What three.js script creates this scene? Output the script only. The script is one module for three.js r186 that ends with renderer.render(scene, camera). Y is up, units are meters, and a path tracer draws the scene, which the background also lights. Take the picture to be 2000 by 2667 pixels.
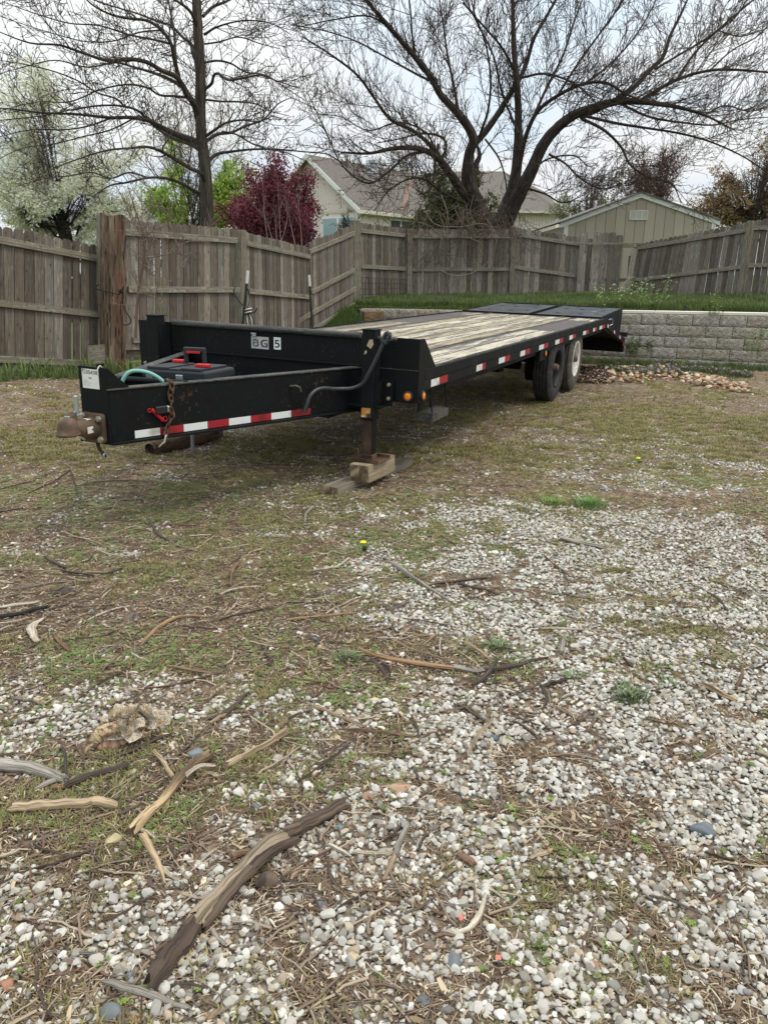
import * as THREE from 'three';
import { RoundedBoxGeometry } from 'three/addons/geometries/RoundedBoxGeometry.js';
import { mergeGeometries, mergeVertices, toCreasedNormals } from 'three/addons/utils/BufferGeometryUtils.js';

// ---------------------------------------------------------------- camera, sky, sun, exposure
const scene = new THREE.Scene();
const EYE = 1.5, PITCH = 17 * Math.PI / 180, FPX = 2003;            // eye height, downward tilt, focal length on the 2000 px wide photograph
const camera = new THREE.PerspectiveCamera(67.32, 767 / 1024, 0.05, 900);
camera.position.set(0, EYE, 0);
camera.rotation.set(-PITCH, 0, 0);
const renderer = new THREE.WebGLRenderer({ antialias: true });
renderer.toneMapping = THREE.LinearToneMapping;
renderer.toneMappingExposure = 1.28;
renderer.shadowMap.enabled = true;

// ---------------------------------------------------------------- seeded random numbers and noise
function rng(seed) { let a = seed >>> 0; return () => { a = (a + 0x6D2B79F5) >>> 0; let t = a; t = Math.imul(t ^ (t >>> 15), t | 1); t ^= t + Math.imul(t ^ (t >>> 7), t | 61); return ((t ^ (t >>> 14)) >>> 0) / 4294967296; }; }
const clamp = (x, a = 0, b = 1) => x < a ? a : x > b ? b : x, lerp = (a, b, t) => a + (b - a) * t, R = (d) => d * Math.PI / 180;
const ss = (a, b, x) => { const t = clamp((x - a) / (b - a)); return t * t * (3 - 2 * t); };
function h2(x, y) { let h = Math.imul(x, 374761393) + Math.imul(y, 668265263) | 0; h = Math.imul(h ^ (h >>> 13), 1274126177); return ((h ^ (h >>> 16)) >>> 0) / 4294967296; }
function vn(x, y, per = 0) {
  let x0 = Math.floor(x), y0 = Math.floor(y); const fx = x - x0, fy = y - y0, u = fx * fx * (3 - 2 * fx), v = fy * fy * (3 - 2 * fy);
  let x1 = x0 + 1, y1 = y0 + 1;
  if (per) { x0 = ((x0 % per) + per) % per; x1 = ((x1 % per) + per) % per; y0 = ((y0 % per) + per) % per; y1 = ((y1 % per) + per) % per; }
  return lerp(lerp(h2(x0, y0), h2(x1, y0), u), lerp(h2(x0, y1), h2(x1, y1), u), v);
}
function fbm(x, y, oct = 4, per = 0) { let s = 0, a = 0.5, n = 0; for (let i = 0; i < oct; i++) { s += a * vn(x, y, per); n += a; a *= 0.5; x = x * 2 + 17; y = y * 2 + 31; per *= 2; if (per) { x -= 17; y -= 31; } } return s / n; }

{ // overcast spring sky: a white veil with a little blue between the clouds, brighter overhead
  const W = 1024, Hh = 512, d = new Float32Array(W * Hh * 4);
  for (let j = 0; j < Hh; j++) {
    const el = ((j + 0.5) / Hh - 0.5) * Math.PI, y = Math.sin(el), c = Math.cos(el);
    for (let i = 0; i < W; i++) {
      const az = ((i + 0.5) / W - 0.5) * 2 * Math.PI, x = Math.cos(az) * c, z = Math.sin(az) * c, k = 1 / (Math.max(y, 0) + 0.16);
      const n = fbm(x * k * 1.1 + 40, z * k * 1.1 + 12, 5), cl = ss(0.34, 0.62, n), b = 0.70 + 0.82 * Math.max(y, 0) ** 1.6;
      const o = (j * W + i) * 4, low = ss(0.0, 0.16, y);
      d[o] = b * lerp(lerp(0.95, 0.80, low), 1.0, cl); d[o + 1] = b * lerp(lerp(1.0, 0.935, low), 1.02, cl); d[o + 2] = b * lerp(1.05, 1.03, cl); d[o + 3] = 1;
      if (y < 0) { d[o] = 0.30; d[o + 1] = 0.29; d[o + 2] = 0.25; }
    }
  }
  const t = new THREE.DataTexture(d, W, Hh, THREE.RGBAFormat, THREE.FloatType);
  t.mapping = THREE.EquirectangularReflectionMapping; t.magFilter = t.minFilter = THREE.LinearFilter; t.needsUpdate = true;
  scene.background = t; scene.environment = t;
}
const sun = new THREE.DirectionalLight(0xfff3e2, 1.0);             // veiled sun, high, a little behind the trailer
sun.position.set(20, 34, -2); sun.target.position.set(0, 0, -8);
sun.castShadow = true; sun.shadow.radius = 24; sun.shadow.mapSize.set(4096, 4096);
Object.assign(sun.shadow.camera, { left: -30, right: 30, top: 30, bottom: -30, near: 1, far: 120 });
sun.name = 'sun'; scene.add(sun, sun.target);

// ---------------------------------------------------------------- where things stand
const SP = Math.sin(PITCH), CP = Math.cos(PITCH), V = (x, y, z) => new THREE.Vector3(x, y, z);
function ray(px, py) { const x = (px - 1000) / FPX, y = -(py - 1333.5) / FPX; return V(x, -SP + y * CP, -CP - y * SP); }
function at(px, py, Z) { const d = ray(px, py); return V(0, EYE, 0).addScaledVector(d, Z / -d.z); }   // the point Z metres ahead seen at that pixel
function g(x, z) {                                                  // height of the yard
  const f = -z;
  return 0.085 * (1 - ss(6.5, 11, f)) - 0.09 * ss(11, 14.5, f) + 0.31 * ss(-1.8, -5.5, x) * ss(5, 10, f)
    + 0.85 * ss(15, 17.6, f) * ss(-3.4, -1.4, x) * (1 - ss(-0.75, -0.05, x)) + 0.02 * (fbm(x * 1.3 + 9, z * 1.3 + 4, 2) - 0.5);
}
function gp(px, py) { const d = ray(px, py); let t = EYE / -d.y, p; for (let i = 0; i < 8; i++) { p = V(0, EYE, 0).addScaledVector(d, t); t = (EYE - g(p.x, p.z)) / -d.y; } p.y = g(p.x, p.z); return p; }

// ---------------------------------------------------------------- scene graph helpers
const used = new Map();
function numbered(n) { const k = used.get(n) ?? 0; used.set(n, k + 1); return k ? `${n}_${String(k).padStart(3, '0')}` : n; }
function tag(o, label, category, group, kind) { if (label) o.userData.label = label; if (category) o.userData.category = category; if (group) o.userData.group = group; if (kind) o.userData.kind = kind; return o; }
function thing(name, label, category, pos, group) { const o = new THREE.Group(); o.name = numbered(name); if (pos) o.position.copy(pos); scene.add(o); return tag(o, label, category, group); }
function mesh(name, geo, m, parent = scene) { const o = new THREE.Mesh(geo, m); o.name = parent === scene ? numbered(name) : name; o.castShadow = o.receiveShadow = true; parent.add(o); return o; }

// ---------------------------------------------------------------- geometry helpers
function metreUV(geo, grain = 'y', off = [0, 0]) {                  // uv in metres from the dominant face normal; v runs along the grain
  const q = geo.index ? geo.toNonIndexed() : geo, p = q.attributes.position; if (!q.attributes.normal) q.computeVertexNormals();
  const uv = new Float32Array(p.count * 2), a = V(), b = V(), c = V(), n = V();
  for (let i = 0; i < p.count; i += 3) {
    a.fromBufferAttribute(p, i); b.fromBufferAttribute(p, i + 1); c.fromBufferAttribute(p, i + 2);
    n.copy(b).sub(a).cross(c.clone().sub(a)); const ax = Math.abs(n.x), ay = Math.abs(n.y), az = Math.abs(n.z);
    const drop = ax >= ay && ax >= az ? 'x' : ay >= az ? 'y' : 'z', left = ['x', 'y', 'z'].filter((k) => k !== drop), gv = left.includes(grain) ? grain : left[1], gu = left.find((k) => k !== gv);
    [a, b, c].forEach((v, k) => { uv[(i + k) * 2] = v[gu] + off[0]; uv[(i + k) * 2 + 1] = v[gv] + off[1]; });
  }
  q.setAttribute('uv', new THREE.BufferAttribute(uv, 2)); q.deleteAttribute('uv1'); return q;
}
function box(x0, x1, y0, y1, z0, z1, o = {}) {
  const w = x1 - x0, h = y1 - y0, d = z1 - z0, r = Math.min(o.r ?? 0.004, w * 0.3, h * 0.3, d * 0.3);
  const q = o.flat ? new THREE.BoxGeometry(w, h, d) : new RoundedBoxGeometry(w, h, d, 1, r); q.translate((x0 + x1) / 2, (y0 + y1) / 2, (z0 + z1) / 2);
  return metreUV(q, o.grain ?? 'x', o.off ?? [0, 0]);
}
function extr(pts, depth, o = {}) {                                 // outline in x, y pushed along z
  const s = pts instanceof THREE.Shape ? pts : new THREE.Shape(pts.map((p) => new THREE.Vector2(p[0], p[1])));
  const q = new THREE.ExtrudeGeometry(s, { depth, bevelEnabled: !!o.bevel, bevelThickness: o.bevel ?? 0, bevelSize: o.bevel ?? 0, bevelOffset: -(o.bevel ?? 0), bevelSegments: 1, curveSegments: o.seg ?? 10 });
  return metreUV(q, o.grain ?? 'y', o.off ?? [0, 0]);
}
class Tubes {                                                       // tapered tubes collected into one indexed geometry
  constructor() { this.p = []; this.n = []; this.u = []; this.i = []; }
  add(pts, rad, sides = 6, o = {}) {
    const n = pts.length, T = V(), N = V(), Bn = V(), up = V(); let base = this.p.length / 3, len = 0, prev = null; const rot = o.rot ?? 0;
    for (let k = 0; k < n; k++) {
      const a = pts[Math.max(k - 1, 0)], b = pts[Math.min(k + 1, n - 1)]; T.copy(b).sub(a).normalize();
      if (!prev) { up.set(0, 1, 0); if (Math.abs(T.y) > 0.9) up.set(1, 0, 0); N.crossVectors(up, T).normalize(); } else { N.copy(prev).addScaledVector(T, -prev.dot(T)).normalize(); }
      prev = N.clone(); Bn.crossVectors(T, N); if (k) len += pts[k].distanceTo(pts[k - 1]); const r = typeof rad === 'function' ? rad(k / (n - 1), k) : rad[k];
      for (let s = 0; s <= sides; s++) {
        const a2 = s / sides * Math.PI * 2 + rot, c = Math.cos(a2), d = Math.sin(a2), rr = r * (o.wob ? 1 + o.wob * (h2(s % sides + (o.seed ?? 0) * 31, k * 7 + 3) - 0.5) : 1), fl = o.flat ?? 1;
        const nx = N.x * c + Bn.x * d, ny = N.y * c + Bn.y * d, nz = N.z * c + Bn.z * d;
        const jg = o.jag && (k === 0 || k === n - 1) ? (h2(s % sides + 11, k + (o.seed ?? 0)) - 0.5) * r * o.jag : 0; this.p.push(pts[k].x + nx * rr + T.x * jg, pts[k].y + ny * rr * fl + T.y * jg, pts[k].z + nz * rr + T.z * jg); this.n.push(nx, ny, nz); this.u.push(s / sides * (o.uw ?? (6.283 * Math.max(r, 0.02))) + (o.u0 ?? 0), len + (o.v0 ?? 0));
      }
    }
    const w = sides + 1;
    for (let k = 0; k < n - 1; k++) for (let s = 0; s < sides; s++) { const a = base + k * w + s, b = a + 1, c = a + w, d = c + 1; this.i.push(a, b, c, b, d, c); }
    if (o.cap) for (const k of [0, n - 1]) {
      const c = this.p.length / 3; T.copy(pts[k]).sub(pts[k ? n - 2 : 1]).normalize(); this.p.push(pts[k].x, pts[k].y, pts[k].z); this.n.push(T.x, T.y, T.z); this.u.push(0, 0);
      for (let s = 0; s <= sides; s++) { const j = (base + k * w + s) * 3; this.p.push(this.p[j], this.p[j + 1], this.p[j + 2]); this.n.push(T.x, T.y, T.z); this.u.push(0.02 * Math.cos(s), 0.02 * Math.sin(s)); }
      for (let s = 0; s < sides; s++) this.i.push(c, k ? c + 1 + s : c + 2 + s, k ? c + 2 + s : c + 1 + s);
    }
  }
  geo() { const q = new THREE.BufferGeometry(); q.setAttribute('position', new THREE.Float32BufferAttribute(this.p, 3)); q.setAttribute('normal', new THREE.Float32BufferAttribute(this.n, 3)); q.setAttribute('uv', new THREE.Float32BufferAttribute(this.u, 2)); q.setIndex(this.i); return q; }
}
function tube(pts, r, sides = 8, o = {}) { const t = new Tubes(); t.add(pts.map((p) => p.isVector3 ? p : V(...p)), typeof r === 'number' ? () => r : r, sides, { cap: true, ...o }); return t.geo(); }
function smooth(pts, n) { return new THREE.CatmullRomCurve3(pts, false, 'centripetal').getPoints(n); }

// ---------------------------------------------------------------- textures and materials
function tex(w, h, fn, o = {}) {
  const d = new Uint8Array(w * h * 4);
  for (let j = 0; j < h; j++) for (let i = 0; i < w; i++) { const c = fn(i, j), k = (j * w + i) * 4; d[k] = clamp(c[0]) * 255; d[k + 1] = clamp(c[1]) * 255; d[k + 2] = clamp(c[2]) * 255; d[k + 3] = 255; }
  const t = new THREE.DataTexture(d, w, h, THREE.RGBAFormat); t.wrapS = t.wrapT = o.clamp ? THREE.ClampToEdgeWrapping : THREE.RepeatWrapping; t.magFilter = THREE.LinearFilter; t.minFilter = THREE.LinearMipmapLinearFilter; t.generateMipmaps = true;
  if (!o.data) t.colorSpace = THREE.SRGBColorSpace; if (o.rep) t.repeat.set(o.rep[0], o.rep[1]); t.needsUpdate = true; return t;
}
const withRep = (t, u, v) => { const c = t.clone(); c.repeat.set(u, v); c.needsUpdate = true; return c; };
function M(color, rough = 0.8, o = {}) { const m = new THREE.MeshStandardMaterial({ roughness: rough, ...o }); m.color.set(color); return m; }
const mix3 = (a, b, t) => [lerp(a[0], b[0], t), lerp(a[1], b[1], t), lerp(a[2], b[2], t)], s8 = (r, g2, b) => [r / 255, g2 / 255, b / 255];

// weathered fence boards: eight boards side by side, grain along v
const boardTex = tex(1024, 1024, (i, j) => {
  const b = Math.floor(i / 128), u = (i % 128) / 128, v = j / 1024, warp = fbm(u * 3 + b * 13, v * 9, 3) * 0.35;
  let knot = 0, kr = 0; for (let k = 0; k < 5; k++) { const ku = 0.15 + 0.7 * h2(b * 7 + k, 91), kv = h2(b * 5 + k, 17) * 0.94 + 0.03, dx = (u - ku) * 1.0, dy = (v - kv) * 8.5, dd = Math.hypot(dx, dy * 0.8); if (dd < 0.22) { knot = Math.max(knot, 1 - dd / 0.22); kr = dd; } }
  const gr = fbm((u + warp) * 26 + b * 50, v * 7, 4), fine = fbm(u * 90 + b * 31, v * 22, 3), st = fbm(u * 5 + b * 9, v * 2.2 + b, 3), ring = knot ? 0.5 + 0.5 * Math.sin(kr * 95) : 0;
  let c = mix3(s8(106, 101, 96), s8(188, 183, 175), clamp(gr * 0.75 + st * 0.55 - 0.18)); c = mix3(c, s8(72, 65, 57), ss(0.5, 0.78, fine) * 0.5);
  c = mix3(c, s8(206, 200, 190), ss(0.62, 0.8, fbm(u * 9 + b * 3, v * 14 + 5, 3)) * 0.5); c = mix3(c, s8(140, 124, 102), ss(0.5, 0.75, fbm(u * 2 + b * 17, v * 3 + 8, 2)) * 0.35);
  if (knot) c = mix3(c, mix3(s8(60, 50, 40), s8(172, 162, 146), ring), knot * 0.8); if (kr && kr < 0.035) c = s8(46, 38, 30);
  return mix3(c, s8(45, 40, 34), (u < 0.03 || u > 0.97) ? 0.35 : 0);
});
const boardBump = tex(512, 1024, (i, j) => { const u = i / 64, v = j / 1024, gr = fbm(u * 26 + fbm(u * 3, v * 9, 2) * 8, v * 7, 4); return [gr, gr, gr]; }, { data: true });
const boardMat = [['#d6d4d0', 0], ['#beb8b1', 1], ['#f2efe9', 2], ['#a8a199', 3], ['#c6c0b6', 4]].map(([c]) => M(c, 0.92, { map: boardTex, bumpMap: boardBump, bumpScale: 0.003 }));
const railMat = M('#e9e8da', 0.9, { map: boardTex, bumpMap: boardBump, bumpScale: 0.003 });
// generic streaky wood, uv in metres (v along the grain)
function woodTex(dark, mid, light, seed, crack = 0.3) {
  return tex(512, 1024, (i, j) => {
    const u = i / 512, v = j / 1024, g1 = fbm(u * 40 + seed, v * 5, 4, 0), g2 = fbm(u * 150 + seed * 3, v * 14, 3), p = fbm(u * 5 + seed, v * 3 + seed, 3), e = Math.min(1, Math.min(u, 1 - u) * 20, Math.min(v, 1 - v) * 20);
    let c = mix3(dark, light, clamp(g1 * 0.8 + p * 0.5 - 0.15)); c = mix3(c, mid, (1 - e) * 0.7); c = mix3(c, dark, ss(0.56, 0.7, g2) * crack); return c;
  });
}
const greyWood = M('#ffffff', 0.9, { map: withRep(woodTex(s8(88, 80, 68), s8(120, 110, 96), s8(176, 165, 146), 3), 2, 1), bumpMap: boardBump, bumpScale: 0.004 });
const rotPost = M('#ffffff', 0.95, { map: tex(512, 1024, (i, j) => { const u = i / 512, v = j / 1024, a = fbm(u * 14 + fbm(u * 4, v * 8, 2) * 3, v * 4, 4), b = fbm(u * 44, v * 10 + 3, 3), r = fbm(u * 4 + 7, v * 5, 3); let c = mix3(s8(78, 62, 50), s8(150, 130, 108), clamp(a * 1.3 - 0.15)); c = mix3(c, s8(112, 74, 52), ss(0.5, 0.7, r) * 0.6); return mix3(c, s8(28, 22, 18), ss(0.6, 0.72, b) * 0.85); }), bumpMap: boardBump, bumpScale: 0.012 });
const barkTex = (d, l, seed) => tex(512, 512, (i, j) => { const u = i / 512 * 8, v = j / 512 * 8, a = fbm(u * 2 + seed, v * 0.7, 4), b = fbm(u * 6, v * 2 + seed, 3), m = fbm(u * 0.6, v * 0.4 + seed, 2); let c = mix3(d, l, clamp(a * 1.5 - 0.3 + (m - 0.5) * 0.6)); return mix3(c, d, ss(0.55, 0.7, b) * 0.6); });
const barkBump = tex(512, 512, (i, j) => { const a = fbm(i / 512 * 16, j / 512 * 5, 5); return [a, a, a]; }, { data: true });
const oakBark = M('#ffffff', 0.95, { map: withRep(barkTex(s8(52, 44, 39), s8(118, 106, 95), 4), 1.6, 0.8), bumpMap: withRep(barkBump, 2, 1), bumpScale: 0.03 });
const darkBark = M('#ffffff', 0.95, { map: withRep(barkTex(s8(40, 32, 28), s8(98, 86, 76), 9), 1.6, 0.8), bumpMap: withRep(barkBump, 2, 1), bumpScale: 0.04 });
const twigMat = M('#4a3f38', 0.9), twigMat2 = M('#45362f', 0.9), blackTwig = M('#2e2824', 0.9);
// black trailer paint: faded, dusty and scuffed
const paintNoise = (i, j) => { const u = i / 512, v = j / 512; return [fbm(u * 8, v * 8, 5, 8), fbm(u * 64, v * 64, 3, 64), fbm(u * 3 + 0, v * 3, 3, 3)]; };
const paintTex = tex(512, 512, (i, j) => { const [a, b, c] = paintNoise(i, j); let k = mix3(s8(5, 6, 8), s8(13, 16, 20), clamp(a * 1.4 - 0.3)); k = mix3(k, s8(64, 62, 58), ss(0.66, 0.8, b) * 0.3); k = mix3(k, s8(96, 94, 88), (vn(i / 90 + 3, j * 0.9) > 0.955 && fbm(i / 60, j / 60 + 9, 2) > 0.5 ? 0.4 : 0)); return mix3(k, s8(92, 62, 42), ss(0.66, 0.76, c * 0.5 + b * 0.5) * 0.6); });
const paintRough = tex(512, 512, (i, j) => { const [a, b] = paintNoise(i, j), r = 0.44 + a * 0.3 + b * 0.16; return [r, r, r]; }, { data: true });
const paint = new THREE.MeshPhysicalMaterial({ roughness: 1, specularIntensity: 0.5, map: paintTex, roughnessMap: paintRough, bumpMap: paintRough, bumpScale: 0.0008 });
const paintWorn = M('#ffffff', 0.7, { map: tex(512, 512, (i, j) => { const [a, b, c] = paintNoise(i + 90, j + 40); let k = mix3(s8(38, 40, 42), s8(84, 82, 76), clamp(a * 1.7 - 0.4)); k = mix3(k, s8(120, 114, 102), ss(0.58, 0.75, b) * 0.6); return mix3(k, s8(96, 66, 48), ss(0.6, 0.75, c) * 0.4); }) });
const rust = M('#ffffff', 0.9, { map: tex(256, 256, (i, j) => { const u = i / 256, v = j / 256, a = fbm(u * 8, v * 8, 4, 8), b = fbm(u * 32, v * 32, 3, 32); let c = mix3(s8(52, 38, 30), s8(116, 84, 62), clamp(a * 1.6 - 0.3)); return mix3(c, s8(58, 50, 46), ss(0.55, 0.7, b) * 0.6); }), bumpMap: paintRough, bumpScale: 0.001 });
const castIron = M('#ffffff', 0.75, { map: tex(256, 256, (i, j) => { const u = i / 256, v = j / 256, a = fbm(u * 6, v * 6, 4, 6), b = fbm(u * 40, v * 40, 3, 40); let c = mix3(s8(74, 60, 50), s8(128, 108, 88), clamp(a * 1.6 - 0.3)); return mix3(c, s8(110, 74, 50), ss(0.55, 0.75, b) * 0.5); }), metalness: 0.2 });
const galv = M('#b9bec2', 0.38, { metalness: 0.85 }), boltSteel = M('#a9a596', 0.5, { metalness: 0.6 }), steelDark = M('#54504c', 0.5, { metalness: 0.5 });
const rubber = M('#ffffff', 0.9, { map: tex(256, 256, (i, j) => { const a = fbm(i / 32, j / 32, 4, 8); return mix3(s8(30, 30, 31), s8(66, 63, 58), clamp(a * 1.5 - 0.35)); }) });
const rubberDusty = M('#b9aea0', 0.95, { map: withRep(rubber.map, 1, 1) }); rubberDusty.map = tex(256, 256, (i, j) => { const a = fbm(i / 32, j / 32, 4, 8); return mix3(s8(62, 59, 54), s8(104, 98, 88), clamp(a * 1.5 - 0.35)); }); rubberDusty.color.set('#ffffff');
const wornWhite = M('#ffffff', 0.55, { map: tex(256, 256, (i, j) => { const a = fbm(i / 24, j / 24, 4), b = fbm(i / 6 + 40, j / 6, 3); return mix3(mix3(s8(226, 224, 216), s8(198, 192, 178), ss(0.45, 0.7, a)), s8(120, 104, 84), ss(0.66, 0.78, b) * 0.6); }) });
const amber = M('#ff8a10', 0.3, { emissive: 0x000000 }), redLens = M('#a3131a', 0.3), tapeWhite = M('#ffffff', 0.45, { map: tex(64, 64, (i, j) => { const a = vn(i / 3, j / 3); return mix3(s8(222, 224, 222), s8(176, 172, 162), ss(0.72, 0.95, a)); }) }), tapeRed = M('#ffffff', 0.45, { map: tex(64, 64, (i, j) => { const a = vn(i / 3, j / 3); return mix3(s8(158, 26, 38), s8(112, 24, 30), ss(0.6, 0.95, a)); }) });

// ---------------------------------------------------------------- the yard
const K = 2000 / 1659;
const patches = (list) => list.map(([x, y, rx, rz, w]) => { const p = gp(x * K, y * K); return [p.x, p.z, 1 / rx, 1 / rz, w]; });
const gravelSpots = patches([[1440, 1030, 1.2, .45, .7], [1300, 965, 1, .5, .45], [1130, 1120, .6, .3, .9], [1330, 1140, .8, .35, .7], [1500, 1180, .9, .4, .85], [1620, 1230, .6, .5, .7], [1000, 1235, .55, .3, .8], [1180, 1250, .7, .35, .95], [1380, 1235, .7, .3, .95], [1250, 1330, .7, .35, 1], [1030, 1330, .4, .25, .8], [1290, 1430, .5, .3, 1], [1430, 1480, .5, .25, .95], [1600, 1300, .4, .3, .7], [1150, 1620, .7, .3, .9], [900, 1610, .3, .2, .6], [700, 1550, .3, .15, .6], [850, 1710, .4, .2, .8], [1300, 1750, .6, .3, 1], [1500, 1600, .35, .25, .85], [1000, 1850, .5, .2, 1], [1400, 1920, .5, .25, 1], [1600, 1820, .3, .3, .9], [720, 1760, .25, .1, .7], [480, 1785, .14, .08, .7], [1000, 2060, .4, .18, 1], [1300, 2120, .4, .2, .95], [600, 2010, .22, .12, .7], [300, 1990, .35, .12, .75], [300, 2090, .4, .12, .7], [450, 2190, .3, .1, .7], [100, 2110, .3, .12, .7], [60, 1560, .25, .14, .5], [560, 1660, .2, .08, .6], [480, 1480, .3, .1, .4], [100, 2000, .3, .15, .6], [200, 2190, .3, .12, .95], [620, 2160, .3, .14, .95], [900, 2190, .4, .14, .9], [1530, 2140, .35, .25, .95], [150, 1560, .35, .18, .6], [420, 1500, .3, .14, .55], [60, 1880, .2, .08, .4], [1600, 2000, .3, .25, .9], [1200, 1960, .35, .15, .85], [1450, 1720, .4, .2, .9], [1050, 1720, .4, .15, .9]]);
const mulchSpots = patches([[820, 1430, .5, .2, .7], [600, 1640, .4, .14, .5], [520, 1900, .3, .12, .55], [1070, 1455, .35, .1, .7], [1480, 1460, .2, .2, .35], [1250, 1865, .28, .06, .4], [1090, 2010, .2, .07, .5], [560, 2070, .15, .05, .4], [200, 1330, .7, .25, .5], [450, 1370, .5, .2, .35], [980, 1600, .22, .1, .5], [1240, 1660, .3, .05, .4], [1130, 1940, .2, .06, .4], [1440, 2010, .2, .06, .4], [700, 1960, .12, .06, .5], [1500, 1830, .3, .05, .6], [1350, 2080, .25, .04, .6], [1560, 1960, .25, .05, .6], [1200, 1800, .25, .04, .5], [900, 2080, .2, .04, .5], [1330, 1560, .3, .06, .4], [1420, 1370, .35, .07, .4], [1180, 2160, .25, .04, .5]]);
const mossSpots = patches([[300, 1080, 1.6, .6, .8], [700, 1150, 1.1, .5, .7], [80, 1440, .4, .2, 1], [100, 1690, .35, .16, 1], [80, 1800, .22, .12, .9], [1550, 1040, 1, .5, .7], [1600, 930, 1.2, .8, .8], [1250, 900, 1.6, .8, .7], [150, 950, 1.4, .9, .8], [520, 1240, .7, .3, .6], [1600, 1450, .25, .25, .6], [1560, 1690, .25, .15, .4], [330, 1700, .15, .1, .5], [1200, 1180, .4, .2, .3], [900, 1100, 1, .4, .7], [1150, 1000, 1.2, .5, .7]]);
function field(list, x, z) { let s = 0; for (const [a, b, rx, rz, w] of list) { const dx = (x - a) * rx, dz = (z - b) * rz, d = dx * dx + dz * dz; if (d < 5) s += w * Math.exp(-d); } return s; }
function covers(x, z) {                                             // [gravel, mulch, moss], each 0 to 1
  const wx = x + 0.5 * (fbm(x * 2.2 + 5, z * 2.2, 3) - 0.5), wz = z + 0.5 * (fbm(x * 2.2 + 31, z * 2.2 + 9, 3) - 0.5), n = fbm(x * 3.1, z * 3.1 + 3, 4), n2 = fbm(x * 6 + 40, z * 6, 3);
  const mu = field(mulchSpots, wx, wz), v1 = Math.abs(2 * fbm(x * 2.1 + 90, z * 2.9 + 20, 3) - 1), v2 = Math.abs(2 * fbm(x * 3.6 + 13, z * 4.6 + 60, 3) - 1), gr = ss(0.0, 0.85, field(gravelSpots, wx, wz) * 0.66 - mu * 0.7 + (n - 0.5) * 1.3 + (n2 - 0.5) * 1.1 + 0.06) * ss(0.015, 0.12, v1) * (0.35 + 0.65 * ss(0.01, 0.09, v2)), mo = clamp(field(mossSpots, wx, wz) * 1.0 + (fbm(x * 2.6 + 70, z * 2.6, 4) - 0.5) * 2.2 + 0.12);
  return [gr, clamp(mu + 0.25), mo];
}
function groundColor(x, z) {
  const [gr, mu, mo] = covers(x, z), a = fbm(x * 22, z * 22, 4), b = fbm(x * 95 + 3, z * 95, 2), c0 = fbm(x * 55 + z * 20, z * 70 - x * 30, 2);
  let c = mix3(s8(78, 62, 48), s8(150, 128, 102), clamp(a * 1.2 - 0.1)); c = mix3(c, s8(176, 156, 122), ss(0.66, 0.8, c0) * 0.65); c = mix3(c, s8(40, 30, 23), ss(0.62, 0.8, b) * 0.5);
  const green = mix3(s8(96, 92, 54), s8(156, 148, 98), clamp(a * 1.6 - 0.35)); c = mix3(c, mix3(green, s8(150, 132, 96), ss(0.6, 0.75, c0) * 0.4), clamp(mo * ss(0.3, 0.62, fbm(x * 9 + 8, z * 9 + 77, 4)) * 1.25));
  const lime = mix3(s8(96, 86, 72), s8(176, 170, 158), clamp(b * 1.5 - 0.2)); return mix3(c, lime, gr * 0.6);
}
{
  const sheet = (x0, x1, z0, z1, nx, nz) => { const q = new THREE.PlaneGeometry(1, 1, nx, nz), p = q.attributes.position, uv = q.attributes.uv; for (let i = 0; i < p.count; i++) { const u = uv.getX(i), v = uv.getY(i), x = lerp(x0, x1, u), z = lerp(z0, z1, v); p.setXYZ(i, x, g(x, z) + 0.012 * (fbm(x * 7, z * 7, 3) - 0.5), z); } q.computeVertexNormals(); return q; };
  const paintSheet = (x0, x1, z0, z1, w, h) => tex(w, h, (i, j) => groundColor(lerp(x0, x1, (i + .5) / w), lerp(z0, z1, (j + .5) / h)), { clamp: true });
  const bump = tex(512, 512, (i, j) => { const a = fbm(i / 16, j / 16, 4, 32); return [a, a, a]; }, { data: true });
  const near = [-3.6, 3.6, -0.3, -5.6], far = [-10, 12, -5.6, -19.5];
  const q = mergeGeometries([sheet(...near, 120, 90), sheet(...far, 120, 80)], true), m1 = M('#ffffff', 1, { map: paintSheet(...near, 2048, 1536), bumpMap: withRep(bump, 8, 6), bumpScale: 0.012 }), m2 = M('#ffffff', 1, { map: paintSheet(...far, 2048, 1280), bumpMap: withRep(bump, 12, 8), bumpScale: 0.03 });
  const o = mesh('ground', q, [m1, m2]); tag(o, null, null, null, 'structure');
  // the grass of the yards beyond the fence, out to the horizon
  const L = new THREE.PlaneGeometry(1, 1, 160, 160), p = L.attributes.position, uv = L.attributes.uv, warp = (t) => Math.sign(t) * Math.pow(Math.abs(t), 3);
  for (let i = 0; i < p.count; i++) {
    const x = warp(uv.getX(i) * 2 - 1) * 420, z = -14 - warp(uv.getY(i) * 2 - 1) * 420, s = (x + 5.0) * -0.883 + (z + 10.1) * -0.469, inYard = x > -9 && x < 11 && z < 0.5 && z > -18.5 && s < 0.25;
    p.setXYZ(i, x, inYard ? -0.3 : (s > 0 || z > 0 ? (z > 0 ? -0.02 : 0.1 + 0.25 * ss(0, 2, s)) : -0.1) + (z < -19.3 ? 0.85 * ss(-3, -1, x) : 0) + ss(60, 400, Math.hypot(x, z)) * 1.0, z);
  }
  L.computeVertexNormals(); const lt = tex(512, 512, (i, j) => { const a = fbm(i / 16, j / 16, 5, 32), b = fbm(i / 4, j / 4, 2, 128); return mix3(mix3(s8(58, 82, 30), s8(112, 128, 62), a), s8(120, 112, 76), ss(0.55, 0.75, b) * 0.5); });
  tag(mesh('lawn', L, M('#ffffff', 1, { map: withRep(lt, 420, 420) })), null, null, null, 'structure');
}
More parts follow.
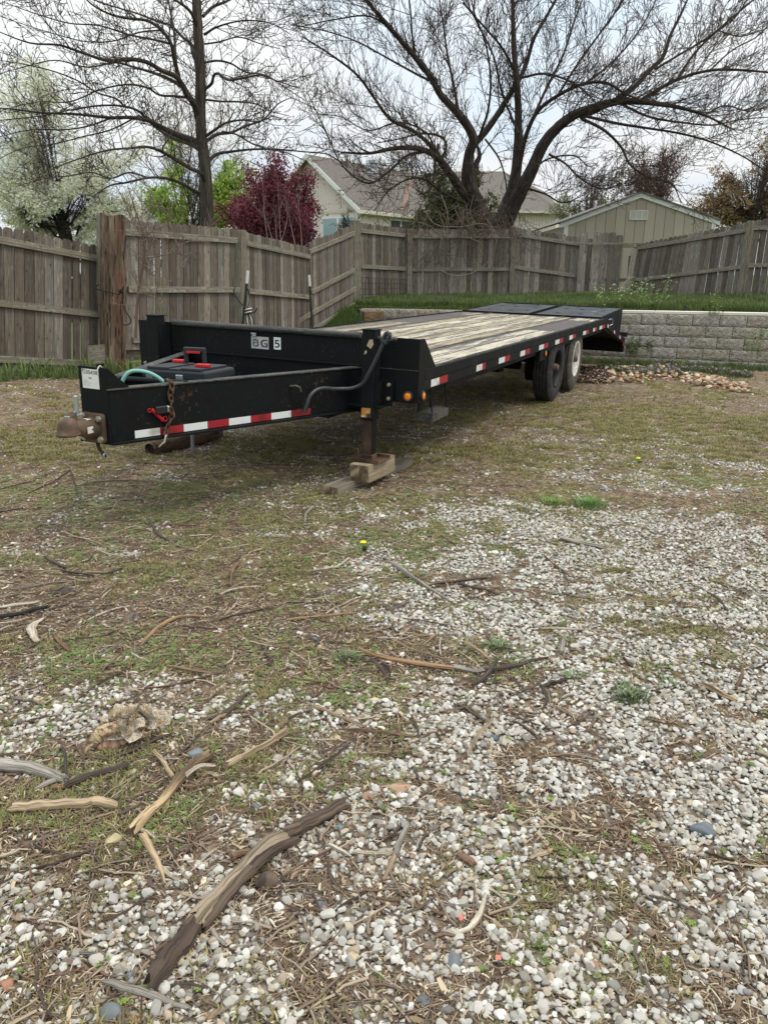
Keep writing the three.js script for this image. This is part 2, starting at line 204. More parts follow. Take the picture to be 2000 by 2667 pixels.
// raised terrace behind the block wall
const WALL = [V(-0.75, 0, -17.35), V(2.4, 0, -15.95), V(5.0, 0, -14.72), V(9.6, 0, -12.4)], WALLTOP = 0.875;
const wallAt = (x) => { for (let k = 0; k < 3; k++) if (x <= WALL[k + 1].x || k === 2) { const t = (x - WALL[k].x) / (WALL[k + 1].x - WALL[k].x); return lerp(WALL[k].z, WALL[k + 1].z, t); } };
const terraceY = (x, z) => 0.815 + 0.06 * ss(0.25, 0.7, wallAt(x) - z) + 0.08 * ss(0.7, 4.5, wallAt(x) - z) + 0.02 * (fbm(x * 2, z * 2, 2) - .5);
{
  const q = new THREE.PlaneGeometry(1, 1, 70, 34), p = q.attributes.position, uv = q.attributes.uv;
  for (let i = 0; i < p.count; i++) { const x = lerp(-0.9, 9.5, uv.getX(i)), z = lerp(wallAt(x) - 0.16, -24, uv.getY(i)); p.setXYZ(i, x, terraceY(x, z), z); uv.setXY(i, x, z); }
  q.computeVertexNormals(); const t = tex(512, 512, (i, j) => { const a = fbm(i / 12, j / 12, 4), b = fbm(i / 5, j / 5, 3); return mix3(mix3(s8(44, 66, 22), s8(92, 112, 46), a), s8(96, 82, 58), ss(0.58, 0.75, b) * 0.6); });
  tag(mesh('terrace', q, M('#ffffff', 1, { map: withRep(t, 0.5, 0.5) })), null, null, null, 'structure');
}

// ---------------------------------------------------------------- split-face block retaining wall
const blockTex = [3, 8, 14].map((sd) => tex(256, 128, (i, j) => { const u = i / 256, v = j / 128, a = fbm(u * 12 + sd, v * 7 + sd, 5), b = fbm(u * 50 + sd, v * 26, 3); return mix3(mix3(s8(146, 140, 128), s8(204, 197, 182), clamp(a * 1.5 - 0.3)), s8(104, 99, 90), ss(0.56, 0.72, b) * 0.4); }));
const blockBump = tex(256, 128, (i, j) => { const a = fbm(i / 256 * 16, j / 128 * 9, 5); return [a, a, a]; }, { data: true });
const blockMat = blockTex.map((t, k) => M(['#ffffff', '#f6f3ee', '#f3ede4'][k], 0.97, { map: t, bumpMap: blockBump, bumpScale: 0.03 })), capMat = M('#e2dccb', 0.95);
{
  const w = thing('retaining_wall', 'retaining wall of grey split-face concrete blocks holding up the grass terrace', 'wall'), r = rng(5), BW = 0.452, BH = 0.2, faces = [];
  for (let k = 0; k < 4; k++) { // rough faced block, front towards +z
    const q = new THREE.BoxGeometry(BW - 0.008, BH - 0.006, 0.28, 12, 6, 1), p = q.attributes.position;
    for (let i = 0; i < p.count; i++) if (p.getZ(i) > 0.1) { const e = Math.min(1, Math.min(BW / 2 - 0.004 - Math.abs(p.getX(i)), BH / 2 - 0.003 - Math.abs(p.getY(i))) / 0.02), n = fbm(p.getX(i) * 14 + k * 9, p.getY(i) * 14 + 3, 3); p.setZ(i, p.getZ(i) - 0.016 + e * (0.006 + 0.022 * n)); }
    q.computeVertexNormals(); faces.push(q);
  }
  for (let c = -1; c < 4; c++) {
    let s = (c & 1) ? -0.22 : 0.02, seg = 0; const setback = 0.012 * (3 - c);
    const total = WALL.slice(1).reduce((a, p, k) => a + p.distanceTo(WALL[k]), 0);
    while (s < total - 0.3) {
      let d = s + BW / 2, k = 0; while (k < 2 && d > WALL[k + 1].distanceTo(WALL[k])) { d -= WALL[k + 1].distanceTo(WALL[k]); k++; }
      const A = WALL[k], B2 = WALL[k + 1], dir = B2.clone().sub(A).normalize(), P = A.clone().addScaledVector(dir, d), nrm = V(-dir.z, 0, dir.x); if (nrm.z < 0) nrm.negate();
      if (!(c === 3 && s < 0.1)) { const b = mesh('block', faces[Math.floor(r() * 4)], blockMat[Math.floor(r() * 3)], w); b.position.copy(P).addScaledVector(nrm, -0.14 + setback + (r() - 0.5) * 0.012); b.position.y = WALLTOP - 0.2 * (3.5 - c) + (r() - 0.5) * 0.004 - 0.03; b.rotation.y = Math.atan2(nrm.x, nrm.z) + (r() - 0.5) * 0.012; }
      s += BW;
    }
  }
  for (let k = 1; k < 3; k++) { // flat pale capping strips, worn and broken here and there
    const A = WALL[k], B2 = WALL[k + 1], L = A.distanceTo(B2), dir = B2.clone().sub(A).normalize(), a = Math.atan2(-dir.z, dir.x);
    for (let s = k > 1 ? 0 : 1.9, i = 0; s < L - 0.2; i++) { const len = Math.min(0.8 + 0.5 * r(), L - s); if (r() < 0.93) { const b = mesh('capping', box(0, len - 0.015, 0, 0.05, -0.27, -0.008 - r() * 0.03, { r: 0.008 }), capMat, w); b.position.copy(A).addScaledVector(dir, s); b.position.y = WALLTOP - 0.029; b.rotation.y = a + (r() - 0.5) * 0.02; } s += len; }
  }
  // two loose blocks lying at the left end of the wall
  const lb = mesh('block', box(-0.21, 0.21, 0, 0.2, -0.14, 0.14, { r: 0.012 }), M('#b39a7c', 0.97, { map: blockTex[1], bumpMap: blockBump, bumpScale: 0.03 })); const p0 = at(970, 836, 16.4); lb.position.set(p0.x, p0.y, -16.4); lb.rotation.y = 0.28; lb.name = numbered('concrete_block'); tag(lb, 'brown concrete block by the grass bank, left of the grey wall blocks', 'block');
}

// ---------------------------------------------------------------- loose ground cover, uncountable
function instances(name, geo, m, list, parent) {
  const o = new THREE.InstancedMesh(geo, m, list.length), mt = new THREE.Matrix4(), q = new THREE.Quaternion(), e = new THREE.Euler(), c = new THREE.Color();
  list.forEach((it, i) => { e.set(it.rx ?? 0, it.ry ?? 0, it.rz ?? 0, 'YXZ'); mt.compose(it.p, q.setFromEuler(e), it.s); o.setMatrixAt(i, mt); c.setRGB(...it.c); o.setColorAt(i, c); });
  o.name = name; o.castShadow = o.receiveShadow = true; parent.add(o); return tag(o, null, null, null, 'stuff');
}
const lin = (r, g2, b) => { const c = new THREE.Color().setRGB(r / 255, g2 / 255, b / 255, THREE.SRGBColorSpace); return [c.r, c.g, c.b]; };
const jit = (c, r, a = 0.15) => { const k = 1 + (r() - 0.5) * 2 * a; return [c[0] * k * (1 + (r() - .5) * .06), c[1] * k, c[2] * k * (1 + (r() - .5) * .08)]; };
function pebbleGeo(seed, detail) {
  const q = mergeVertices(new THREE.IcosahedronGeometry(1, detail).deleteAttribute('normal').deleteAttribute('uv'), 1e-4), p = q.attributes.position, r = rng(seed), cuts = Array.from({ length: 10 }, () => [V(r() - .5, r() - .5, r() - .5).normalize(), 0.5 + 0.32 * r()]), v = V();
  for (let i = 0; i < p.count; i++) { v.fromBufferAttribute(p, i); for (const [n, d] of cuts) { const k = v.dot(n); if (k > d) v.addScaledVector(n, (d - k) * 0.97); } v.multiplyScalar(1 + 0.16 * (fbm(v.x * 2 + seed, v.y * 2 + v.z, 2) - .5)); p.setXYZ(i, v.x, v.y, v.z); }
  return toCreasedNormals(q, 0.55);
}
const stuffRoot = (name) => { const o = new THREE.Group(); o.name = numbered(name); scene.add(o); return tag(o, null, null, null, 'stuff'); };
{
  const r = rng(77), root = stuffRoot('gravel'), lists = [[], [], [], [], []];
  const tones = [[lin(187, 182, 172), 44], [lin(168, 163, 152), 30], [lin(205, 201, 191), 16], [lin(144, 138, 127), 15], [lin(172, 157, 134), 9], [lin(136, 132, 124), 6], [lin(128, 112, 96), 3], [lin(176, 154, 134), 1], [lin(104, 99, 92), 2]], sum = tones.reduce((a, t) => a + t[1], 0);
  const put = (x, z, gr, f) => {
    let k = r() * sum, c = tones[0][0]; for (const [t, w] of tones) { if (k < w) { c = t; break; } k -= w; }
    const sz = (0.0052 + 0.0066 * r() * (0.35 + r()) + (r() < 0.025 ? 0.006 : 0)), bury = 0.15 + 0.5 * r() * (1 - gr * 0.6);
    lists[Math.floor(r() * 5)].push({ p: V(x, g(x, z) + sz * (0.7 - bury) + 0.006 * gr * r(), z), s: V(sz * (0.85 + .4 * r()), sz * (0.48 + .36 * r()), sz * (0.8 + .4 * r())), rx: (r() - .5) * 0.7, ry: r() * 6.28, rz: (r() - .5) * 0.7, c: jit(c, r, 0.16) });
  };
  const strip = (f0, f1, per) => { // points per square metre between two distances
    const w0 = 0.58, area = (f1 - f0) * w0 * (f0 + f1), n = Math.floor(per * area);
    for (let i = 0; i < n; i++) { const f = lerp(f0, f1, r()), x = (r() - .5) * 2 * w0 * f1; if (Math.abs(x) > w0 * f + 0.25) continue; const [gr] = covers(x, -f); if (r() < gr * 0.95 + 0.035) put(x, -f, gr, f); }
  };
  strip(0.95, 2, 9500); strip(2, 3.2, 8200); strip(3.2, 5, 5600); strip(5, 7.5, 2600); strip(7.5, 11, 1000); strip(11, 14.6, 260);
  lists.forEach((l, k) => instances('pebbles', pebbleGeo(k * 13 + 5, 2), M('#ffffff', 0.85), l, root));
}
{ // wood chips, bark shreds and dry straw
  const r = rng(99), root = stuffRoot('wood_debris'), chips = [[], []], straw = [];
  const cg = [0, 1].map((k) => { const q = new THREE.BoxGeometry(1, 0.16, 0.34, 3, 1, 1), p = q.attributes.position; for (let i = 0; i < p.count; i++) { const x = p.getX(i); p.setXYZ(i, x, p.getY(i) + 0.25 * (k ? 1 : -0.6) * (0.25 - x * x), p.getZ(i) * (1 - 0.9 * Math.abs(x) * (k ? 1 : 0.4)) + 0.1 * Math.sin(x * 5 + k)); } q.computeVertexNormals(); return q; });
  const tones = [lin(104, 87, 70), lin(126, 107, 85), lin(150, 130, 105), lin(178, 162, 136), lin(84, 69, 56), lin(136, 113, 91), lin(198, 184, 160), lin(114, 102, 91)];
  const sg = new THREE.BoxGeometry(1, 0.05, 0.05, 4, 1, 1); { const p = sg.attributes.position; for (let i = 0; i < p.count; i++) p.setY(i, p.getY(i) + 0.22 * (0.25 - p.getX(i) ** 2)); sg.computeVertexNormals(); }
  for (let i = 0; i < 280000; i++) {
    const f = 0.95 + 9 * Math.pow(r(), 1.35), x = (r() - .5) * 2 * (0.58 * f + 0.2), [gr, mu, mo] = covers(x, -f); if (r() > (1 - gr * 0.8) * (0.55 + 0.45 * mu) * (f > 5 ? 0.6 : 1)) continue;
    const thin = r() < 0.5, L = thin ? 0.014 + 0.05 * r() * r() : 0.006 + 0.022 * r() * r() + (r() < 0.04 ? 0.03 : 0);
    const it = { p: V(x, g(x, -f) + 0.003 + 0.006 * r(), -f), s: thin ? V(L, 0.03 + 0.02 * r(), 0.03 + .03 * r()) : V(L, L * 0.5, L * (0.5 + .5 * r())), rx: (r() - .5) * .5, ry: r() * 6.28, rz: (r() - .5) * .45, c: jit(tones[Math.floor(r() * 8)], r, 0.2) };
    if (thin) { it.s.y = it.s.z = 0.022 + 0.03 * r(); straw.push(it); } else chips[i & 1].push(it);
  }
  chips.forEach((l, k) => instances('wood_chips', cg[k], M('#ffffff', 0.95), l, root)); instances('straw', sg, M('#ffffff', 0.95), straw, root);
  const tg = [0, 1, 2].map((k) => { const q = rng(500 + k), P = []; let y = 0, z = 0; for (let i = 0; i <= 6; i++) { P.push(V(i / 6 - 0.5, y, z)); y = 0.02 * q(); z += (q() - .5) * 0.07; } return tube(P, (u) => 0.018 * (1.1 - 0.5 * u), 5, { wob: 0.3, seed: k }); }), tl = [[], [], []], tt = [lin(92, 80, 70), lin(112, 96, 82), lin(134, 118, 101), lin(72, 60, 52), lin(158, 142, 120), lin(108, 82, 66)];
  for (let i = 0; i < 15000; i++) { const f = 1 + 6.5 * Math.pow(r(), 1.1), x = (r() - .5) * 2 * (0.58 * f + 0.2), [gr, mu] = covers(x, -f), left = ss(0.45, -0.1, x / f); if (r() > (0.12 + 0.5 * left + 0.3 * mu) * (1 - 0.6 * gr)) continue; const L = 0.05 + 0.16 * r() * r(); tl[i % 3].push({ p: V(x, g(x, -f) + 0.007 + 0.006 * r(), -f), s: V(L, L * (0.5 + .4 * r()), L * (0.6 + r())), rx: (r() - .5) * .3, ry: r() * 6.28, rz: (r() - .5) * .16, c: jit(tt[Math.floor(r() * 6)], r, 0.2) }); }
  tl.forEach((l, k) => instances('twig_litter', tg[k], M('#ffffff', 0.95), l, root));
}
function bladeTuft(n, h, w, spread, seed, bend = 0.5) { // blades of grass as two-segment tapering strips
  const r = rng(seed), P = [], I = [];
  for (let k = 0; k < n; k++) {
    const a = r() * 6.28, d = r() * spread, x = Math.cos(a) * d, z = Math.sin(a) * d, hh = h * (0.55 + .6 * r()), b = a + (r() - .5) * 2, lx = Math.cos(b) * hh * bend * (0.3 + r()), lz = Math.sin(b) * hh * bend * (0.3 + r()), px = -Math.sin(b + (r() - .5)) * w, pz = Math.cos(b) * w, o = P.length / 3;
    P.push(x - px, 0, z - pz, x + px, 0, z + pz, x + lx * .35 - px * .8, hh * .6, z + lz * .35 - pz * .8, x + lx * .35 + px * .8, hh * .6, z + lz * .35 + pz * .8, x + lx, hh, z + lz); I.push(o, o + 1, o + 2, o + 1, o + 3, o + 2, o + 2, o + 3, o + 4);
  }
  const q = new THREE.BufferGeometry(); q.setAttribute('position', new THREE.Float32BufferAttribute(P, 3)); q.setIndex(I); q.computeVertexNormals(); return q;
}
function clover(seed) { const r = rng(seed), P = [], I = []; for (let k = 0; k < 9; k++) { const a = r() * 6.28, d = r() * 1.0, cx = Math.cos(a) * d, cz = Math.sin(a) * d, cy = 0.25 + 0.5 * r(), ro = r() * 2; for (let m = 0; m < 3; m++) { const b = ro + m * 2.09, o = P.length / 3, L = 0.36 + .1 * r(), w = 0.2; const ux = Math.cos(b), uz = Math.sin(b); P.push(cx, cy, cz, cx + ux * L * .6 - uz * w, cy + .07, cz + uz * L * .6 + ux * w, cx + ux * L, cy + 0.02, cz + uz * L, cx + ux * L * .6 + uz * w, cy + .07, cz + uz * L * .6 - ux * w); I.push(o, o + 1, o + 2, o, o + 2, o + 3); } } const q = new THREE.BufferGeometry(); q.setAttribute('position', new THREE.Float32BufferAttribute(P, 3)); q.setIndex(I); q.computeVertexNormals(); return q; }
const leafMat = (rough = 0.8) => { const m = new THREE.MeshPhysicalMaterial({ color: 0xffffff, roughness: rough, transmission: 0.35, thickness: 0, side: THREE.DoubleSide }); return m; };
{
  const r = rng(31), root = stuffRoot('ground_cover'), cl = [[], []], ms = [[], []];
  for (let i = 0; i < 120000; i++) {
    const f = 1 + 12.5 * Math.pow(r(), 1.15), x = (r() - .5) * 2 * (0.58 * f + 0.2), [gr, , mo] = covers(x, -f), m2 = ss(0.3, 0.62, fbm(x * 9 + 8, -f * 9 + 77, 4)) * mo; if (r() > m2 * 1.1 * (1 - gr * 0.75) + 0.012) continue;
    const lush = ss(0.45, 0.62, fbm(x * 1.7 + 3, -f * 1.7 + 50, 2) + (x < -0.2 * f ? 0.12 : 0)), p = V(x, g(x, -f) + 0.001, -f);
    if (f < 5.5 && r() < 0.25 + 0.55 * lush) { const s = 0.009 + 0.009 * r(); cl[i & 1].push({ p, s: V(s, s * .9, s), ry: r() * 6.28, c: jit(lerp3(lin(98, 118, 50), lin(136, 156, 74), r()), r, 0.2) }); }
    else { const s = (0.5 + .8 * r()) * (f > 6 ? 1.25 : 0.9); ms[i & 1].push({ p, s: V(s, s, s), ry: r() * 6.28, c: jit(lerp3(lin(124, 119, 66), lin(166, 156, 100), r()), r, 0.22) }); }
  }
  cl.forEach((l, k) => instances('clover', clover(k + 4), leafMat(), l, root)); ms.forEach((l, k) => instances('moss', bladeTuft(14, 0.02, 0.0022, 0.035, 60 + k, 1.1), leafMat(), l, root));
}
function lerp3(a, b, t) { return [lerp(a[0], b[0], t), lerp(a[1], b[1], t), lerp(a[2], b[2], t)]; }
{ // longer grass on the terrace, the bank and along the foot of the fence and the wall
  const r = rng(8), root = stuffRoot('grass'), a = [[], []], tall = [];
  for (let i = 0; i < 26000; i++) { const x = lerp(-0.85, 9.3, r()), wz = wallAt(x), z = wz - 0.3 - 6 * Math.pow(r(), 1.1); if (z < -20.6) continue; const s = 0.75 + 0.7 * r() + 0.4 * ss(0.5, 0.7, fbm(x * 1.5, z * 1.5, 2)); a[i & 1].push({ p: V(x, terraceY(x, z) - 0.004, z), s: V(s, s * (wz - z < 0.5 ? .5 : 1), s), ry: r() * 6.28, c: jit(lerp3(lin(64, 88, 34), lin(114, 130, 62), Math.max(r(), 1.5 * fbm(x * 2.4 + 9, z * 2.4, 3) - 0.35)), r, 0.2) }); }
  for (let i = 0; i < 5200; i++) { const t = r(), x = lerp(-2.4, -0.55, t), z = lerp(-15.3, -18.2, r()); if (g(x, z) < 0.1) continue; const s = 0.8 + .6 * r(); a[i & 1].push({ p: V(x, g(x, z), z), s: V(s, s, s), ry: r() * 6.28, c: jit(lerp3(lin(68, 98, 34), lin(110, 136, 56), r()), r, 0.2) }); }
  for (let i = 0; i < 170; i++) { const t = r(), x = lerp(-5.6, -3.7, t) + 0.25 + (r()) * 0.35, z = lerp(-9.0, -11.7, t) + 0.25 * r(); const s = 0.5 + 1.0 * r() * r(); tall.push({ p: V(x, g(x, z), z), s: V(s, s, s), ry: r() * 6.28, c: jit(lerp3(lin(84, 108, 50), lin(126, 146, 74), r()), r, 0.2) }); }
  for (let i = 0; i < 1500; i++) { const x = lerp(3.2, 9.3, r()), z = wallAt(x) + 0.03 + 0.5 * r() * r(); const s = 0.3 + .55 * r() * r(); tall.push({ p: V(x, g(x, z), z), s: V(s, s, s), ry: r() * 6.28, c: jit(lerp3(lin(76, 98, 44), lin(118, 130, 70), r()), r, 0.2) }); }
  for (let i = 0; i < 1700; i++) { const f = 9.5 + 4.5 * r(), x = lerp(1.5, 8.5, r()), n = fbm(x * 1.1 + 5, f * 1.1, 3); if (n < 0.5 || x < 2.9) continue; const s = 0.12 + .25 * r() * r(); tall.push({ p: V(x, g(x, -f), -f), s: V(s, s, s), ry: r() * 6.28, c: jit(lerp3(lin(84, 100, 44), lin(120, 128, 66), r()), r, 0.2) }); }
  a.forEach((l, k) => instances('turf', bladeTuft(12, 0.13, 0.005, 0.07, 21 + k, 0.5), leafMat(), l, root)); instances('tall_grass', bladeTuft(9, 0.22, 0.007, 0.05, 40, 0.6), leafMat(), tall, root);
}

// ---------------------------------------------------------------- the flatbed trailer: x to its rear, y up, z to its right side
const trailer = thing('flatbed_trailer', 'long black flatbed trailer with worn plank deck, headboard and tandem wheels', 'trailer', V(2.603, 0, -10.476));
trailer.rotation.order = 'YXZ'; trailer.rotation.y = R(65.3); trailer.rotation.x = R(1.8);
trailer.updateMatrixWorld(true);
const TL = (x, y, z) => trailer.localToWorld(V(x, y, z));
const part = (name, geo, m, parent = trailer, label) => { const o = mesh(name, geo, m, parent); if (label) o.userData.label = label; return o; };
const bolt = (parent, x, y, z, axis, rad = 0.014) => { const q = mergeGeometries([new THREE.CylinderGeometry(rad, rad, 0.012, 6).toNonIndexed(), new THREE.CylinderGeometry(rad * 0.55, rad * 0.55, 0.024, 8).toNonIndexed()]); if (axis === 'x') q.rotateZ(Math.PI / 2); if (axis === 'z') q.rotateX(Math.PI / 2); q.translate(x, y, z); return part('bolt', q, boltSteel, parent); };
// deck planks, worn pale with dark streaks where the coating is left
const deckTex = tex(1024, 2048, (i, j) => {
  const b = Math.floor(i / 128), u = (i % 128) / 128, v = j / 2048, w = fbm(u * 2 + b * 7, v * 26, 2) * 0.5, gr = fbm((u + w) * 22 + b * 40, v * 34, 4), fl = fbm(u * 5 + b * 11, v * 16 + b * 3, 4), fl2 = fbm((u + w * .4) * 16 + b * 5, v * 40, 3);
  let c = mix3(s8(172, 163, 142), s8(222, 214, 194), clamp(gr * 1.3 - 0.15)); const worn = ss(0.47, 0.58, fl * 0.62 + fl2 * 0.38 + (vn(b * 3.3, v * 5) - .5) * 0.16);
  c = mix3(c, mix3(s8(58, 55, 52), s8(112, 106, 98), gr), worn * 0.72); c = mix3(c, s8(62, 52, 42), ss(0.62, 0.74, fbm(u * 60 + b * 9, v * 90, 2)) * 0.55); const e = Math.min(u, 1 - u); return mix3(s8(46, 42, 38), c, ss(0.0, 0.035, e));
});
const deckMat = [M('#ffffff', 0.85, { map: deckTex, bumpMap: boardBump, bumpScale: 0.004 }), M('#dcd4c6', 0.85, { map: deckTex, bumpMap: boardBump, bumpScale: 0.004 }), M('#a8a49e', 0.85, { map: deckTex, bumpMap: boardBump, bumpScale: 0.004 })];
const DX0 = -5.69, DX1 = 1.72, DY = 0.882;
{
  const zs = [-0.068, -0.245, -0.425, -0.5, -0.68, -0.87, -1.06, -1.25, -1.44, -1.63, -1.82, -1.9, -2.09, -2.27, -2.345];
  for (let k = 0; k < zs.length - 1; k++) {
    const z1 = zs[k] - 0.0045, z0 = zs[k + 1] + 0.0045, steel = k === 2 || k === 10 || k === 13;
    const segs = k < 2 ? [[DX0, -1.315], [1.1, DX1]] : (k > 10 && !steel) ? [[DX0, -1.3], [1.1, DX1]] : [[DX0, DX1]];
    for (const [a, b] of segs) {
      const q = box(a, b, DY - 0.045, DY - (steel ? 0.003 : 0), z0, z1, { r: 0.004 });
      if (!steel) { const uv = q.attributes.uv, w = z1 - z0, sl = (k * 3 + 1) % 8; for (let i = 0; i < uv.count; i++) { const p = q.attributes.position; uv.setXY(i, (sl + clamp((p.getZ(i) - z0) / w, 0.01, 0.99)) / 8, p.getX(i) / 8 + k * 0.371); } }
      part(steel ? 'deck_strip' : 'deck_plank', q, steel ? paintWorn : deckMat[k < 2 ? 0 : (k > 11 ? 2 : (k * 5) % 2)]);
    }
  }
  const plateTex = tex(256, 256, (i, j) => { const a = fbm(i / 30, j / 30, 4, 0), b = fbm(i / 8, j / 8, 3); return mix3(mix3(s8(74, 68, 66), s8(104, 97, 92), a), s8(122, 92, 70), ss(0.6, 0.78, b) * 0.35); });
  const tread = tex(128, 128, (i, j) => { const u = (i % 32) / 32 - .5, v = (j % 32) / 32 - .5, f = ((i >> 5) + (j >> 5)) & 1, a = f ? u + v : u - v, c = f ? u - v : u + v, k = Math.abs(a) < 0.09 && Math.abs(c) < 0.5 ? 1 : 0; return [k, k, k]; }, { data: true });
  const plate = M('#ffffff', 0.6, { map: plateTex, metalness: 0.25, bumpMap: withRep(tread, 7, 7), bumpScale: 0.0018 });
  part('wheel_well_plate', box(-1.31, 1.095, DY - 0.04, DY - 0.002, -0.422, -0.071, { r: 0.003 }), plate); part('wheel_well_plate', box(-1.295, 1.095, DY - 0.04, DY - 0.002, -2.267, -1.903, { r: 0.003 }), plate);
}
// side rails: a rub rail set off from the deck by spacers, with reflective tape along its lower half
for (const s of [0, 1]) {
  const Zc = (z) => s ? -2.41 - z : z, zb = (a, b) => s ? [-2.41 - b, -2.41 - a] : [a, b], nm = s ? [] : [[-5.471, -5.307, -5.132], [-4.441, -4.288, -4.2], [-3.8, -3.612, -3.443], [-3.068, -2.892, -2.7], [-2.305, -2.1, -1.9], [-1.539, -1.32, -1.123], [-0.76, -0.56, -0.37], [0.12, 0.32, 0.53], [0.87, 1.0, 1.14], [1.38, 1.61, 1.86]];
  part('side_rail', mergeGeometries([box(-5.6, 2.02, 0.812, 0.886, ...zb(-0.014, 0), { r: 0.003 }), box(-5.6, 2.02, 0.742, 0.811, ...zb(-0.02, -0.006), { r: 0.003 }), box(-5.6, 2.02, 0.738, 0.744, ...zb(-0.05, -0.006), { r: 0.002 })]), paint);
  part('deck_edge', box(-5.66, 1.95, 0.83, 0.879, ...zb(-0.067, -0.055), { r: 0.003 }), paintWorn);
  part('frame_channel', box(-5.6, 1.98, 0.68, 0.832, ...zb(-0.12, -0.062), { r: 0.004 }), paint);
  for (let x = -5.3; x < 2; x += 0.61) part('stake_pocket', box(x, x + 0.09, 0.78, 0.874, ...zb(-0.055, -0.014), { r: 0.003 }), paintWorn);
  for (const [a, b, c] of nm) { part('reflective_tape', box(a, b - 0.001, 0.75, 0.801, -0.006, -0.0045, { flat: 1 }), tapeWhite); part('reflective_tape', box(b + 0.001, c, 0.75, 0.803, -0.006, -0.0045, { flat: 1 }), tapeRed); }
}
// frame under the deck
for (const z of [-0.78, -1.63]) part('main_beam', mergeGeometries([box(-5.7, 2.1, 0.5, 0.83, z - 0.008, z + 0.008), box(-5.7, 2.1, 0.488, 0.502, z - 0.08, z + 0.08), box(-5.7, 2.1, 0.815, 0.829, z - 0.08, z + 0.08)]), paint);
for (let x = -5.2; x < 1.9; x += 0.55) part('crossmember', box(x, x + 0.05, 0.7, 0.832, -2.29, -0.12), paint);
// headboard
{
  part('headboard', box(-5.716, -5.7, 0.58, 1.1, -2.1, -0.4), paint);
  part('headboard_lip', mergeGeometries([box(-5.745, -5.717, 0.889, 0.897, -2.06, -0.44, { r: 0.002 }), box(-5.722, -5.717, 0.585, 0.889, -2.06, -0.44, { r: 0.001 })]), paint);
  const pipe = new THREE.CylinderGeometry(0.022, 0.022, 1.62, 14).rotateX(Math.PI / 2).translate(-5.728, 1.1, -1.25); part('top_pipe', pipe, paintWorn);
  part('headboard_foot', box(-5.7, -5.6, 0.56, 0.58, -2.1, -0.4), paint);
  const wing = (z0, z1) => { const s = new THREE.Shape(); s.moveTo(z0, 0.705); s.quadraticCurveTo(z0, 0.663, z0 + (z0 < -1 ? 0.04 : 0), 0.663); s.lineTo(z1 - 0.03, 0.663); s.quadraticCurveTo(z1, 0.663, z1, 0.7); s.lineTo(z1, 1.1); s.lineTo(z0, 1.1); const q = extr(s, 0.016); q.rotateY(-Math.PI / 2).translate(-5.704, 0, 0); return q; };
  part('headboard_wing', wing(-0.4, -0.001), paint); part('headboard_wing', wing(-2.409, -2.1), paint);
  for (const z of [-0.012, -2.409]) { part('wing_gusset', extr([[-5.704, 0.886], [-5.4, 0.887], [-5.63, 1.098], [-5.704, 1.1]], 0.01).translate(0, 0, z), paint); part('corner_plate', extr([[-5.704, 0.675], [-5.69, 0.664], [-5.62, 0.69], [-5.6, 0.74], [-5.6, 0.886], [-5.704, 0.886]], 0.01).translate(0, 0, z), paint); }
  part('wing_seam', box(-5.723, -5.72, 0.886, 0.891, -0.3, -0.005, { r: 0.001 }), paintWorn);
  // number stickers on the headboard
  const sticker = (txt, faded) => {
    const c = document.createElement('canvas'); c.width = 64 * txt.length; c.height = 104; const k = c.getContext('2d'); k.fillStyle = faded ? '#b9b9b2' : '#e8e8e2'; k.fillRect(0, 0, c.width, c.height); k.fillStyle = faded ? '#3c3e40' : '#0c0d0f'; k.font = 'bold 92px sans-serif'; k.textAlign = 'center'; k.textBaseline = 'middle';
    for (let i = 0; i < txt.length; i++) k.fillText(txt[i], 32 + 64 * i, 56);
    if (faded) { const r = rng(3); for (let i = 0; i < 260; i++) { k.fillStyle = r() < 0.6 ? 'rgba(190,190,182,0.5)' : 'rgba(40,42,44,0.4)'; const x = r() * c.width * (r() < 0.75 ? 0.5 : 1), y = r() * 104; k.fillRect(x, y, 1 + r() * 4, 2 + r() * 16); } k.fillStyle = '#cfcfc8'; k.fillRect(62, 0, 3, 104); }
    const t = new THREE.CanvasTexture(c); t.colorSpace = THREE.SRGBColorSpace; return M('#ffffff', 0.5, { map: t });
  };
  const decal = (name, w, h, m, x, y, z, label) => { const q = new THREE.BoxGeometry(w, h, 0.0012).rotateY(-Math.PI / 2).translate(x, y, z); return part(name, q, m, trailer, label); };
  decal('number_sticker', 0.152, 0.088, sticker('BG', true), -5.7175, 0.995, -1.275, 'faded white sticker with worn letters'); decal('number_sticker', 0.06, 0.088, sticker('5', false), -5.7175, 1.0, -1.125, 'white sticker with a black 5');
  part('plug_socket', mergeGeometries([box(-5.735, -5.717, 1.04, 1.06, -1.335, -1.3), box(-5.74, -5.717, 1.055, 1.066, -1.34, -1.295)]), galv);
}
// round amber lamps
function lamp(x, y, z, toSide) { const o = part('marker_lamp', new THREE.CylinderGeometry(0.036, 0.038, 0.014, 28), M('#191817', 0.8)); o.position.set(x, y, z); if (toSide) o.rotation.x = Math.PI / 2; else o.rotation.z = Math.PI / 2; const q = new THREE.LatheGeometry([[0.0, 0.016], [0.012, 0.0155], [0.02, 0.013], [0.025, 0.008], [0.025, 0.004]].map((a) => new THREE.Vector2(...a)), 24); part('lens', q, amber, o); part('bezel', new THREE.TorusGeometry(0.029, 0.004, 8, 28).rotateX(Math.PI / 2).translate(0, 0.008, 0), steelDark, o); return o; }
lamp(-5.727, 0.712, -0.072); lamp(-5.645, 0.712, 0.004, true);
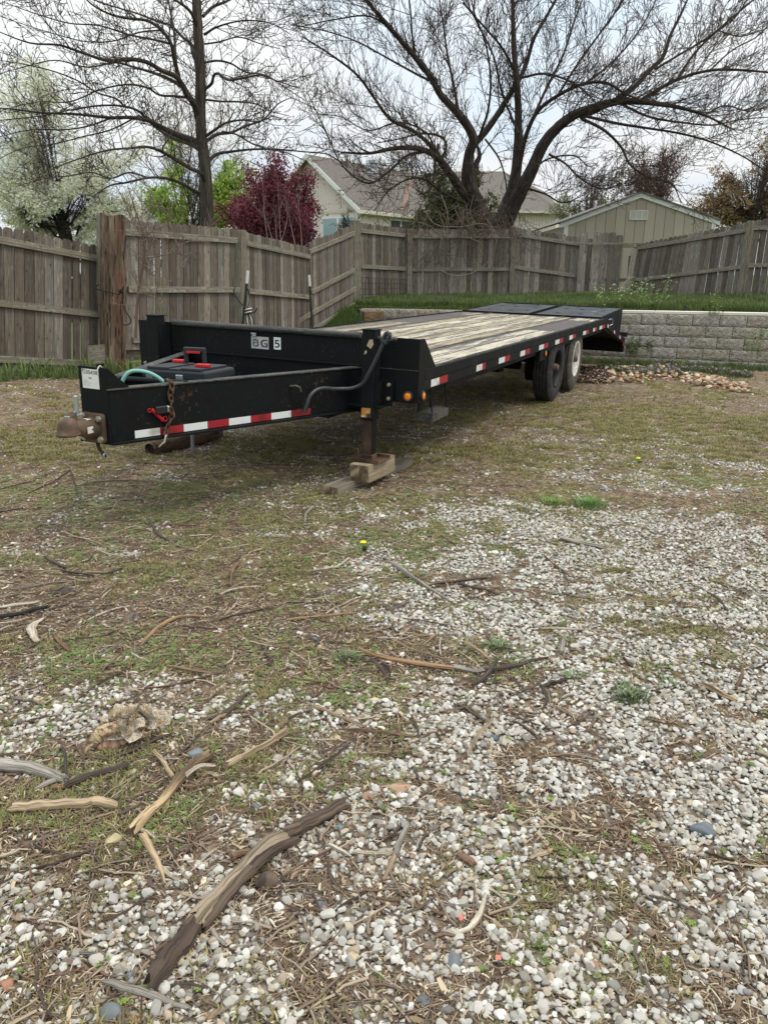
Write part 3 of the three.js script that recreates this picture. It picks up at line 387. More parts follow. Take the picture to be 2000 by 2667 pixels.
// landing jacks
function jack(z, side) {
  const zc = z, J = new THREE.Group(); J.name = 'landing_jack'; trailer.add(J); J.position.set(0, 0, zc);
  part('outer_tube', mergeGeometries([box(-5.88, -5.782, 0.545, 1.15, -0.048, 0.048, { r: 0.006 }), box(-5.885, -5.777, 1.15, 1.158, -0.053, 0.053, { r: 0.003 })]), paint, J);
  part('inner_leg', box(-5.866, -5.796, 0.262, 0.56, -0.035, 0.035, { r: 0.005 }), rust, J);
  part('leg_slot', box(-5.868, -5.8, 0.3, 0.545, 0.0345, 0.0365, { r: 0.001 }).translate(0, 0, 0), paint, J);
  part('mounting_bracket', mergeGeometries([box(-5.76, -5.752, 0.638, 0.815, -0.215, 0.135, { r: 0.002 }), box(-5.86, -5.752, 0.632, 0.64, -0.17, 0.1, { r: 0.002 }), box(-5.87, -5.752, 0.64, 0.81, -0.058, -0.049, { r: 0.002 }), box(-5.87, -5.752, 0.64, 0.81, 0.049, 0.058, { r: 0.002 })]), paint, J);
  for (const [y, dz] of [[0.68, -0.185], [0.775, -0.185], [0.69, 0.108], [0.785, 0.108]]) bolt(J, -5.765, y, dz, 'x');
  part('foot_plate', mergeGeometries([box(-5.93, -5.73, 0.256, 0.264, -0.09, 0.12), box(-5.93, -5.924, 0.264, 0.284, -0.09, 0.12), box(-5.736, -5.73, 0.264, 0.284, -0.09, 0.12), box(-5.87, -5.79, 0.264, 0.3, -0.045, 0.045)]), rust, J);
  part('pull_ring', new THREE.TorusGeometry(0.03, 0.007, 8, 20).scale(0.75, 1.4, 1).rotateY(0.9).translate(-5.9, 0.3, -0.06), rust, J);
  return J;
}
const jr = jack(-0.31); for (const c of jack(-2.14).children) if (['inner_leg', 'foot_plate', 'pull_ring', 'leg_slot'].includes(c.name)) c.position.y = 0.14;
{ const f = trailer.worldToLocal(gp(503, 1178)), D2 = new THREE.Group(); D2.name = 'drop_leg'; trailer.add(D2); part('leg', tube([[f.x, f.y - 0.01, f.z], [f.x + 0.01, 0.6, f.z]], 0.016, 8), M('#7b7f80', 0.6), D2); part('brace', tube([[f.x, f.y + 0.09, f.z], [f.x + 0.09, 0.6, f.z + 0.06]], 0.009, 6), M('#7b7f80', 0.6), D2); }
part('warning_label', box(-5.8825, -5.8812, 0.565, 0.63, -0.04, 0.03, { flat: 1 }), M('#ffffff', 0.6, { map: tex(64, 64, (i, j) => { const n = fbm(i / 7, j / 7, 3), m = fbm(i / 5 + 30, j / 5, 2); return n < 0.42 ? s8(52, 40, 32) : m > 0.55 ? s8(226, 200, 168) : s8(188, 128, 62); }) }), jr, 'torn orange warning label');
part('paint_scar', extr([[0.0, 0.02], [0.03, 0], [0.05, 0.03], [0.042, 0.065], [0.018, 0.06]], 0.0012).rotateY(-Math.PI / 2).translate(-5.8805, 1.03, -0.01), M('#a99a80', 0.8), jr); part('paint_scar', extr([[0.0, 0.0], [0.02, 0.012], [0.018, 0.03], [0.004, 0.025]], 0.0012).rotateY(-Math.PI / 2).translate(-5.8805, 0.99, -0.028), M('#a99a80', 0.8), jr);
{ // crank handle folded down against the jack
  const crankPaint = M('#33373c', 0.42), C = new THREE.Group(); C.name = 'crank_handle'; trailer.add(C);
  const path = smooth([[-5.94, 1.095, -.165], [-5.935, .963, -.228], [-5.93, .87, -.28], [-5.92, .798, -.331], [-5.93, .765, -.4], [-5.97, .761, -.452], [-6.03, .765, -.493], [-6.098, .775, -.523], [-6.16, .768, -.548], [-6.205, .742, -.562], [-6.222, .715, -.571], [-6.235, .68, -.577]].map((p) => V(...p)), 48);
  part('crank_bar', tube(path, 0.0125, 12), crankPaint, C); part('grip', tube([[-6.232, 0.69, -.574], [-6.252, 0.645, -.583], [-6.256, 0.632, -.585]], (t) => t > 0.9 ? 0.014 : 0.0175, 12), M('#1b1c1e', 0.5), C);
  const fork = new THREE.Shape(); fork.moveTo(-.022, -.035); fork.lineTo(.022, -.035); fork.lineTo(.024, .03); fork.lineTo(.012, .045); fork.lineTo(-.012, .045); fork.lineTo(-.024, .03); const hole = new THREE.Path(); hole.absellipse(0, 0.005, 0.007, 0.02, 0, 6.28); fork.holes.push(hole); const fq = extr(fork, 0.03, { bevel: 0.003 }); fq.rotateY(-Math.PI / 2).rotateX(0.45).translate(-5.93, 1.115, -0.15); part('crank_fork', fq, crankPaint, C);
  part('crank_shaft', tube([[-5.83, 1.1, -.27], [-5.83, 1.1, -.13]], 0.014, 12), steelDark, C); part('crank_shaft', tube([[-5.945, 1.11, -.125], [-5.9, 1.11, -.125], [-5.83, 1.1, -.135]], 0.014, 10), steelDark, C); part('handle_clip', tube([[-6.3, .80, -.665], [-6.29, .805, -.625], [-6.28, .795, -.605], [-6.27, .765, -.6]], 0.008, 8), steelDark, C);
}
// step below the right rail
{ const S = new THREE.Group(); S.name = 'side_step'; trailer.add(S); part('tread', mergeGeometries([box(-5.42, -5.09, 0.543, 0.55, -0.13, 0.0), box(-5.42, -5.09, 0.488, 0.55, -0.006, 0.0), box(-5.42, -5.414, 0.488, 0.55, -0.13, -0.004), box(-5.096, -5.09, 0.488, 0.55, -0.13, -0.004)]), paintWorn, S);
  const leg = (x0, x1) => extr([[x0, 0.54], [x0 + 0.07, 0.54], [x1 + 0.085, 0.76], [x1, 0.76]], 0.008).translate(0, 0, -0.125); part('leg', leg(-5.415, -5.4), paint, S); part('leg', leg(-5.17, -5.16), paint, S); for (const x of [-5.41, -5.1]) part('side_strap', tube([[x, 0.55, -0.01], [x + 0.03, 0.745, -0.05]], 0.006, 6), paint, S); }
// tongue
{
  const P0 = V(-7.44, 0, -1.11), Q0 = V(-5.72, 0, -0.44), Ln = P0.distanceTo(Q0);
  for (const s of [1, -1]) {
    const W = new THREE.Group(); W.name = 'tongue_beam'; trailer.add(W); const a = s > 0 ? P0 : V(P0.x, 0, -2.41 - P0.z), dz = s * (Q0.z - P0.z); W.position.copy(a); W.rotation.y = -Math.atan2(dz, Q0.x - P0.x);
    const zi = (z0, z1) => s > 0 ? [z0, z1] : [-z1, -z0];
    part('web', box(0, Ln, 0.592, 0.876, ...zi(-0.012, 0), { r: 0.002 }), paint, W); part('top_flange', box(-0.012, Ln, 0.876, 0.886, ...zi(-0.06, 0.008), { r: 0.003 }), paintWorn, W, 'scuffed top flange'); part('bottom_flange', box(-0.012, Ln, 0.578, 0.592, ...zi(-0.06, 0.03), { r: 0.003 }), paint, W);
    if (s > 0) {
      const xs = [0.133, 0.29, 0.44, 0.602, 0.752, 0.914, 1.071, 1.233, 1.395]; for (let k = 0; k < 8; k++) part('reflective_tape', box(xs[k] + 0.001, xs[k + 1] - 0.001, 0.597, 0.64, 0.0, 0.0016, { flat: 1 }), k & 1 ? tapeRed : tapeWhite, W);
      part('breakaway_switch', box(0.254, 0.33, 0.722, 0.768, 0.0, 0.035, { r: 0.008 }), M('#16181a', 0.5), W); part('switch_end', box(0.328, 0.345, 0.73, 0.764, 0.004, 0.032, { r: 0.006 }), wornWhite, W);
      const hx = []; for (let k = 0; k <= 150; k++) { const t = k / 150, a2 = t * 13 * 6.283, cx = lerp(0.238, 0.305, t), cy = lerp(0.752, 0.682, t), nx = 0.72, ny = 0.69; hx.push(V(cx + nx * Math.cos(a2) * 0.009, cy + ny * Math.cos(a2) * 0.009, 0.014 + Math.sin(a2) * 0.009)); } part('breakaway_cable', tube(hx, 0.0026, 5), M('#d2202e', 0.45), W, 'coiled red breakaway cable');
      for (const [R1, x, y] of [[0.014, 0.318, 0.69], [0.01, 0.226, 0.748]]) part('cable_loop', new THREE.TorusGeometry(R1, R1 * 0.21, 6, 16).translate(x, y, 0.014), M('#d2202e', 0.45), W);
      // rusty safety chain laid over the beam and hanging down its face
      const ch = new THREE.Group(); ch.name = 'safety_chain'; W.add(ch); const link = (() => { const c = new THREE.CurvePath(), pts = []; for (let k = 0; k < 24; k++) { const t = k / 24 * 6.283; pts.push(V(0.012 * Math.cos(t), 0.0125 * Math.sin(t) + (Math.sin(t) > 0 ? 0.011 : -0.011), 0)); } return new THREE.TubeGeometry(new THREE.CatmullRomCurve3(pts, true), 30, 0.0058, 7, true); })();
      const cp = smooth([V(0.37, 0.885, -0.03), V(0.368, 0.9, -0.002), V(0.37, 0.875, 0.018), V(0.358, 0.826, 0.016), V(0.36, 0.788, 0.02), V(0.35, 0.752, 0.026), V(0.355, 0.718, 0.032), V(0.346, 0.686, 0.026), V(0.331, 0.655, 0.022), V(0.316, 0.623, 0.024), V(0.298, 0.59, 0.042), V(0.281, 0.561, 0.046), V(0.25, 0.532, 0.03)], 400);
      let acc = 0, cnt = 0; for (let k = 1; k < 400; k++) { acc += cp[k].distanceTo(cp[k - 1]); if (acc > 0.0345) { acc = 0; const b = part('chain_link', link, cnt > 9 ? boltSteel : rust, ch), T = cp[Math.min(399, k + 4)].clone().sub(cp[k - 4]).normalize(); b.position.copy(cp[k]); b.quaternion.setFromUnitVectors(V(0, 1, 0), T).multiply(new THREE.Quaternion().setFromAxisAngle(V(0, 1, 0), cnt++ % 2 ? 1.35 : -0.25)); } }
    }
  }
  part('nose_plate', box(-7.454, -7.44, 0.577, 1.0, -1.301, -1.109, { r: 0.004 }), paint); part('nose_gusset', extr([[0, 0.886], [0.125, 0.886], [0, 1.0]], 0.01).rotateY(-0.37).translate(-7.44, 0, -1.118), paint); part('nose_gusset', extr([[0, 0.886], [0.125, 0.886], [0, 1.0]], 0.01).rotateY(0.37).translate(-7.44, 0, -1.3), paint); part('nose_shelf', box(-7.44, -7.25, 0.862, 0.872, -1.28, -1.13), paintWorn);
  for (const [y, z] of [[0.846, -1.26], [0.842, -1.156]]) part('bolt_hole', new THREE.CylinderGeometry(0.011, 0.011, 0.002, 14).rotateZ(Math.PI / 2).translate(-7.4545, y, z), M('#050505', 1));
  // registration card and number on the nose plate
  const c = document.createElement('canvas'); c.width = 256; c.height = 256; const k = c.getContext('2d'), r = rng(12); k.fillStyle = '#dedcd4'; k.fillRect(0, 0, 256, 256); k.fillStyle = '#15171a'; k.font = 'bold 66px sans-serif'; k.fillText('05438', 62, 66); k.fillStyle = '#6e6e68'; for (let i = 0; i < 36; i++) { k.fillRect(r() * 60, r() * 70, 3 + r() * 22, 2 + r() * 8); } k.fillStyle = '#8a8a84'; k.fillRect(100, 108, 46, 22); for (let y = 150; y < 230; y += 16) k.fillRect(14, y, 70 + r() * 90, 4);
  const t = new THREE.CanvasTexture(c); t.colorSpace = THREE.SRGBColorSpace;
  part('registration_card', new THREE.BoxGeometry(0.118, 0.105, 0.0015).rotateY(-Math.PI / 2).translate(-7.4555, 0.934, -1.215), M('#ffffff', 0.6, { map: t })); part('cable_tie', tube(smooth([V(-7.458, 0.96, -1.155), V(-7.464, 0.99, -1.15), V(-7.45, 1.008, -1.145), V(-7.435, 0.99, -1.14)], 12), 0.0035, 6), wornWhite);
  // ball coupler
  const G = new THREE.Group(); G.name = 'ball_coupler'; trailer.add(G); const ps = new THREE.Shape(), w = 0.08, hh = 0.082, rr = 0.022; ps.moveTo(-w + rr, -hh); ps.lineTo(w - rr, -hh); ps.quadraticCurveTo(w, -hh, w, -hh + rr); ps.lineTo(w, hh - rr); ps.quadraticCurveTo(w, hh, w - rr, hh); ps.lineTo(-w + rr, hh); ps.quadraticCurveTo(-w, hh, -w, hh - rr); ps.lineTo(-w, -hh + rr); ps.quadraticCurveTo(-w, -hh, -w + rr, -hh);
  part('flange', extr(ps, 0.02, { bevel: 0.003 }).rotateY(-Math.PI / 2).translate(-7.455, 0.668, -1.212), castIron, G);
  for (const [y, z] of [[0.724, -1.155], [0.611, -1.152], [0.731, -1.27], [0.611, -1.27]]) bolt(G, -7.484, y, z, 'x', 0.0175);
  const neck = new Tubes(); neck.add([V(-7.47, 0.668, -1.212), V(-7.52, 0.672, -1.212), V(-7.575, 0.69, -1.212), V(-7.62, 0.695, -1.212)], [0.066, 0.052, 0.046, 0.04], 16, { cap: true }); part('neck', neck.geo(), castIron, G);
  const dome = new THREE.LatheGeometry([[0.0, 0.062], [0.02, 0.06], [0.038, 0.05], [0.05, 0.03], [0.055, 0.005], [0.056, -0.02], [0.062, -0.024], [0.062, -0.036], [0.05, -0.038], [0.044, -0.03], [0.04, 0.0]].map((p) => new THREE.Vector2(...p)), 28).scale(1.05, 1, 0.95).translate(-7.645, 0.692, -1.212); part('ball_socket', dome, castIron, G); part('latch_hump', new THREE.SphereGeometry(0.032, 16, 12).scale(1.1, 1.2, 0.8).translate(-7.615, 0.742, -1.212), castIron, G);
  part('latch_lever', mergeGeometries([box(-7.585, -7.565, 0.755, 0.86, -1.222, -1.2, { r: 0.006 }), box(-7.65, -7.54, 0.75, 0.76, -1.228, -1.196, { r: 0.004 }), tube([[-7.6, .745, -1.212], [-7.6, .775, -1.212]], 0.014, 10).toNonIndexed()].map((q) => { q.deleteAttribute('uv'); return q; })), galv, G); part('sticker', box(-7.55, -7.5, 0.722, 0.7235, -1.235, -1.19, { flat: 1 }).rotateZ(0), wornWhite, G); part('sticker', box(-7.56, -7.52, 0.655, 0.69, -1.163, -1.1615, { flat: 1 }), wornWhite, G);
  part('chain_end', tube(smooth([V(-7.42, 0.577, -1.24), V(-7.43, 0.54, -1.22), V(-7.425, 0.51, -1.2), V(-7.43, 0.5, -1.185)], 12), (t2) => 0.008 + 0.004 * Math.abs(Math.sin(t2 * 14)), 7), rust, G); part('chain_hook', new THREE.TorusGeometry(0.017, 0.005, 6, 16, 5).translate(-7.43, 0.508, -1.175), galv, G);
  // tray between the beams
  part('tongue_tray', mergeGeometries([box(-6.95, -5.73, 0.7, 0.708, -1.45, -0.96), box(-6.96, -6.94, 0.6, 0.7, -1.45, -0.96)]), paint); part('tongue_brace', tube([[-7.05, 0.87, -1.42], [-6.98, 0.875, -0.95]], 0.02, 10), paint);
}
// wheels
const tyreGeo = (() => { const pr = [[0.235, -0.085], [0.24, -0.1], [0.262, -0.108], [0.3, -0.113], [0.345, -0.112], [0.388, -0.1], [0.408, -0.088], [0.42, -0.08]]; for (let k = 0; k < 4; k++) { const z = -0.058 + k * 0.039; pr.push([0.42, z - 0.008], [0.411, z - 0.0065], [0.411, z + 0.0065], [0.42, z + 0.008]); } const n = pr.slice(0, 8).reverse().map(([a, b]) => [a, -b]); pr.push(...n); const q = new THREE.LatheGeometry(pr.map((p) => new THREE.Vector2(...p)), 72); const uv = q.attributes.uv; for (let i = 0; i < uv.count; i++) uv.setXY(i, uv.getX(i) * 10, uv.getY(i) * 2); return q.rotateX(Math.PI / 2); })();
const rimBarrel = new THREE.LatheGeometry([[0.2, -0.1], [0.205, -0.02], [0.2, 0.05], [0.212, 0.09], [0.226, 0.098], [0.238, 0.1], [0.238, 0.106], [0.228, 0.108], [0.214, 0.104], [0.203, 0.09], [0.196, 0.05], [0.196, -0.1]].map((p) => new THREE.Vector2(...p)), 56).rotateX(Math.PI / 2);
const rimDisc = (() => { const s = new THREE.Shape(); s.absarc(0, 0, 0.2, 0, 6.2832); for (let k = 0; k < 5; k++) { const h = new THREE.Path(); const a = k * 1.2566 + 0.4; h.absellipse(0.138 * Math.cos(a), 0.138 * Math.sin(a), 0.024, 0.018, 0, 6.2832, false, a + 1.57); s.holes.push(h); } const q = new THREE.ExtrudeGeometry(s, { depth: 0.012, bevelEnabled: false, curveSegments: 36 }), p = q.attributes.position; for (let i = 0; i < p.count; i++) { const r = Math.hypot(p.getX(i), p.getY(i)); p.setZ(i, p.getZ(i) + 0.05 * (1 - ss(0.09, 0.19, r)) - 0.03); } q.computeVertexNormals(); return q; })();
const hubGeo = new THREE.LatheGeometry([[0.0, 0.125], [0.03, 0.12], [0.042, 0.105], [0.046, 0.06], [0.062, 0.05], [0.066, 0.0]].map((p) => new THREE.Vector2(...p)), 24).rotateX(Math.PI / 2), nutGeo = new THREE.CylinderGeometry(0.011, 0.013, 0.022, 6).rotateX(Math.PI / 2);
const rimBlack = M('#ffffff', 0.6, { map: paintTex }), rimWhite = wornWhite;
function wheel(x, z, side, m, full) { const Wg = new THREE.Group(); Wg.name = 'wheel'; trailer.add(Wg); Wg.position.set(x, 0.445, z); if (side < 0) Wg.rotation.y = Math.PI; Wg.rotation.z = x * 1.7; part('tyre', tyreGeo, x > -0.5 ? rubberDusty : rubber, Wg); part('rim', rimBarrel, m, Wg); part('wheel_disc', rimDisc, m, Wg); if (full) { part('hub', hubGeo, m === rimWhite ? castIron : castIron, Wg); for (let k = 0; k < 8; k++) { const a = k * 0.7854; const nn = part('lug_nut', nutGeo, steelDark, Wg); nn.position.set(0.088 * Math.cos(a), 0.088 * Math.sin(a), 0.035); } } return Wg; }
wheel(-1.13, -0.145, 1, rimBlack, true); wheel(0.01, -0.145, 1, rimWhite, true); wheel(-1.13, -2.26, -1, rimBlack); wheel(0.01, -2.26, -1, rimBlack);
for (const x of [-1.13, 0.01]) { part('brake_drum', tube([[x, 0.445, -0.27], [x, 0.445, -0.4]], 0.18, 24), paint); part('axle', tube([[x, 0.445, -0.5], [x, 0.445, -2.1]], 0.06, 12), paint); for (const z of [-0.62, -1.79]) part('leaf_spring', box(x - 0.4, x + 0.4, 0.5, 0.54, z - 0.03, z + 0.03), paint); }
part('spring_hanger', box(-1.85, -1.66, 0.42, 0.7, -0.66, -0.56), paint); part('spring_hanger', box(-0.63, -0.48, 0.42, 0.7, -0.66, -0.56), paint);
{ const q = part('lamp_bracket', box(-2.17, -1.9, 0.615, 0.735, -0.06, -0.02, { r: 0.006 }), paint); const l = lamp(-1.955, 0.685, -0.016, true); l.scale.set(1.0, 1, 1.15); }
// dovetail and the two folded ramps
{
  for (const z of [0, -2.41 + 0.016]) { part('dovetail_rail', extr([[1.96, 0.886], [2.02, 0.742], [4.17, 0.345], [4.2, 0.43], [2.3, 0.83], [2.02, 0.886]], 0.016).translate(0, 0, z - 0.016), paint); part('dovetail_frame', extr([[1.98, 0.8], [4.2, 0.4], [4.25, 0.2], [4.17, 0.19], [4.1, 0.36], [1.98, 0.71]], 0.05).translate(0, 0, z - 0.07 + (z ? 0.06 : 0)), paint); }
  part('dovetail_deck', extr([[1.96, 0.84], [4.2, 0.42], [4.2, 0.395], [1.96, 0.80]], 2.27).translate(0, 0, -2.34), paint); part('rear_bar', box(4.18, 4.25, 0.185, 0.44, -2.41, -0.0, { r: 0.006 }), paint);
  for (const [a, b] of [[2.06, 2.26], [2.8, 3.0], [3.5, 3.7]]) { const tp = (x0, x1, m) => { const y = (x) => 0.742 - (x - 2.02) * 0.1847 + 0.014; part('reflective_tape', extr([[x0, y(x0)], [x1, y(x1)], [x1, y(x1) + 0.05], [x0, y(x0) + 0.05]], 0.0015).translate(0, 0, 0.0), m); }; tp(a, (a + b) / 2, tapeWhite); tp((a + b) / 2 + 0.002, b, tapeRed); }
  part('reflective_tape', box(4.05, 4.18, 0.3, 0.38, 0.0, 0.0015, { flat: 1 }), tapeRed); part('tail_lamp', box(4.2, 4.3, 0.46, 0.54, -0.12, 0.03, { r: 0.006 }), M('#141416', 0.5)); part('tail_lamp', box(4.251, 4.262, 0.22, 0.34, -0.2, -0.06, { r: 0.004 }), redLens);
  const rampPaint = M('#ffffff', 0.62, { map: tex(512, 512, (i, j) => { const [a, b, c] = paintNoise(i, j); let k = mix3(s8(40, 43, 47), s8(78, 82, 84), clamp(a * 1.6 - 0.35)); return mix3(k, s8(116, 112, 106), ss(0.6, 0.78, b) * 0.35); }) });
  for (const [z0, z1] of [[-1.15, -0.085], [-2.33, -1.235]]) {
    const G2 = new THREE.Group(); G2.name = 'ramp'; trailer.add(G2); G2.position.set(1.86, 0.87, 0); G2.rotation.z = 0.028;
    part('ramp_plate', box(0.02, 2.24, 0.012, 0.024, z0, z1, { r: 0.003 }), rampPaint, G2); for (const z of [z0, z1 - 0.012]) part('ramp_side', extr([[0.0, 0.03], [0.0, -0.01], [0.55, -0.13], [2.24, -0.40], [2.25, 0.02], [2.24, 0.034]], 0.012).translate(0, 0, z), paint, G2);
    part('ramp_lip', box(2.232, 2.25, -0.4, 0.03, z0 + 0.012, z1 - 0.012), paint, G2); part('ramp_edge', box(0.0, 0.03, 0.0, 0.036, z0, z1), paint, G2); part('ramp_ridge', box(2.19, 2.235, 0.024, 0.04, z0 + 0.1, z1 - 0.35), paint, G2); const w = z1 - z0;
    for (const [x, f] of [[0.55, .25], [0.55, .6], [0.7, .82], [1.5, .2], [1.5, .45], [1.4, .8], [1.95, .3], [1.95, .7]]) part('ramp_slot', box(x, x + 0.11, 0.0235, 0.0262, z0 + w * f - 0.03, z0 + w * f + 0.03, { r: 0.001 }), M('#08090a', 1), G2);
    part('hinge', box(-0.06, 0.05, -0.03, 0.02, z0 + w * 0.42, z0 + w * 0.48), paintWorn, G2);
  }
  part('light_scuff', box(3.05, 3.2, 0.9275, 0.9290, -0.45, -0.36, { flat: 1 }).translate(0, 0, 0), M('#b9b4a8', 0.8)).rotation.z = 0; part('grab_loop', tube([[2.08, 0.86, 0.004], [2.16, 0.87, 0.03], [2.3, 0.86, 0.03], [2.36, 0.78, 0.03], [2.22, 0.76, 0.004]], 0.007, 7), galv); part('rear_cross_rail', box(1.74, 1.84, 0.84, 0.884, -2.35, -0.06), paint);
}
// ---------------------------------------------------------------- things lying in and under the tongue
{ // black plastic tool case
  const bp = M('#17191b', 0.55), bp2 = M('#1f2225', 0.6), redP = M('#c8141c', 0.4), t = thing('tool_case', 'black plastic tool case with red latches and handle lying in the trailer tongue', 'tool case', TL(-6.70, 0.722, -1.15)); t.rotation.y = R(65.3 - 90); t.scale.set(0.68, 1, 0.76);
  // x across (wide), z towards the nose of the trailer at -x of the trailer
  part('lower_shell', box(-0.36, 0.36, 0, 0.13, -0.2, 0.2, { r: 0.03 }), bp, t); part('lid', mergeGeometries([box(-0.36, 0.36, 0.136, 0.2, -0.2, 0.2, { r: 0.03 }), box(-0.3, -0.06, 0.195, 0.216, -0.16, 0.19, { r: 0.01 }), box(0.08, 0.3, 0.195, 0.216, -0.16, 0.19, { r: 0.01 }), box(-0.05, 0.07, 0.195, 0.208, -0.19, 0.19, { r: 0.008 })]), bp2, t);
  for (const x of [-0.3, 0.04]) part('side_latch', mergeGeometries([box(x, x + 0.075, 0.07, 0.175, 0.2, 0.214, { r: 0.004 }), box(x + 0.008, x + 0.02, 0.075, 0.17, 0.214, 0.22, { r: 0.002 }), box(x + 0.055, x + 0.067, 0.075, 0.17, 0.214, 0.22, { r: 0.002 })]), galv, t);
  for (const x of [-0.22, 0.22]) part('latch', box(x - 0.06, x + 0.08, 0.216, 0.236, -0.15 + (x > 0 ? 0.2 : 0), -0.1 + (x > 0 ? 0.2 : 0), { r: 0.008 }), redP, t);
  const H2 = part('handle', mergeGeometries([box(-0.13, 0.11, 0.29, 0.318, -0.125, -0.09, { r: 0.01 }), box(-0.13, -0.1, 0.2, 0.305, -0.125, -0.09, { r: 0.008 }), box(0.08, 0.11, 0.2, 0.305, -0.125, -0.09, { r: 0.008 })]), bp2, t); part('handle_grip', box(-0.09, 0.07, 0.282, 0.296, -0.085, -0.08, { r: 0.003 }), redP, H2);
}
{ const t = thing('garden_hose', 'pale green hose looped over the brace at the front of the tongue', 'hose', TL(-7.14, 0.87, -1.28)), q = (x, y, z) => TL(x, y, z).sub(t.position); part('hose_loop', tube(smooth([q(-7.16, 0.72, -1.28), q(-7.17, 0.86, -1.27), q(-7.14, 0.935, -1.23), q(-7.08, 0.935, -1.16), q(-7.02, 0.885, -1.1), q(-6.98, 0.8, -1.06)], 40), 0.0115, 10), M('#7fb3a8', 0.45), t); }
{ const t = thing('blue_rag', 'crumpled blue rag hanging by the right red latch of the tool case', 'rag', TL(-6.86, 0.855, -0.93)); const q = new THREE.SphereGeometry(0.03, 14, 10), p = q.attributes.position; for (let i = 0; i < p.count; i++) { const k = 0.6 + 0.9 * fbm(p.getX(i) * 40 + 9, p.getY(i) * 40 + p.getZ(i) * 30, 2); p.setXYZ(i, p.getX(i) * k * 1.2, p.getY(i) * k, p.getZ(i) * k); } q.computeVertexNormals(); part('rag_cloth', q, M('#4a57b4', 0.9), t); }
const endGrain = M('#ffffff', 0.95, { map: tex(256, 256, (i, j) => { const r = Math.hypot(i - 190, j - 60) / 10 + fbm(i / 40, j / 40, 3) * 3, s = 0.5 + 0.5 * Math.sin(r * 3); return mix3(mix3(s8(96, 80, 60), s8(166, 146, 112), s), s8(60, 48, 36), ss(0.55, 0.75, fbm(i / 20, j / 20 + 8, 3)) * 0.6); }) });
const SHADE_WOOD = M('#7a6a5a', 0.95, { map: withRep(woodTex(s8(88, 76, 62), s8(110, 96, 80), s8(140, 124, 102), 31, 0.4), 2, 1) });
const beamWood = M('#ffffff', 0.92, { map: withRep(woodTex(s8(118, 104, 82), s8(140, 126, 104), s8(190, 174, 144), 21, 0.25), 2.5, 1.2), bumpMap: boardBump, bumpScale: 0.003 });
function timber(name, label, cat, L, h, w, m, pos, turn, wonk = 0.004, seed = 1) {
  const t = thing(name, label, cat, pos); t.rotation.y = turn; const q = new THREE.BoxGeometry(L, h, w, 24, 3, 3), p = q.attributes.position;
  for (let i = 0; i < p.count; i++) { const x = p.getX(i), e = ss(L * 0.5 - 0.10, L * 0.5, Math.abs(x)); p.setXYZ(i, x + wonk * 4 * e * (fbm(p.getY(i) * 30 + seed, p.getZ(i) * 30, 2) - .5), p.getY(i) + h / 2 + wonk * (fbm(x * 6 + seed, p.getZ(i) * 20, 2) - .5) * 2, p.getZ(i) * (1 - wonk * 6 * e) + wonk * 2 * (fbm(x * 5, p.getY(i) * 20 + seed, 2) - .5)); }
  q.computeVertexNormals(); const n = metreUV(q, 'x'); part('timber_body', n, m, t);
  for (const s of [-1, 1]) part('cut_end', metreUV(new THREE.BoxGeometry(0.006, h * 0.94, w * 0.9).translate(s * (L / 2 + 0.001), h / 2, 0)), endGrain, t); return t;
}
{
  const a = gp(875, 1270), b = gp(1045, 1205), mid = a.clone().add(b).multiplyScalar(0.5), turn = Math.atan2(-(b.z - a.z), b.x - a.x), foot = TL(-5.83, 0.256, -0.3), top = foot.y;
  mid.x = lerp(mid.x, foot.x, 0.5); mid.z = lerp(mid.z, foot.z, 0.5); mid.y = g(mid.x, mid.z) - 0.02;
  const pl = timber('timber_plank', 'grey weathered plank lying on the ground under the wood block', 'plank', 0.98, 0.075, 0.14, greyWood, mid, turn, 0.01, 5);
  timber('timber_block', 'squared wood block under the foot of the right landing jack', 'wood block', 0.4, top - (mid.y + 0.076) - 0.004, 0.15, beamWood, V(foot.x + 0.02, mid.y + 0.077, foot.z - 0.03), turn + 0.1, 0.003, 9);
}

// ---------------------------------------------------------------- weathered board fences
const BW = 0.141, boardGeos = Array.from({ length: 16 }, (_, k) => {
  const r = rng(400 + k), w = BW / 2 - 0.002, y0 = -1.62, y1 = 0.175, e = 0.028 + 0.012 * r(), j = () => (r() - 0.5) * 0.008;
  const q = extr([[-w + j() * .3, y0 + j()], [w + j() * .3, y0 + j()], [w, y1 - e * 1.15 + j()], [w - e * .35, y1 - e * .35], [w - e, y1 + j()], [-w + e, y1 + j()], [-w + e * .35, y1 - e * .35], [-w, y1 - e * 1.15 + j()]], 0.016).translate(0, 0, -0.008), uv = q.attributes.uv, p = q.attributes.position;
  for (let i = 0; i < p.count; i++) uv.setXY(i, ((k % 8) + clamp(p.getX(i) / BW + 0.5, 0.02, 0.98)) / 8, (p.getY(i) + 1.7) / 1.95 + (k > 7 ? 0.43 : 0)); return q;
});
const faceCam = (d) => { const n = V(-d.z, 0, d.x).normalize(); return n; };
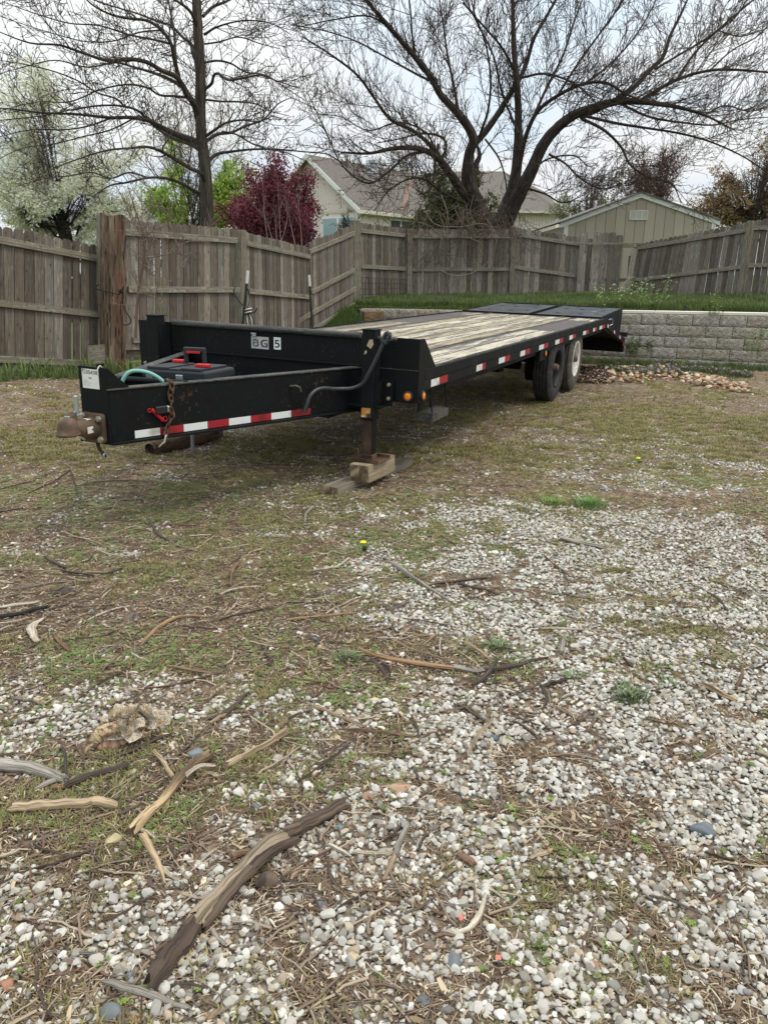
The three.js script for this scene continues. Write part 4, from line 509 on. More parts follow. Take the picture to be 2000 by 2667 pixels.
function fenceRun(F, A, B, o = {}) {
  const r = rng(o.seed ?? 1), flat = V(B.x - A.x, 0, B.z - A.z), L = flat.length(), slope = (B.y - A.y) / L, d = flat.clone().normalize(), yaw = Math.atan2(-d.z, d.x), N = V(-d.z, 0, d.x); if (N.dot(V(-A.x, 0, -A.z)) < 0) N.negate();
  const n = o.n ?? Math.round(L / BW), side = N.dot(V(-d.z, 0, d.x)) > 0 ? 1 : -1;
  for (let i = 0; i < n; i++) {
    if (o.skip?.includes(i)) continue; const t = (i + 0.5) / n, b = mesh('board', boardGeos[Math.floor(r() * 16)], boardMat[Math.floor(r() * 5)], F);
    b.position.set(lerp(A.x, B.x, t), lerp(A.y, B.y, t) + (r() - 0.5) * 0.022 + (o.lift?.(t) ?? 0), lerp(A.z, B.z, t)).addScaledVector(N, -0.012 + (r() - .5) * 0.006); b.rotation.order = 'YXZ'; b.rotation.y = yaw; b.rotation.z = -R(typeof o.lean === 'function' ? o.lean(t) : (o.lean ?? 0)) + (r() - .5) * 0.012; b.rotation.x = (r() - .5) * 0.008; b.scale.x = (L / n / BW) * (0.935 + 0.05 * r()); if (o.narrow?.includes(i)) b.scale.x *= 0.8;
  }
  for (const h of o.rails ?? [0, -0.767, -1.47]) {
    const [e0, e1] = o.ext?.[h] ?? [0, 0], P = A.clone().addScaledVector(d, -e0), Q = B.clone().addScaledVector(d, e1); P.y -= slope * e0; Q.y += slope * e1; const len = P.distanceTo(Q), ra = mesh('rail', box(-len / 2, len / 2, -0.044, 0.044, -0.019, 0.019, { r: 0.004, off: [r() * 3, r() * 5] }), railMat, F), mp = P.clone().add(Q).multiplyScalar(0.5);
    ra.position.copy(mp).addScaledVector(N, 0.017 + 0.003 * r()); ra.position.y += h; ra.rotation.order = 'YXZ'; ra.rotation.y = yaw; ra.rotation.z = Math.atan(slope);
  }
  return { d, N, yaw };
}
// rail uv: grain along its length
function post(F, name, P, top, bottom, w, m, lean = 0, yaw = 0) { const b = mesh(name, box(-w / 2, w / 2, bottom - top, 0, -w / 2, w / 2, { r: 0.006, grain: 'y', off: [Math.abs(P.x) % 1, 0.3] }), m, F); b.position.set(P.x, top, P.z); b.rotation.order = 'YXZ'; b.rotation.y = yaw; b.rotation.z = lean; return b; }
function postTo(F, a, b, w, yaw) { const v = b.clone().sub(a), o = mesh('post', box(-w / 2, w / 2, -v.length(), 0, -w / 2, w / 2, { r: 0.006, grain: 'y' }).rotateY(yaw), postMat, F); o.position.copy(a); o.quaternion.setFromUnitVectors(V(0, -1, 0), v.normalize()); return o; }
const postMat = M('#dcd9ca', 0.92, { map: withRep(boardTex, 1, 0.6), bumpMap: boardBump, bumpScale: 0.003 });
{
  const A = at(0, 625.6, 10.14), B = at(257, 674.4, 11.4), A2 = A.clone().addScaledVector(B.clone().sub(A), -0.45), F = thing('wooden_fence', 'grey board fence section at the left edge, left of the thick old post', 'fence');
  fenceRun(F, A2, B, { seed: 3, lean: 8, narrow: [12] }); postTo(F, at(263, 560, 11.36), at(264, 985, 11.34), 0.088, 0.9);
  const F2 = thing('wooden_fence', 'grey board fence between the thick old post and the climbing fence section', 'fence'), C = at(318, 604, 11.35), D2 = at(616, 626.5, 13.2);
  fenceRun(F2, C, D2, { seed: 7, lean: 5, narrow: [4] }); postTo(F2, at(628, 599, 13.3), at(629, 900, 13.3), 0.13, 1.0);
  fenceRun(F2, at(640, 633, 13.5), at(806.7, 669, 15.92), { seed: 11, lean: 3 });
  const k = mesh('kickboard', box(-0.75, 0.75, -0.13, 0.13, -0.02, 0.02), railMat, F2), kp = at(345, 915, 11.5); k.position.copy(kp); k.rotation.y = 0.97;
  const F3 = thing('wooden_fence', 'fence section with steeply climbing rails, running up the bank to the corner post', 'fence'), E0 = at(807, 655, 15.95), E1 = at(920, 607.5, 17.85);
  fenceRun(F3, E0, E1, { seed: 13, lean: 1.2, rails: [0, -0.767, -1.17, -1.5], ext: { '-1.17': [1.75, 0.05], '-1.5': [0.9, 0.05], 0: [0.05, 0] } });
  const F4 = thing('wooden_fence', 'long board fence along the back of the grass terrace, behind the trailer', 'fence'), cp = at(927, 640, 18.3); post(F4, 'post', cp, at(925, 574, 18.3).y, 0.45, 0.17, postMat, 0, 0.5);
  const G0 = at(938, 601, 18.5), G1 = at(1058, 614, 19.72); fenceRun(F4, G0, G1, { seed: 17, rails: [0, -0.767, -1.45] }); const p2 = at(1066, 620, 19.72); post(F4, 'post', p2, at(1066, 596, 19.72).y, 0.6, 0.13, postMat, 0, 0.3);
  const H0 = at(1074, 616, 19.75), H1 = at(1328, 616.3, 20.2); fenceRun(F4, H0, H1, { seed: 19, rails: [0, -0.767] }); const p3 = at(1335, 630, 20.2); post(F4, 'post', p3, at(1335, 590, 20.2).y, 0.6, 0.12, postMat, 0.012, 0);
  const I0 = at(1343, 611, 20.2), I1 = at(1512, 637, 20.6); fenceRun(F4, I0, I1, { seed: 23, rails: [0, -0.767] });
  // broken gap patched with single boards
  const F5 = thing('wooden_fence', 'broken gap in the fence patched with odd loose boards under a thin cross strip', 'fence'), r = rng(29);
  for (const [px, yt, yb, w, z] of [[1521, 605, 777, 19, 20.45], [1536, 621, 775, 14, 20.6], [1556, 604, 780, 18, 20.4], [1576, 606, 781, 18, 20.42], [1595, 605, 778, 17, 20.44], [1613, 612, 776, 19, 20.46]]) { const a = at(px, yt, z), b = at(px - 4, yb, z), bd = mesh('board', boardGeos[Math.floor(r() * 16)], boardMat[[2, 0, 4][Math.floor(r() * 3)]], F5), len = a.y - b.y; bd.scale.set(w / 13.6, len / 1.795, 1); bd.position.set(a.x, a.y - 0.175 * len / 1.795, a.z); bd.rotation.z = (r() - .5) * 0.02; }
  const ls = mesh('cross_strip', box(-1.15, 1.15, -0.022, 0.022, -0.01, 0.01), railMat, F5), lp = at(1596, 634.5, 20.3); ls.position.copy(lp); ls.rotation.y = 0.02; const rb = mesh('rail', box(-0.8, 0.8, -0.044, 0.044, -0.019, 0.019), railMat, F5); rb.position.copy(at(1570, 640, 20.66)); const rb2 = rb.clone(); rb2.position.copy(at(1570, 729, 20.66)); F5.add(rb2);
  { const a = at(1653, 648, 20.3), b = at(1630, 770, 20.1), v = a.clone().sub(b), bd = mesh('leaning_board', box(-0.07, 0.07, 0, v.length(), -0.01, 0.01, { grain: 'y' }), boardMat[2], F5); bd.position.copy(b); bd.quaternion.setFromUnitVectors(V(0, 1, 0), v.normalize()); const c = at(1641, 760, 20.4); const d3 = mesh('leaning_board', box(-0.06, 0.06, 0, 1.1, -0.01, 0.01, { grain: 'y' }), boardMat[0], F5); d3.position.copy(c); d3.rotation.z = -0.12; const sp = mesh('post', box(-0.05, 0.05, 0, 1.0, -0.05, 0.05, { grain: 'y' }), boardMat[3], F5); sp.position.copy(at(1634, 772, 20.7)); }
  const F6 = thing('wooden_fence', 'leaning board fence on the right, tilted away from the broken gap', 'fence'), J0 = at(1653, 647.7, 20.5), J1 = at(1944, 599.5, 17.9); fenceRun(F6, J0, J1, { seed: 31, lean: (t) => lerp(10.5, 2, Math.pow(t, 0.7)), rails: [0, -0.767], lift: (t) => -0.07 * (1 - t) });
  const p4 = at(1950, 610, 17.8); post(F6, 'post', p4, at(1952, 575, 17.8).y, 0.5, 0.125, postMat, -0.02, 0.6); fenceRun(F6, at(1962, 594, 17.7), at(2110, 588, 16.9), { seed: 37, lean: 1, rails: [0, -0.767] });
}
{ // thick rotten post
  const b = at(297, 990, 11.25), by = g(b.x, b.z) - 0.1, top = at(297, 559, 11.25).y, t = thing('old_post', 'thick rough old timber post with cracked brown wood between two fence sections', 'post', V(b.x, by, b.z)), n = 26, T = new Tubes();
  const q = new THREE.CylinderGeometry(0.162, 0.172, top - by, 44, 30, false), p = q.attributes.position, h = top - by; for (let i = 0; i < p.count; i++) { const x = p.getX(i), y = p.getY(i), z = p.getZ(i), a = Math.atan2(z, x), rr = Math.hypot(x, z); if (rr < 0.01) continue; const k = 1 + 0.12 * (fbm(a * 5 + 20, y * 0.7, 3) - .5) - 0.2 * ss(0.62, 0.75, fbm(a * 9 + 3, y * 1.3 + 9, 3)) + 0.04 * Math.cos(4 * a + 0.4); p.setXYZ(i, x * k, y + (y > h / 2 - 0.01 ? 0.02 * Math.sin(a * 3) : 0), z * k); }
  const uv = q.attributes.uv; for (let i = 0; i < uv.count; i++) uv.setXY(i, uv.getX(i) * 1.6, uv.getY(i) * 1.3); q.computeVertexNormals(); q.translate(0, h / 2, 0); const body = mesh('post_body', q, rotPost, t); body.quaternion.setFromUnitVectors(V(0, 1, 0), at(296, 559, 11.25).sub(at(297, 990, 11.25)).normalize());
  const c = thing('black_cable', 'black cable wrapped loosely round the thick old post', 'cable', at(280, 750, 11.0)), z3 = (x, y, Z) => at(x * .422, 500 + y * .422, Z).sub(c.position), cm = M('#15161a', 0.6); mesh('cable_strand', tube(smooth([z3(612, 570, 11.2), z3(588, 586, 11.15), z3(600, 600, 11.08), z3(680, 618, 11.03), z3(740, 630, 11.04), z3(765, 580, 11.05), z3(755, 640, 11.04), z3(762, 690, 11.04), z3(775, 730, 11.04), z3(805, 780, 11.06), z3(808, 805, 11.08), z3(780, 822, 11.07), z3(750, 812, 11.06)], 80), 0.008, 6), cm, c); mesh('cable_strand', tube(smooth([z3(738, 628, 11.03), z3(750, 600, 11.03), z3(766, 640, 11.03), z3(748, 690, 11.03), z3(746, 760, 11.03)], 30), 0.008, 6), cm, c);
}
// steel T-posts with white tops
const greenSteel = M('#25382f', 0.6), whiteTop = M('#dfe0dc', 0.6);
for (const [a, b, Z, label] of [[[646, 705], [630, 875], 13.0, 'steel T-post with a white top by the fence post, wires tied to it'], [[805, 716], [815, 870], 15.5, 'steel T-post with a white top where the fence starts to climb']]) {
  const P = at(...a, Z), Q = at(...b, Z), L = P.distanceTo(Q) + 0.3, t = thing('fence_stake', label, 'fence stake', P, null), dir = P.clone().sub(Q).normalize(); t.quaternion.setFromUnitVectors(V(0, 1, 0), dir); t.userData.group = 'steel T-posts along the fence'; const W = Z > 14 ? 0.21 : 0.2;
  mesh('stake', mergeGeometries([box(-0.022, 0.022, -L, -W, -0.004, 0.004, { grain: 'y' }), box(-0.004, 0.004, -L, -W, 0.004, 0.036, { grain: 'y' })]), greenSteel, t); mesh('white_top', mergeGeometries([box(-0.023, 0.023, -W, 0, -0.005, 0.005, { grain: 'y' }), box(-0.005, 0.005, -W, 0, 0.005, 0.037, { grain: 'y' })]), whiteTop, t);
  for (let y = -0.3; y > -L + 0.3; y -= 0.055) mesh('stud', box(-0.007, 0.007, y - 0.006, y + 0.006, 0.036, 0.043, { flat: 1 }), greenSteel, t);
}
{ // bundle of electric wire tied to the post
  const c = thing('wire_bundle', 'bundle of black and white wires knotted and hung from the fence post', 'wires', at(645, 805, 12.9)), z4 = (x, y, Z) => at(600 + x * .422, 380 + y * .422, Z).sub(c.position), k = M('#141518', 0.6), w = M('#d8d4c4', 0.6);
  mesh('cable_strand', tube(smooth([z4(30, 870, 13.0), z4(22, 900, 12.9), z4(50, 950, 12.85), z4(92, 1000, 12.8)], 20), 0.012, 6), k, c); mesh('cable_strand', tube(smooth([z4(95, 860, 12.9), z4(115, 900, 12.9), z4(120, 950, 12.85), z4(108, 1000, 12.8)], 20), 0.008, 6), k, c);
  for (let i = 0; i < 4; i++) mesh('knot_turn', new THREE.TorusGeometry(0.05, 0.011, 6, 18).scale(1, 0.9, 1).rotateX(1.5).rotateZ(0.25).translate(...z4(112, 1008 + i * 9, 12.8).toArray()), i & 1 ? k : w, c);
  for (let i = 0; i < 6; i++) mesh('loose_wire', tube(smooth([z4(100 + i * 4, 1035, 12.8), z4(96 + i * 9, 1070, 12.78), z4(104 + i * 8, 1105, 12.78), z4(132 + i * 3, 1130, 12.8)], 18), 0.008, 5), i % 3 === 1 ? w : k, c); mesh('loose_wire', tube(smooth([z4(140, 1030, 12.8), z4(156, 1020, 12.8), z4(165, 1000, 12.8)], 8), 0.01, 5), k, c);
}
{ // welded wire panel leaning on the fence beside the corner post
  const W = thing('wire_mesh_panel', 'rusty welded wire panel leaning on the fence beside the corner post', 'wire panel'), m = M('#2f2a26', 0.7, { metalness: 0.4 }), A = at(932, 722, 18.35), B = at(1054, 728, 19.5), A2 = at(934, 782, 18.3), B2 = at(1054, 775, 19.45), P = (u, v) => { const t = A.clone().lerp(B, u), b = A2.clone().lerp(B2, u); return t.lerp(b, v).add(V(0.03, 0.01 * Math.sin(u * 9 + v * 5), 0.08)); };
  for (let k = 0; k <= 4; k++) mesh('wire', tube([0, .25, .5, .75, 1].map((u) => P(u, k / 4)), 0.005, 4), m, W); for (let k = 0; k <= 15; k++) mesh('wire', tube([P(k / 15, -0.01), P(k / 15, 0.5), P(k / 15, 1.25 + 0.1 * (k % 3))], 0.004, 4), m, W);
  const kb = thing('loose_board', 'short board lying along the foot of the fence under the wire panel', 'board', at(990, 785, 18.6)); mesh('board_body', box(-0.55, 0.55, -0.06, 0.06, -0.015, 0.015), railMat, kb); kb.rotation.y = 0.65;
}
{ // black pipe stub standing on the wall
  const p = at(1781, 818, 14.72), t = thing('pipe_stub', 'short black pipe stub standing on top of the block wall', 'pipe', p), m = M('#17181a', 0.5); mesh('pipe_body', tube([[0, -0.05, 0], [0, 0.135, 0]], 0.022, 12), m, t); mesh('pipe_cap', tube([[0, 0.125, 0], [0, 0.15, 0]], 0.031, 12), m, t);
}

// ---------------------------------------------------------------- buildings
const siding = (a, b, n) => tex(256, 64, (i, j) => { const u = (i % (256 / n)) / (256 / n), s = u < 0.14 ? 0.8 : 1, w = 0.96 + 0.08 * fbm(i / 9, j / 9, 3); return mix3(a, b, fbm(i / 30, j / 30, 2)).map((x) => x * s * w); });
const shingleTex = (d, l) => tex(512, 512, (i, j) => { const row = Math.floor(j / 16), sh = (row * 37) % 64, c = Math.floor((i + sh) / 32), e = (j % 16) < 2 ? 0.72 : 1, n = h2(c, row), f = fbm(i / 6, j / 6, 2); return mix3(d, l, n * 0.6 + f * 0.4).map((x) => x * e); });
const brownRoof = M('#ffffff', 0.95, { map: withRep(shingleTex(s8(92, 86, 80), s8(128, 120, 111)), 0.4, 0.4) }), greyRoof = M('#ffffff', 0.95, { map: withRep(shingleTex(s8(96, 92, 90), s8(134, 128, 124)), 0.4, 0.4) });
const creamWall = M('#ffffff', 0.85, { map: withRep(siding(s8(214, 200, 190), s8(222, 208, 200), 8), 0.62, 1) }), trimWhite = M('#dcdad4', 0.7), glassDark = new THREE.MeshPhysicalMaterial({ color: '#39434a', roughness: 0.08, metalness: 0 }), glassPale = new THREE.MeshPhysicalMaterial({ color: '#8fa0a6', roughness: 0.12 });
function quad(pts, m, name, parent, th = 0.12) { // four-sided slab with thickness
  const a = pts[0], n = pts[1].clone().sub(a).cross((pts[3] ?? pts[2]).clone().sub(a)).normalize(), P = [...pts, ...pts.map((p) => p.clone().addScaledVector(n, -th))], f = pts.length === 3 ? [[0, 1, 2], [3, 5, 4], [0, 3, 4], [0, 4, 1], [1, 4, 5], [1, 5, 2], [2, 5, 3], [2, 3, 0]] : [[0, 1, 2], [0, 2, 3], [4, 6, 5], [4, 7, 6], [0, 4, 5], [0, 5, 1], [1, 5, 6], [1, 6, 2], [2, 6, 7], [2, 7, 3], [3, 7, 4], [3, 4, 0]];
  const q = new THREE.BufferGeometry(); q.setAttribute('position', new THREE.Float32BufferAttribute(P.flatMap((p) => p.toArray()), 3)); q.setIndex(f.flat()); const e1 = pts[1].clone().sub(a).normalize(), e2 = n.clone().cross(e1), nn = q.toNonIndexed(), pp = nn.attributes.position, uv = new Float32Array(pp.count * 2), v = V(); for (let i = 0; i < pp.count; i++) { v.fromBufferAttribute(pp, i).sub(a); uv[i * 2] = v.dot(e1); uv[i * 2 + 1] = v.dot(e2); } nn.setAttribute('uv', new THREE.BufferAttribute(uv, 2)); nn.computeVertexNormals(); return mesh(name, nn, m, parent);
}
{ // cream house with a brown shingle roof
  const c = at(933, 528, 52), H1 = thing('house', 'cream house with brown shingle roof, white corner trim and two metal flues', 'house', V(c.x, 0, c.z)), e = c.y; // local: origin at the near corner; a = gable direction, b = along the long wall
  const a = V(-0.83, 0, -0.56).normalize(), b = V(0.60, 0, -0.80).normalize(), P = (u, v, y) => a.clone().multiplyScalar(u).addScaledVector(b, v).add(V(0, y, 0)), GW = 7.4, GL = 16, rise = 3.05, ov = 0.55;
  quad([P(GW, 0, -0.5), P(0, 0, -0.5), P(0, 0, e), P(GW, 0, e)], creamWall, 'wall', H1, 0.2); quad([P(0, 0, -0.5), P(0, GL, -0.5), P(0, GL, e), P(0, 0, e)], creamWall, 'wall', H1, 0.2); quad([P(GW, 0, e - 0.02), P(0, 0, e - 0.02), P(GW / 2, 0, e + rise * 0.97)], creamWall, 'gable', H1, 0.2);
  quad([P(GW, GL, -0.5), P(GW, 0, -0.5), P(GW, 0, e), P(GW, GL, e)], creamWall, 'wall', H1, 0.2);
  const sl = rise / (GW / 2), y0 = e - ov * sl; const r1 = quad([P(-ov, -0.5, y0), P(-ov, GL + 0.5, y0), P(GW / 2, GL + 0.5, e + rise), P(GW / 2, -0.5, e + rise)], brownRoof, 'roof', H1, 0.16); quad([P(GW + ov, GL + 0.5, y0), P(GW + ov, -0.5, y0), P(GW / 2, -0.5, e + rise), P(GW / 2, GL + 0.5, e + rise)], brownRoof, 'roof', H1, 0.16);
  for (const s of [[-ov, GW / 2], [GW + ov, GW / 2]]) quad([P(s[0], -0.53, y0 - 0.30), P(s[1], -0.53, e + rise - 0.30), P(s[1], -0.53, e + rise + 0.02), P(s[0], -0.53, y0 + 0.02)], trimWhite, 'barge_board', H1, 0.06);
  quad([P(-ov, -0.5, y0 - 0.22), P(-ov, GL, y0 - 0.22), P(-ov, GL, y0), P(-ov, -0.5, y0)], M('#c9c2b0', 0.7), 'gutter', H1, 0.12);
  quad([P(GW, -0.03, e - 0.55), P(0, -0.03, e - 0.55), P(0, -0.03, e - 0.4), P(GW, -0.03, e - 0.4)], M('#c4bba6', 0.8), 'band_board', H1, 0.05); for (const v of [-0.04, 0]) quad([P(v ? 0.16 : 0.0, -0.05, -0.5), P(-0.03, -0.05, -0.5), P(-0.03, -0.05, e - 0.5), P(v ? 0.16 : 0.0, -0.05, e - 0.5)], trimWhite, 'corner_board', H1, 0.05); quad([P(-0.05, 0, -0.5), P(-0.05, 0.18, -0.5), P(-0.05, 0.18, e - 0.2), P(-0.05, 0, e - 0.2)], trimWhite, 'corner_board', H1, 0.05);
  const win = (gable, u0, u1, yT, yB, glass, split) => { const Q = (u, y, d) => gable ? P(u, -d, y) : P(-d, u, y), [s0, s1] = gable ? [u1, u0] : [u0, u1]; const w = quad([Q(s0, yB, .05), Q(s1, yB, .05), Q(s1, yT, .05), Q(s0, yT, .05)], trimWhite, 'window', H1, 0.06), n = split, dw = (s1 - s0) / n; for (let k = 0; k < n; k++) { const f0 = s0 + dw * (k + .08), f1 = s0 + dw * (k + .92); quad([Q(f0, yB + .1, .07), Q(f1, yB + .1, .07), Q(f1, yT - .1, .07), Q(f0, yT - .1, .07)], glass, 'pane', w, 0.03); } };
  win(true, 0.3, 2.9, e - 0.75, e - 3.3, glassPale, 2); win(true, 3.5, 6.2, e - 0.75, e - 3.3, glassPale, 2); win(false, 3.3, 5.8, e - 0.75, e - 3.0, glassDark, 2); win(false, 9.6, 10.4, e - 0.75, e - 3.3, glassPale, 1);
  for (const [px, yt, yb, w] of [[962, 432, 452, 0.22], [973.5, 418, 452, 0.3]]) { const t = at(px, yt, 55).sub(H1.position), bt = at(px, yb, 55).sub(H1.position); const ch = mesh('chimney_flue', tube([bt, t.clone().add(V(0, -0.25, 0))], w, 14), galv, r1); mesh('flue_cap', tube([t.clone().add(V(0, -0.18, 0)), t], w * 1.35, 14), galv, r1); }
  quad([at(1043, 545, 53.4).sub(H1.position), at(1055, 545, 53.2).sub(H1.position), at(1077, 470, 55.5).sub(H1.position), at(1070, 470, 55.7).sub(H1.position)], M('#8f705f', 0.6, { metalness: 0.3 }), 'copper_flashing', H1, 0.05);
  const W2 = thing('house', 'right wing of pale cream siding and brown hip roof seen beyond the big tree', 'house', V(0, 0, 0)); const q = (px, py, Z) => at(px, py, Z); const Zf = 58; // wing facing the yard
  quad([q(1190, 660, Zf), q(1447, 660, Zf - 1), q(1447, 548, Zf - 1), q(1190, 545, Zf)], creamWall, 'wall', W2, 0.25); quad([q(1447, 660, Zf - 1), q(1470, 660, Zf + 8), q(1470, 560, Zf + 8), q(1447, 548, Zf - 1)], creamWall, 'wall', W2, 0.2);
  quad([q(1180, 545, Zf - 0.7), q(1457, 550, Zf - 1.7), q(1398, 498, Zf + 2.5), q(1310, 446, Zf + 7)], brownRoof, 'roof', W2, 0.2); quad([q(1180, 545, Zf - 0.7), q(1310, 446, Zf + 7), q(1180, 446, Zf + 7)], brownRoof, 'roof', W2, 0.2); quad([q(1457, 550, Zf - 1.7), q(1478, 560, Zf + 8), q(1420, 500, Zf + 9), q(1310, 446, Zf + 7)], brownRoof, 'roof', W2, 0.2); quad([q(1180, 551, Zf - 0.75), q(1457, 556, Zf - 1.75), q(1457, 550, Zf - 1.75), q(1180, 545, Zf - 0.75)], M('#c9c2b0', 0.7), 'gutter', W2, 0.1);
  const w3 = quad([q(1352, 606, Zf - .5), q(1371, 606, Zf - .55), q(1371, 553, Zf - .55), q(1352, 553, Zf - .5)], trimWhite, 'window', W2, 0.06); quad([q(1354, 604, Zf - .6), q(1364, 604, Zf - .65), q(1364, 555, Zf - .65), q(1354, 555, Zf - .6)], glassDark, 'pane', w3, 0.03);
}
{ // tan garden shed
  const Z = 24.2, S = thing('garden_shed', 'tan panel shed with white trim, grey roof and a white louvred gable vent', 'shed'), tan = ['#a89d8c', '#a49988', '#aca190'].map((c) => M(c, 0.85, { bumpMap: boardBump, bumpScale: 0.001 })), ap = at(1668, 512, Z), l = at(1474, 583, Z), rr = at(1858, 576, Z), z0 = -Z; const yBase = 0.6, n = 15;
  const eave = (x) => x < ap.x ? lerp(l.y, ap.y, (x - l.x) / (ap.x - l.x)) : lerp(rr.y, ap.y, (rr.x - x) / (rr.x - ap.x));
  for (let k = 0; k < n; k++) { const a = lerp(l.x, rr.x, k / n) + 0.006, b = lerp(l.x, rr.x, (k + 1) / n) - 0.006, pts = [[a, yBase], [b, yBase], [b, eave(b) - 0.02]]; if (a < ap.x && b > ap.x) pts.push([ap.x, ap.y - 0.02]); pts.push([a, eave(a) - 0.02]); mesh('siding_panel', extr(pts, 0.02).translate(0, 0, z0 - 0.02), tan[k % 3], S); }
  mesh('backing_wall', extr([[l.x, yBase], [rr.x, yBase], [rr.x, rr.y - 0.03], [ap.x, ap.y - 0.03], [l.x, l.y - 0.03]], 0.03).translate(0, 0, z0 - 0.06), M('#5d5644', 0.9), S); mesh('side_wall', box(l.x, l.x + 0.04, yBase, l.y - 0.04, z0 - 5, z0 - 0.07), tan[0], S); mesh('side_wall', box(rr.x - 0.04, rr.x, yBase, rr.y - 0.04, z0 - 5, z0 - 0.07), tan[0], S);
  const white = M('#d8d7d4', 0.6); for (const s of [-1, 1]) { const ex = s < 0 ? l.x - 0.17 : rr.x + 0.17, ey = s < 0 ? l.y - 0.065 : rr.y - 0.065; mesh('rake_trim', extr([[ex, ey - 0.05], [ap.x, ap.y - 0.03], [ap.x, ap.y + 0.1], [ex, ey + 0.09]], 0.04).translate(0, 0, z0 + 0.012), white, S); mesh('roof', extr([[ex - 0.05 * -s * -1, ey + 0.092], [ap.x, ap.y + 0.104], [ap.x, ap.y + 0.135], [ex + s * 0.05, ey + 0.11]], 5.2).translate(0, 0, z0 - 5.1), greyRoof, S); const cx = s < 0 ? l.x - 0.06 : rr.x - 0.06; mesh('corner_board', box(cx, cx + 0.12, yBase, (s < 0 ? l.y : rr.y) - 0.035, z0 + 0.004, z0 + 0.03, { grain: 'y' }), white, S); }
  const a = at(1637, 573, Z), b = at(1687, 548, Z), v = mesh('gable_vent', mergeGeometries([box(a.x, b.x, a.y, b.y, z0 + 0.004, z0 + 0.012), box(a.x, b.x, b.y - 0.025, b.y, z0 + 0.012, z0 + 0.035), box(a.x, b.x, a.y, a.y + 0.025, z0 + 0.012, z0 + 0.035), ...[0, 1 / 3, 2 / 3, 1].map((t) => { const x = lerp(a.x + 0.01, b.x - 0.01, t); return box(x - 0.014, x + 0.014, a.y + .026, b.y - .026, z0 + 0.012, z0 + 0.034); })]), M('#d2d0c6', 0.6), S);
  for (let k = 0; k < 7; k++) { const y = lerp(a.y + 0.04, b.y - 0.04, k / 6); const sl = mesh('louvre', new THREE.BoxGeometry(b.x - a.x - 0.06, 0.004, 0.03).rotateX(0.7).translate((a.x + b.x) / 2, y, z0 + 0.022), v.material, v); }
}
{ // grey roofed house behind the white blossom
  const Z = 46, H3 = thing('house', 'low grey roofed house with a metal flue behind the white blossom tree', 'house'), q = (px, py, z) => at(px, py, z); quad([q(40, 600, Z), q(420, 600, Z), q(420, 570, Z), q(40, 570, Z)], M('#c2c2c0', 0.9), 'wall', H3, 0.2); quad([q(20, 575, Z - 0.6), q(500, 590, Z - 0.6), q(420, 548, Z + 5), q(110, 545, Z + 5)], greyRoof, 'roof', H3, 0.2); quad([q(300, 610, Z - 3), q(520, 610, Z - 3), q(520, 585, Z - 3), q(300, 585, Z - 3)], M('#b8b4aa', 0.9), 'wall', H3, 0.2); const rf = quad([q(290, 588, Z - 3.5), q(530, 592, Z - 3.5), q(400, 540, Z + 2), q(330, 540, Z + 2)], greyRoof, 'roof', H3, 0.2); const t = q(350, 528, Z - 1), bt = q(350, 560, Z - 1); mesh('chimney_flue', tube([bt, t], 0.16, 12), steelDark, rf); mesh('dormer', box(q(339, 562, Z - 1.5).x, q(362, 562, Z - 1.5).x, q(339, 562, Z - 1.5).y, q(339, 541, Z - 1.5).y, -Z + 1.4, -Z + 1.6), M('#c8d2da', 0.4), rf);
  quad([q(-60, 640, 40), q(260, 640, 40), q(260, 615, 40), q(-60, 615, 40)], M('#d5d6d8', 0.8), 'garage_wall', H3, 0.2);
}

// ---------------------------------------------------------------- trees
function branch(T, r, p, dir, len, rad, o, depth) {
  const n = Math.max(3, Math.min(7, Math.round(len / (o.seg ?? 0.28)))), pts = [p.clone()], d = dir.clone().normalize(), q = p.clone();
  for (let k = 0; k < n; k++) { d.x += (r() - .5) * o.kink; d.y += (r() - .5) * o.kink + o.up * (depth > 1 ? 1 : 0.6) / n; d.z += (r() - .5) * o.kink; d.normalize(); q.addScaledVector(d, len / n); pts.push(q.clone()); }
  const tip = Math.max(o.tip, rad * 0.3); T.add(pts, (t) => lerp(rad, tip, t), rad > 0.02 ? 5 : 3);
  if (depth >= o.depth) return;
  const kids = Math.max(1, Math.round(len / o.gap[depth] * (0.6 + .8 * r()))), ax = V(), bx = V();
  for (let k = 0; k < kids; k++) {
    const t = 0.15 + 0.85 * (k + r()) / kids, i = Math.min(n - 1, Math.floor(t * n)), f = t * n - i, b = pts[i].clone().lerp(pts[i + 1], clamp(f)), tan = pts[i + 1].clone().sub(pts[i]).normalize(); ax.set(r() - .5, r() - .5, r() - .5).cross(tan).normalize(); const an = R(lerp(o.ang[0], o.ang[1], r())); bx.copy(tan).multiplyScalar(Math.cos(an)).addScaledVector(ax, Math.sin(an));
    branch(T, r, b, bx, len * lerp(o.ratio[0], o.ratio[1], r()) * (1.1 - 0.5 * t), Math.max(o.tip * 1.1, lerp(rad, tip, t) * 0.6), o, depth + 1);
  }
}
function limbPts(l, Z, map) { const P = l.pts.map(([x, y, dz], i) => { const [px, py] = map(x, y); return at(px, py, Z + (dz ?? (l.dz ? l.dz * i / (l.pts.length - 1) : 0))); }); const n = (P.length - 1) * 5; return smooth(P, n); }
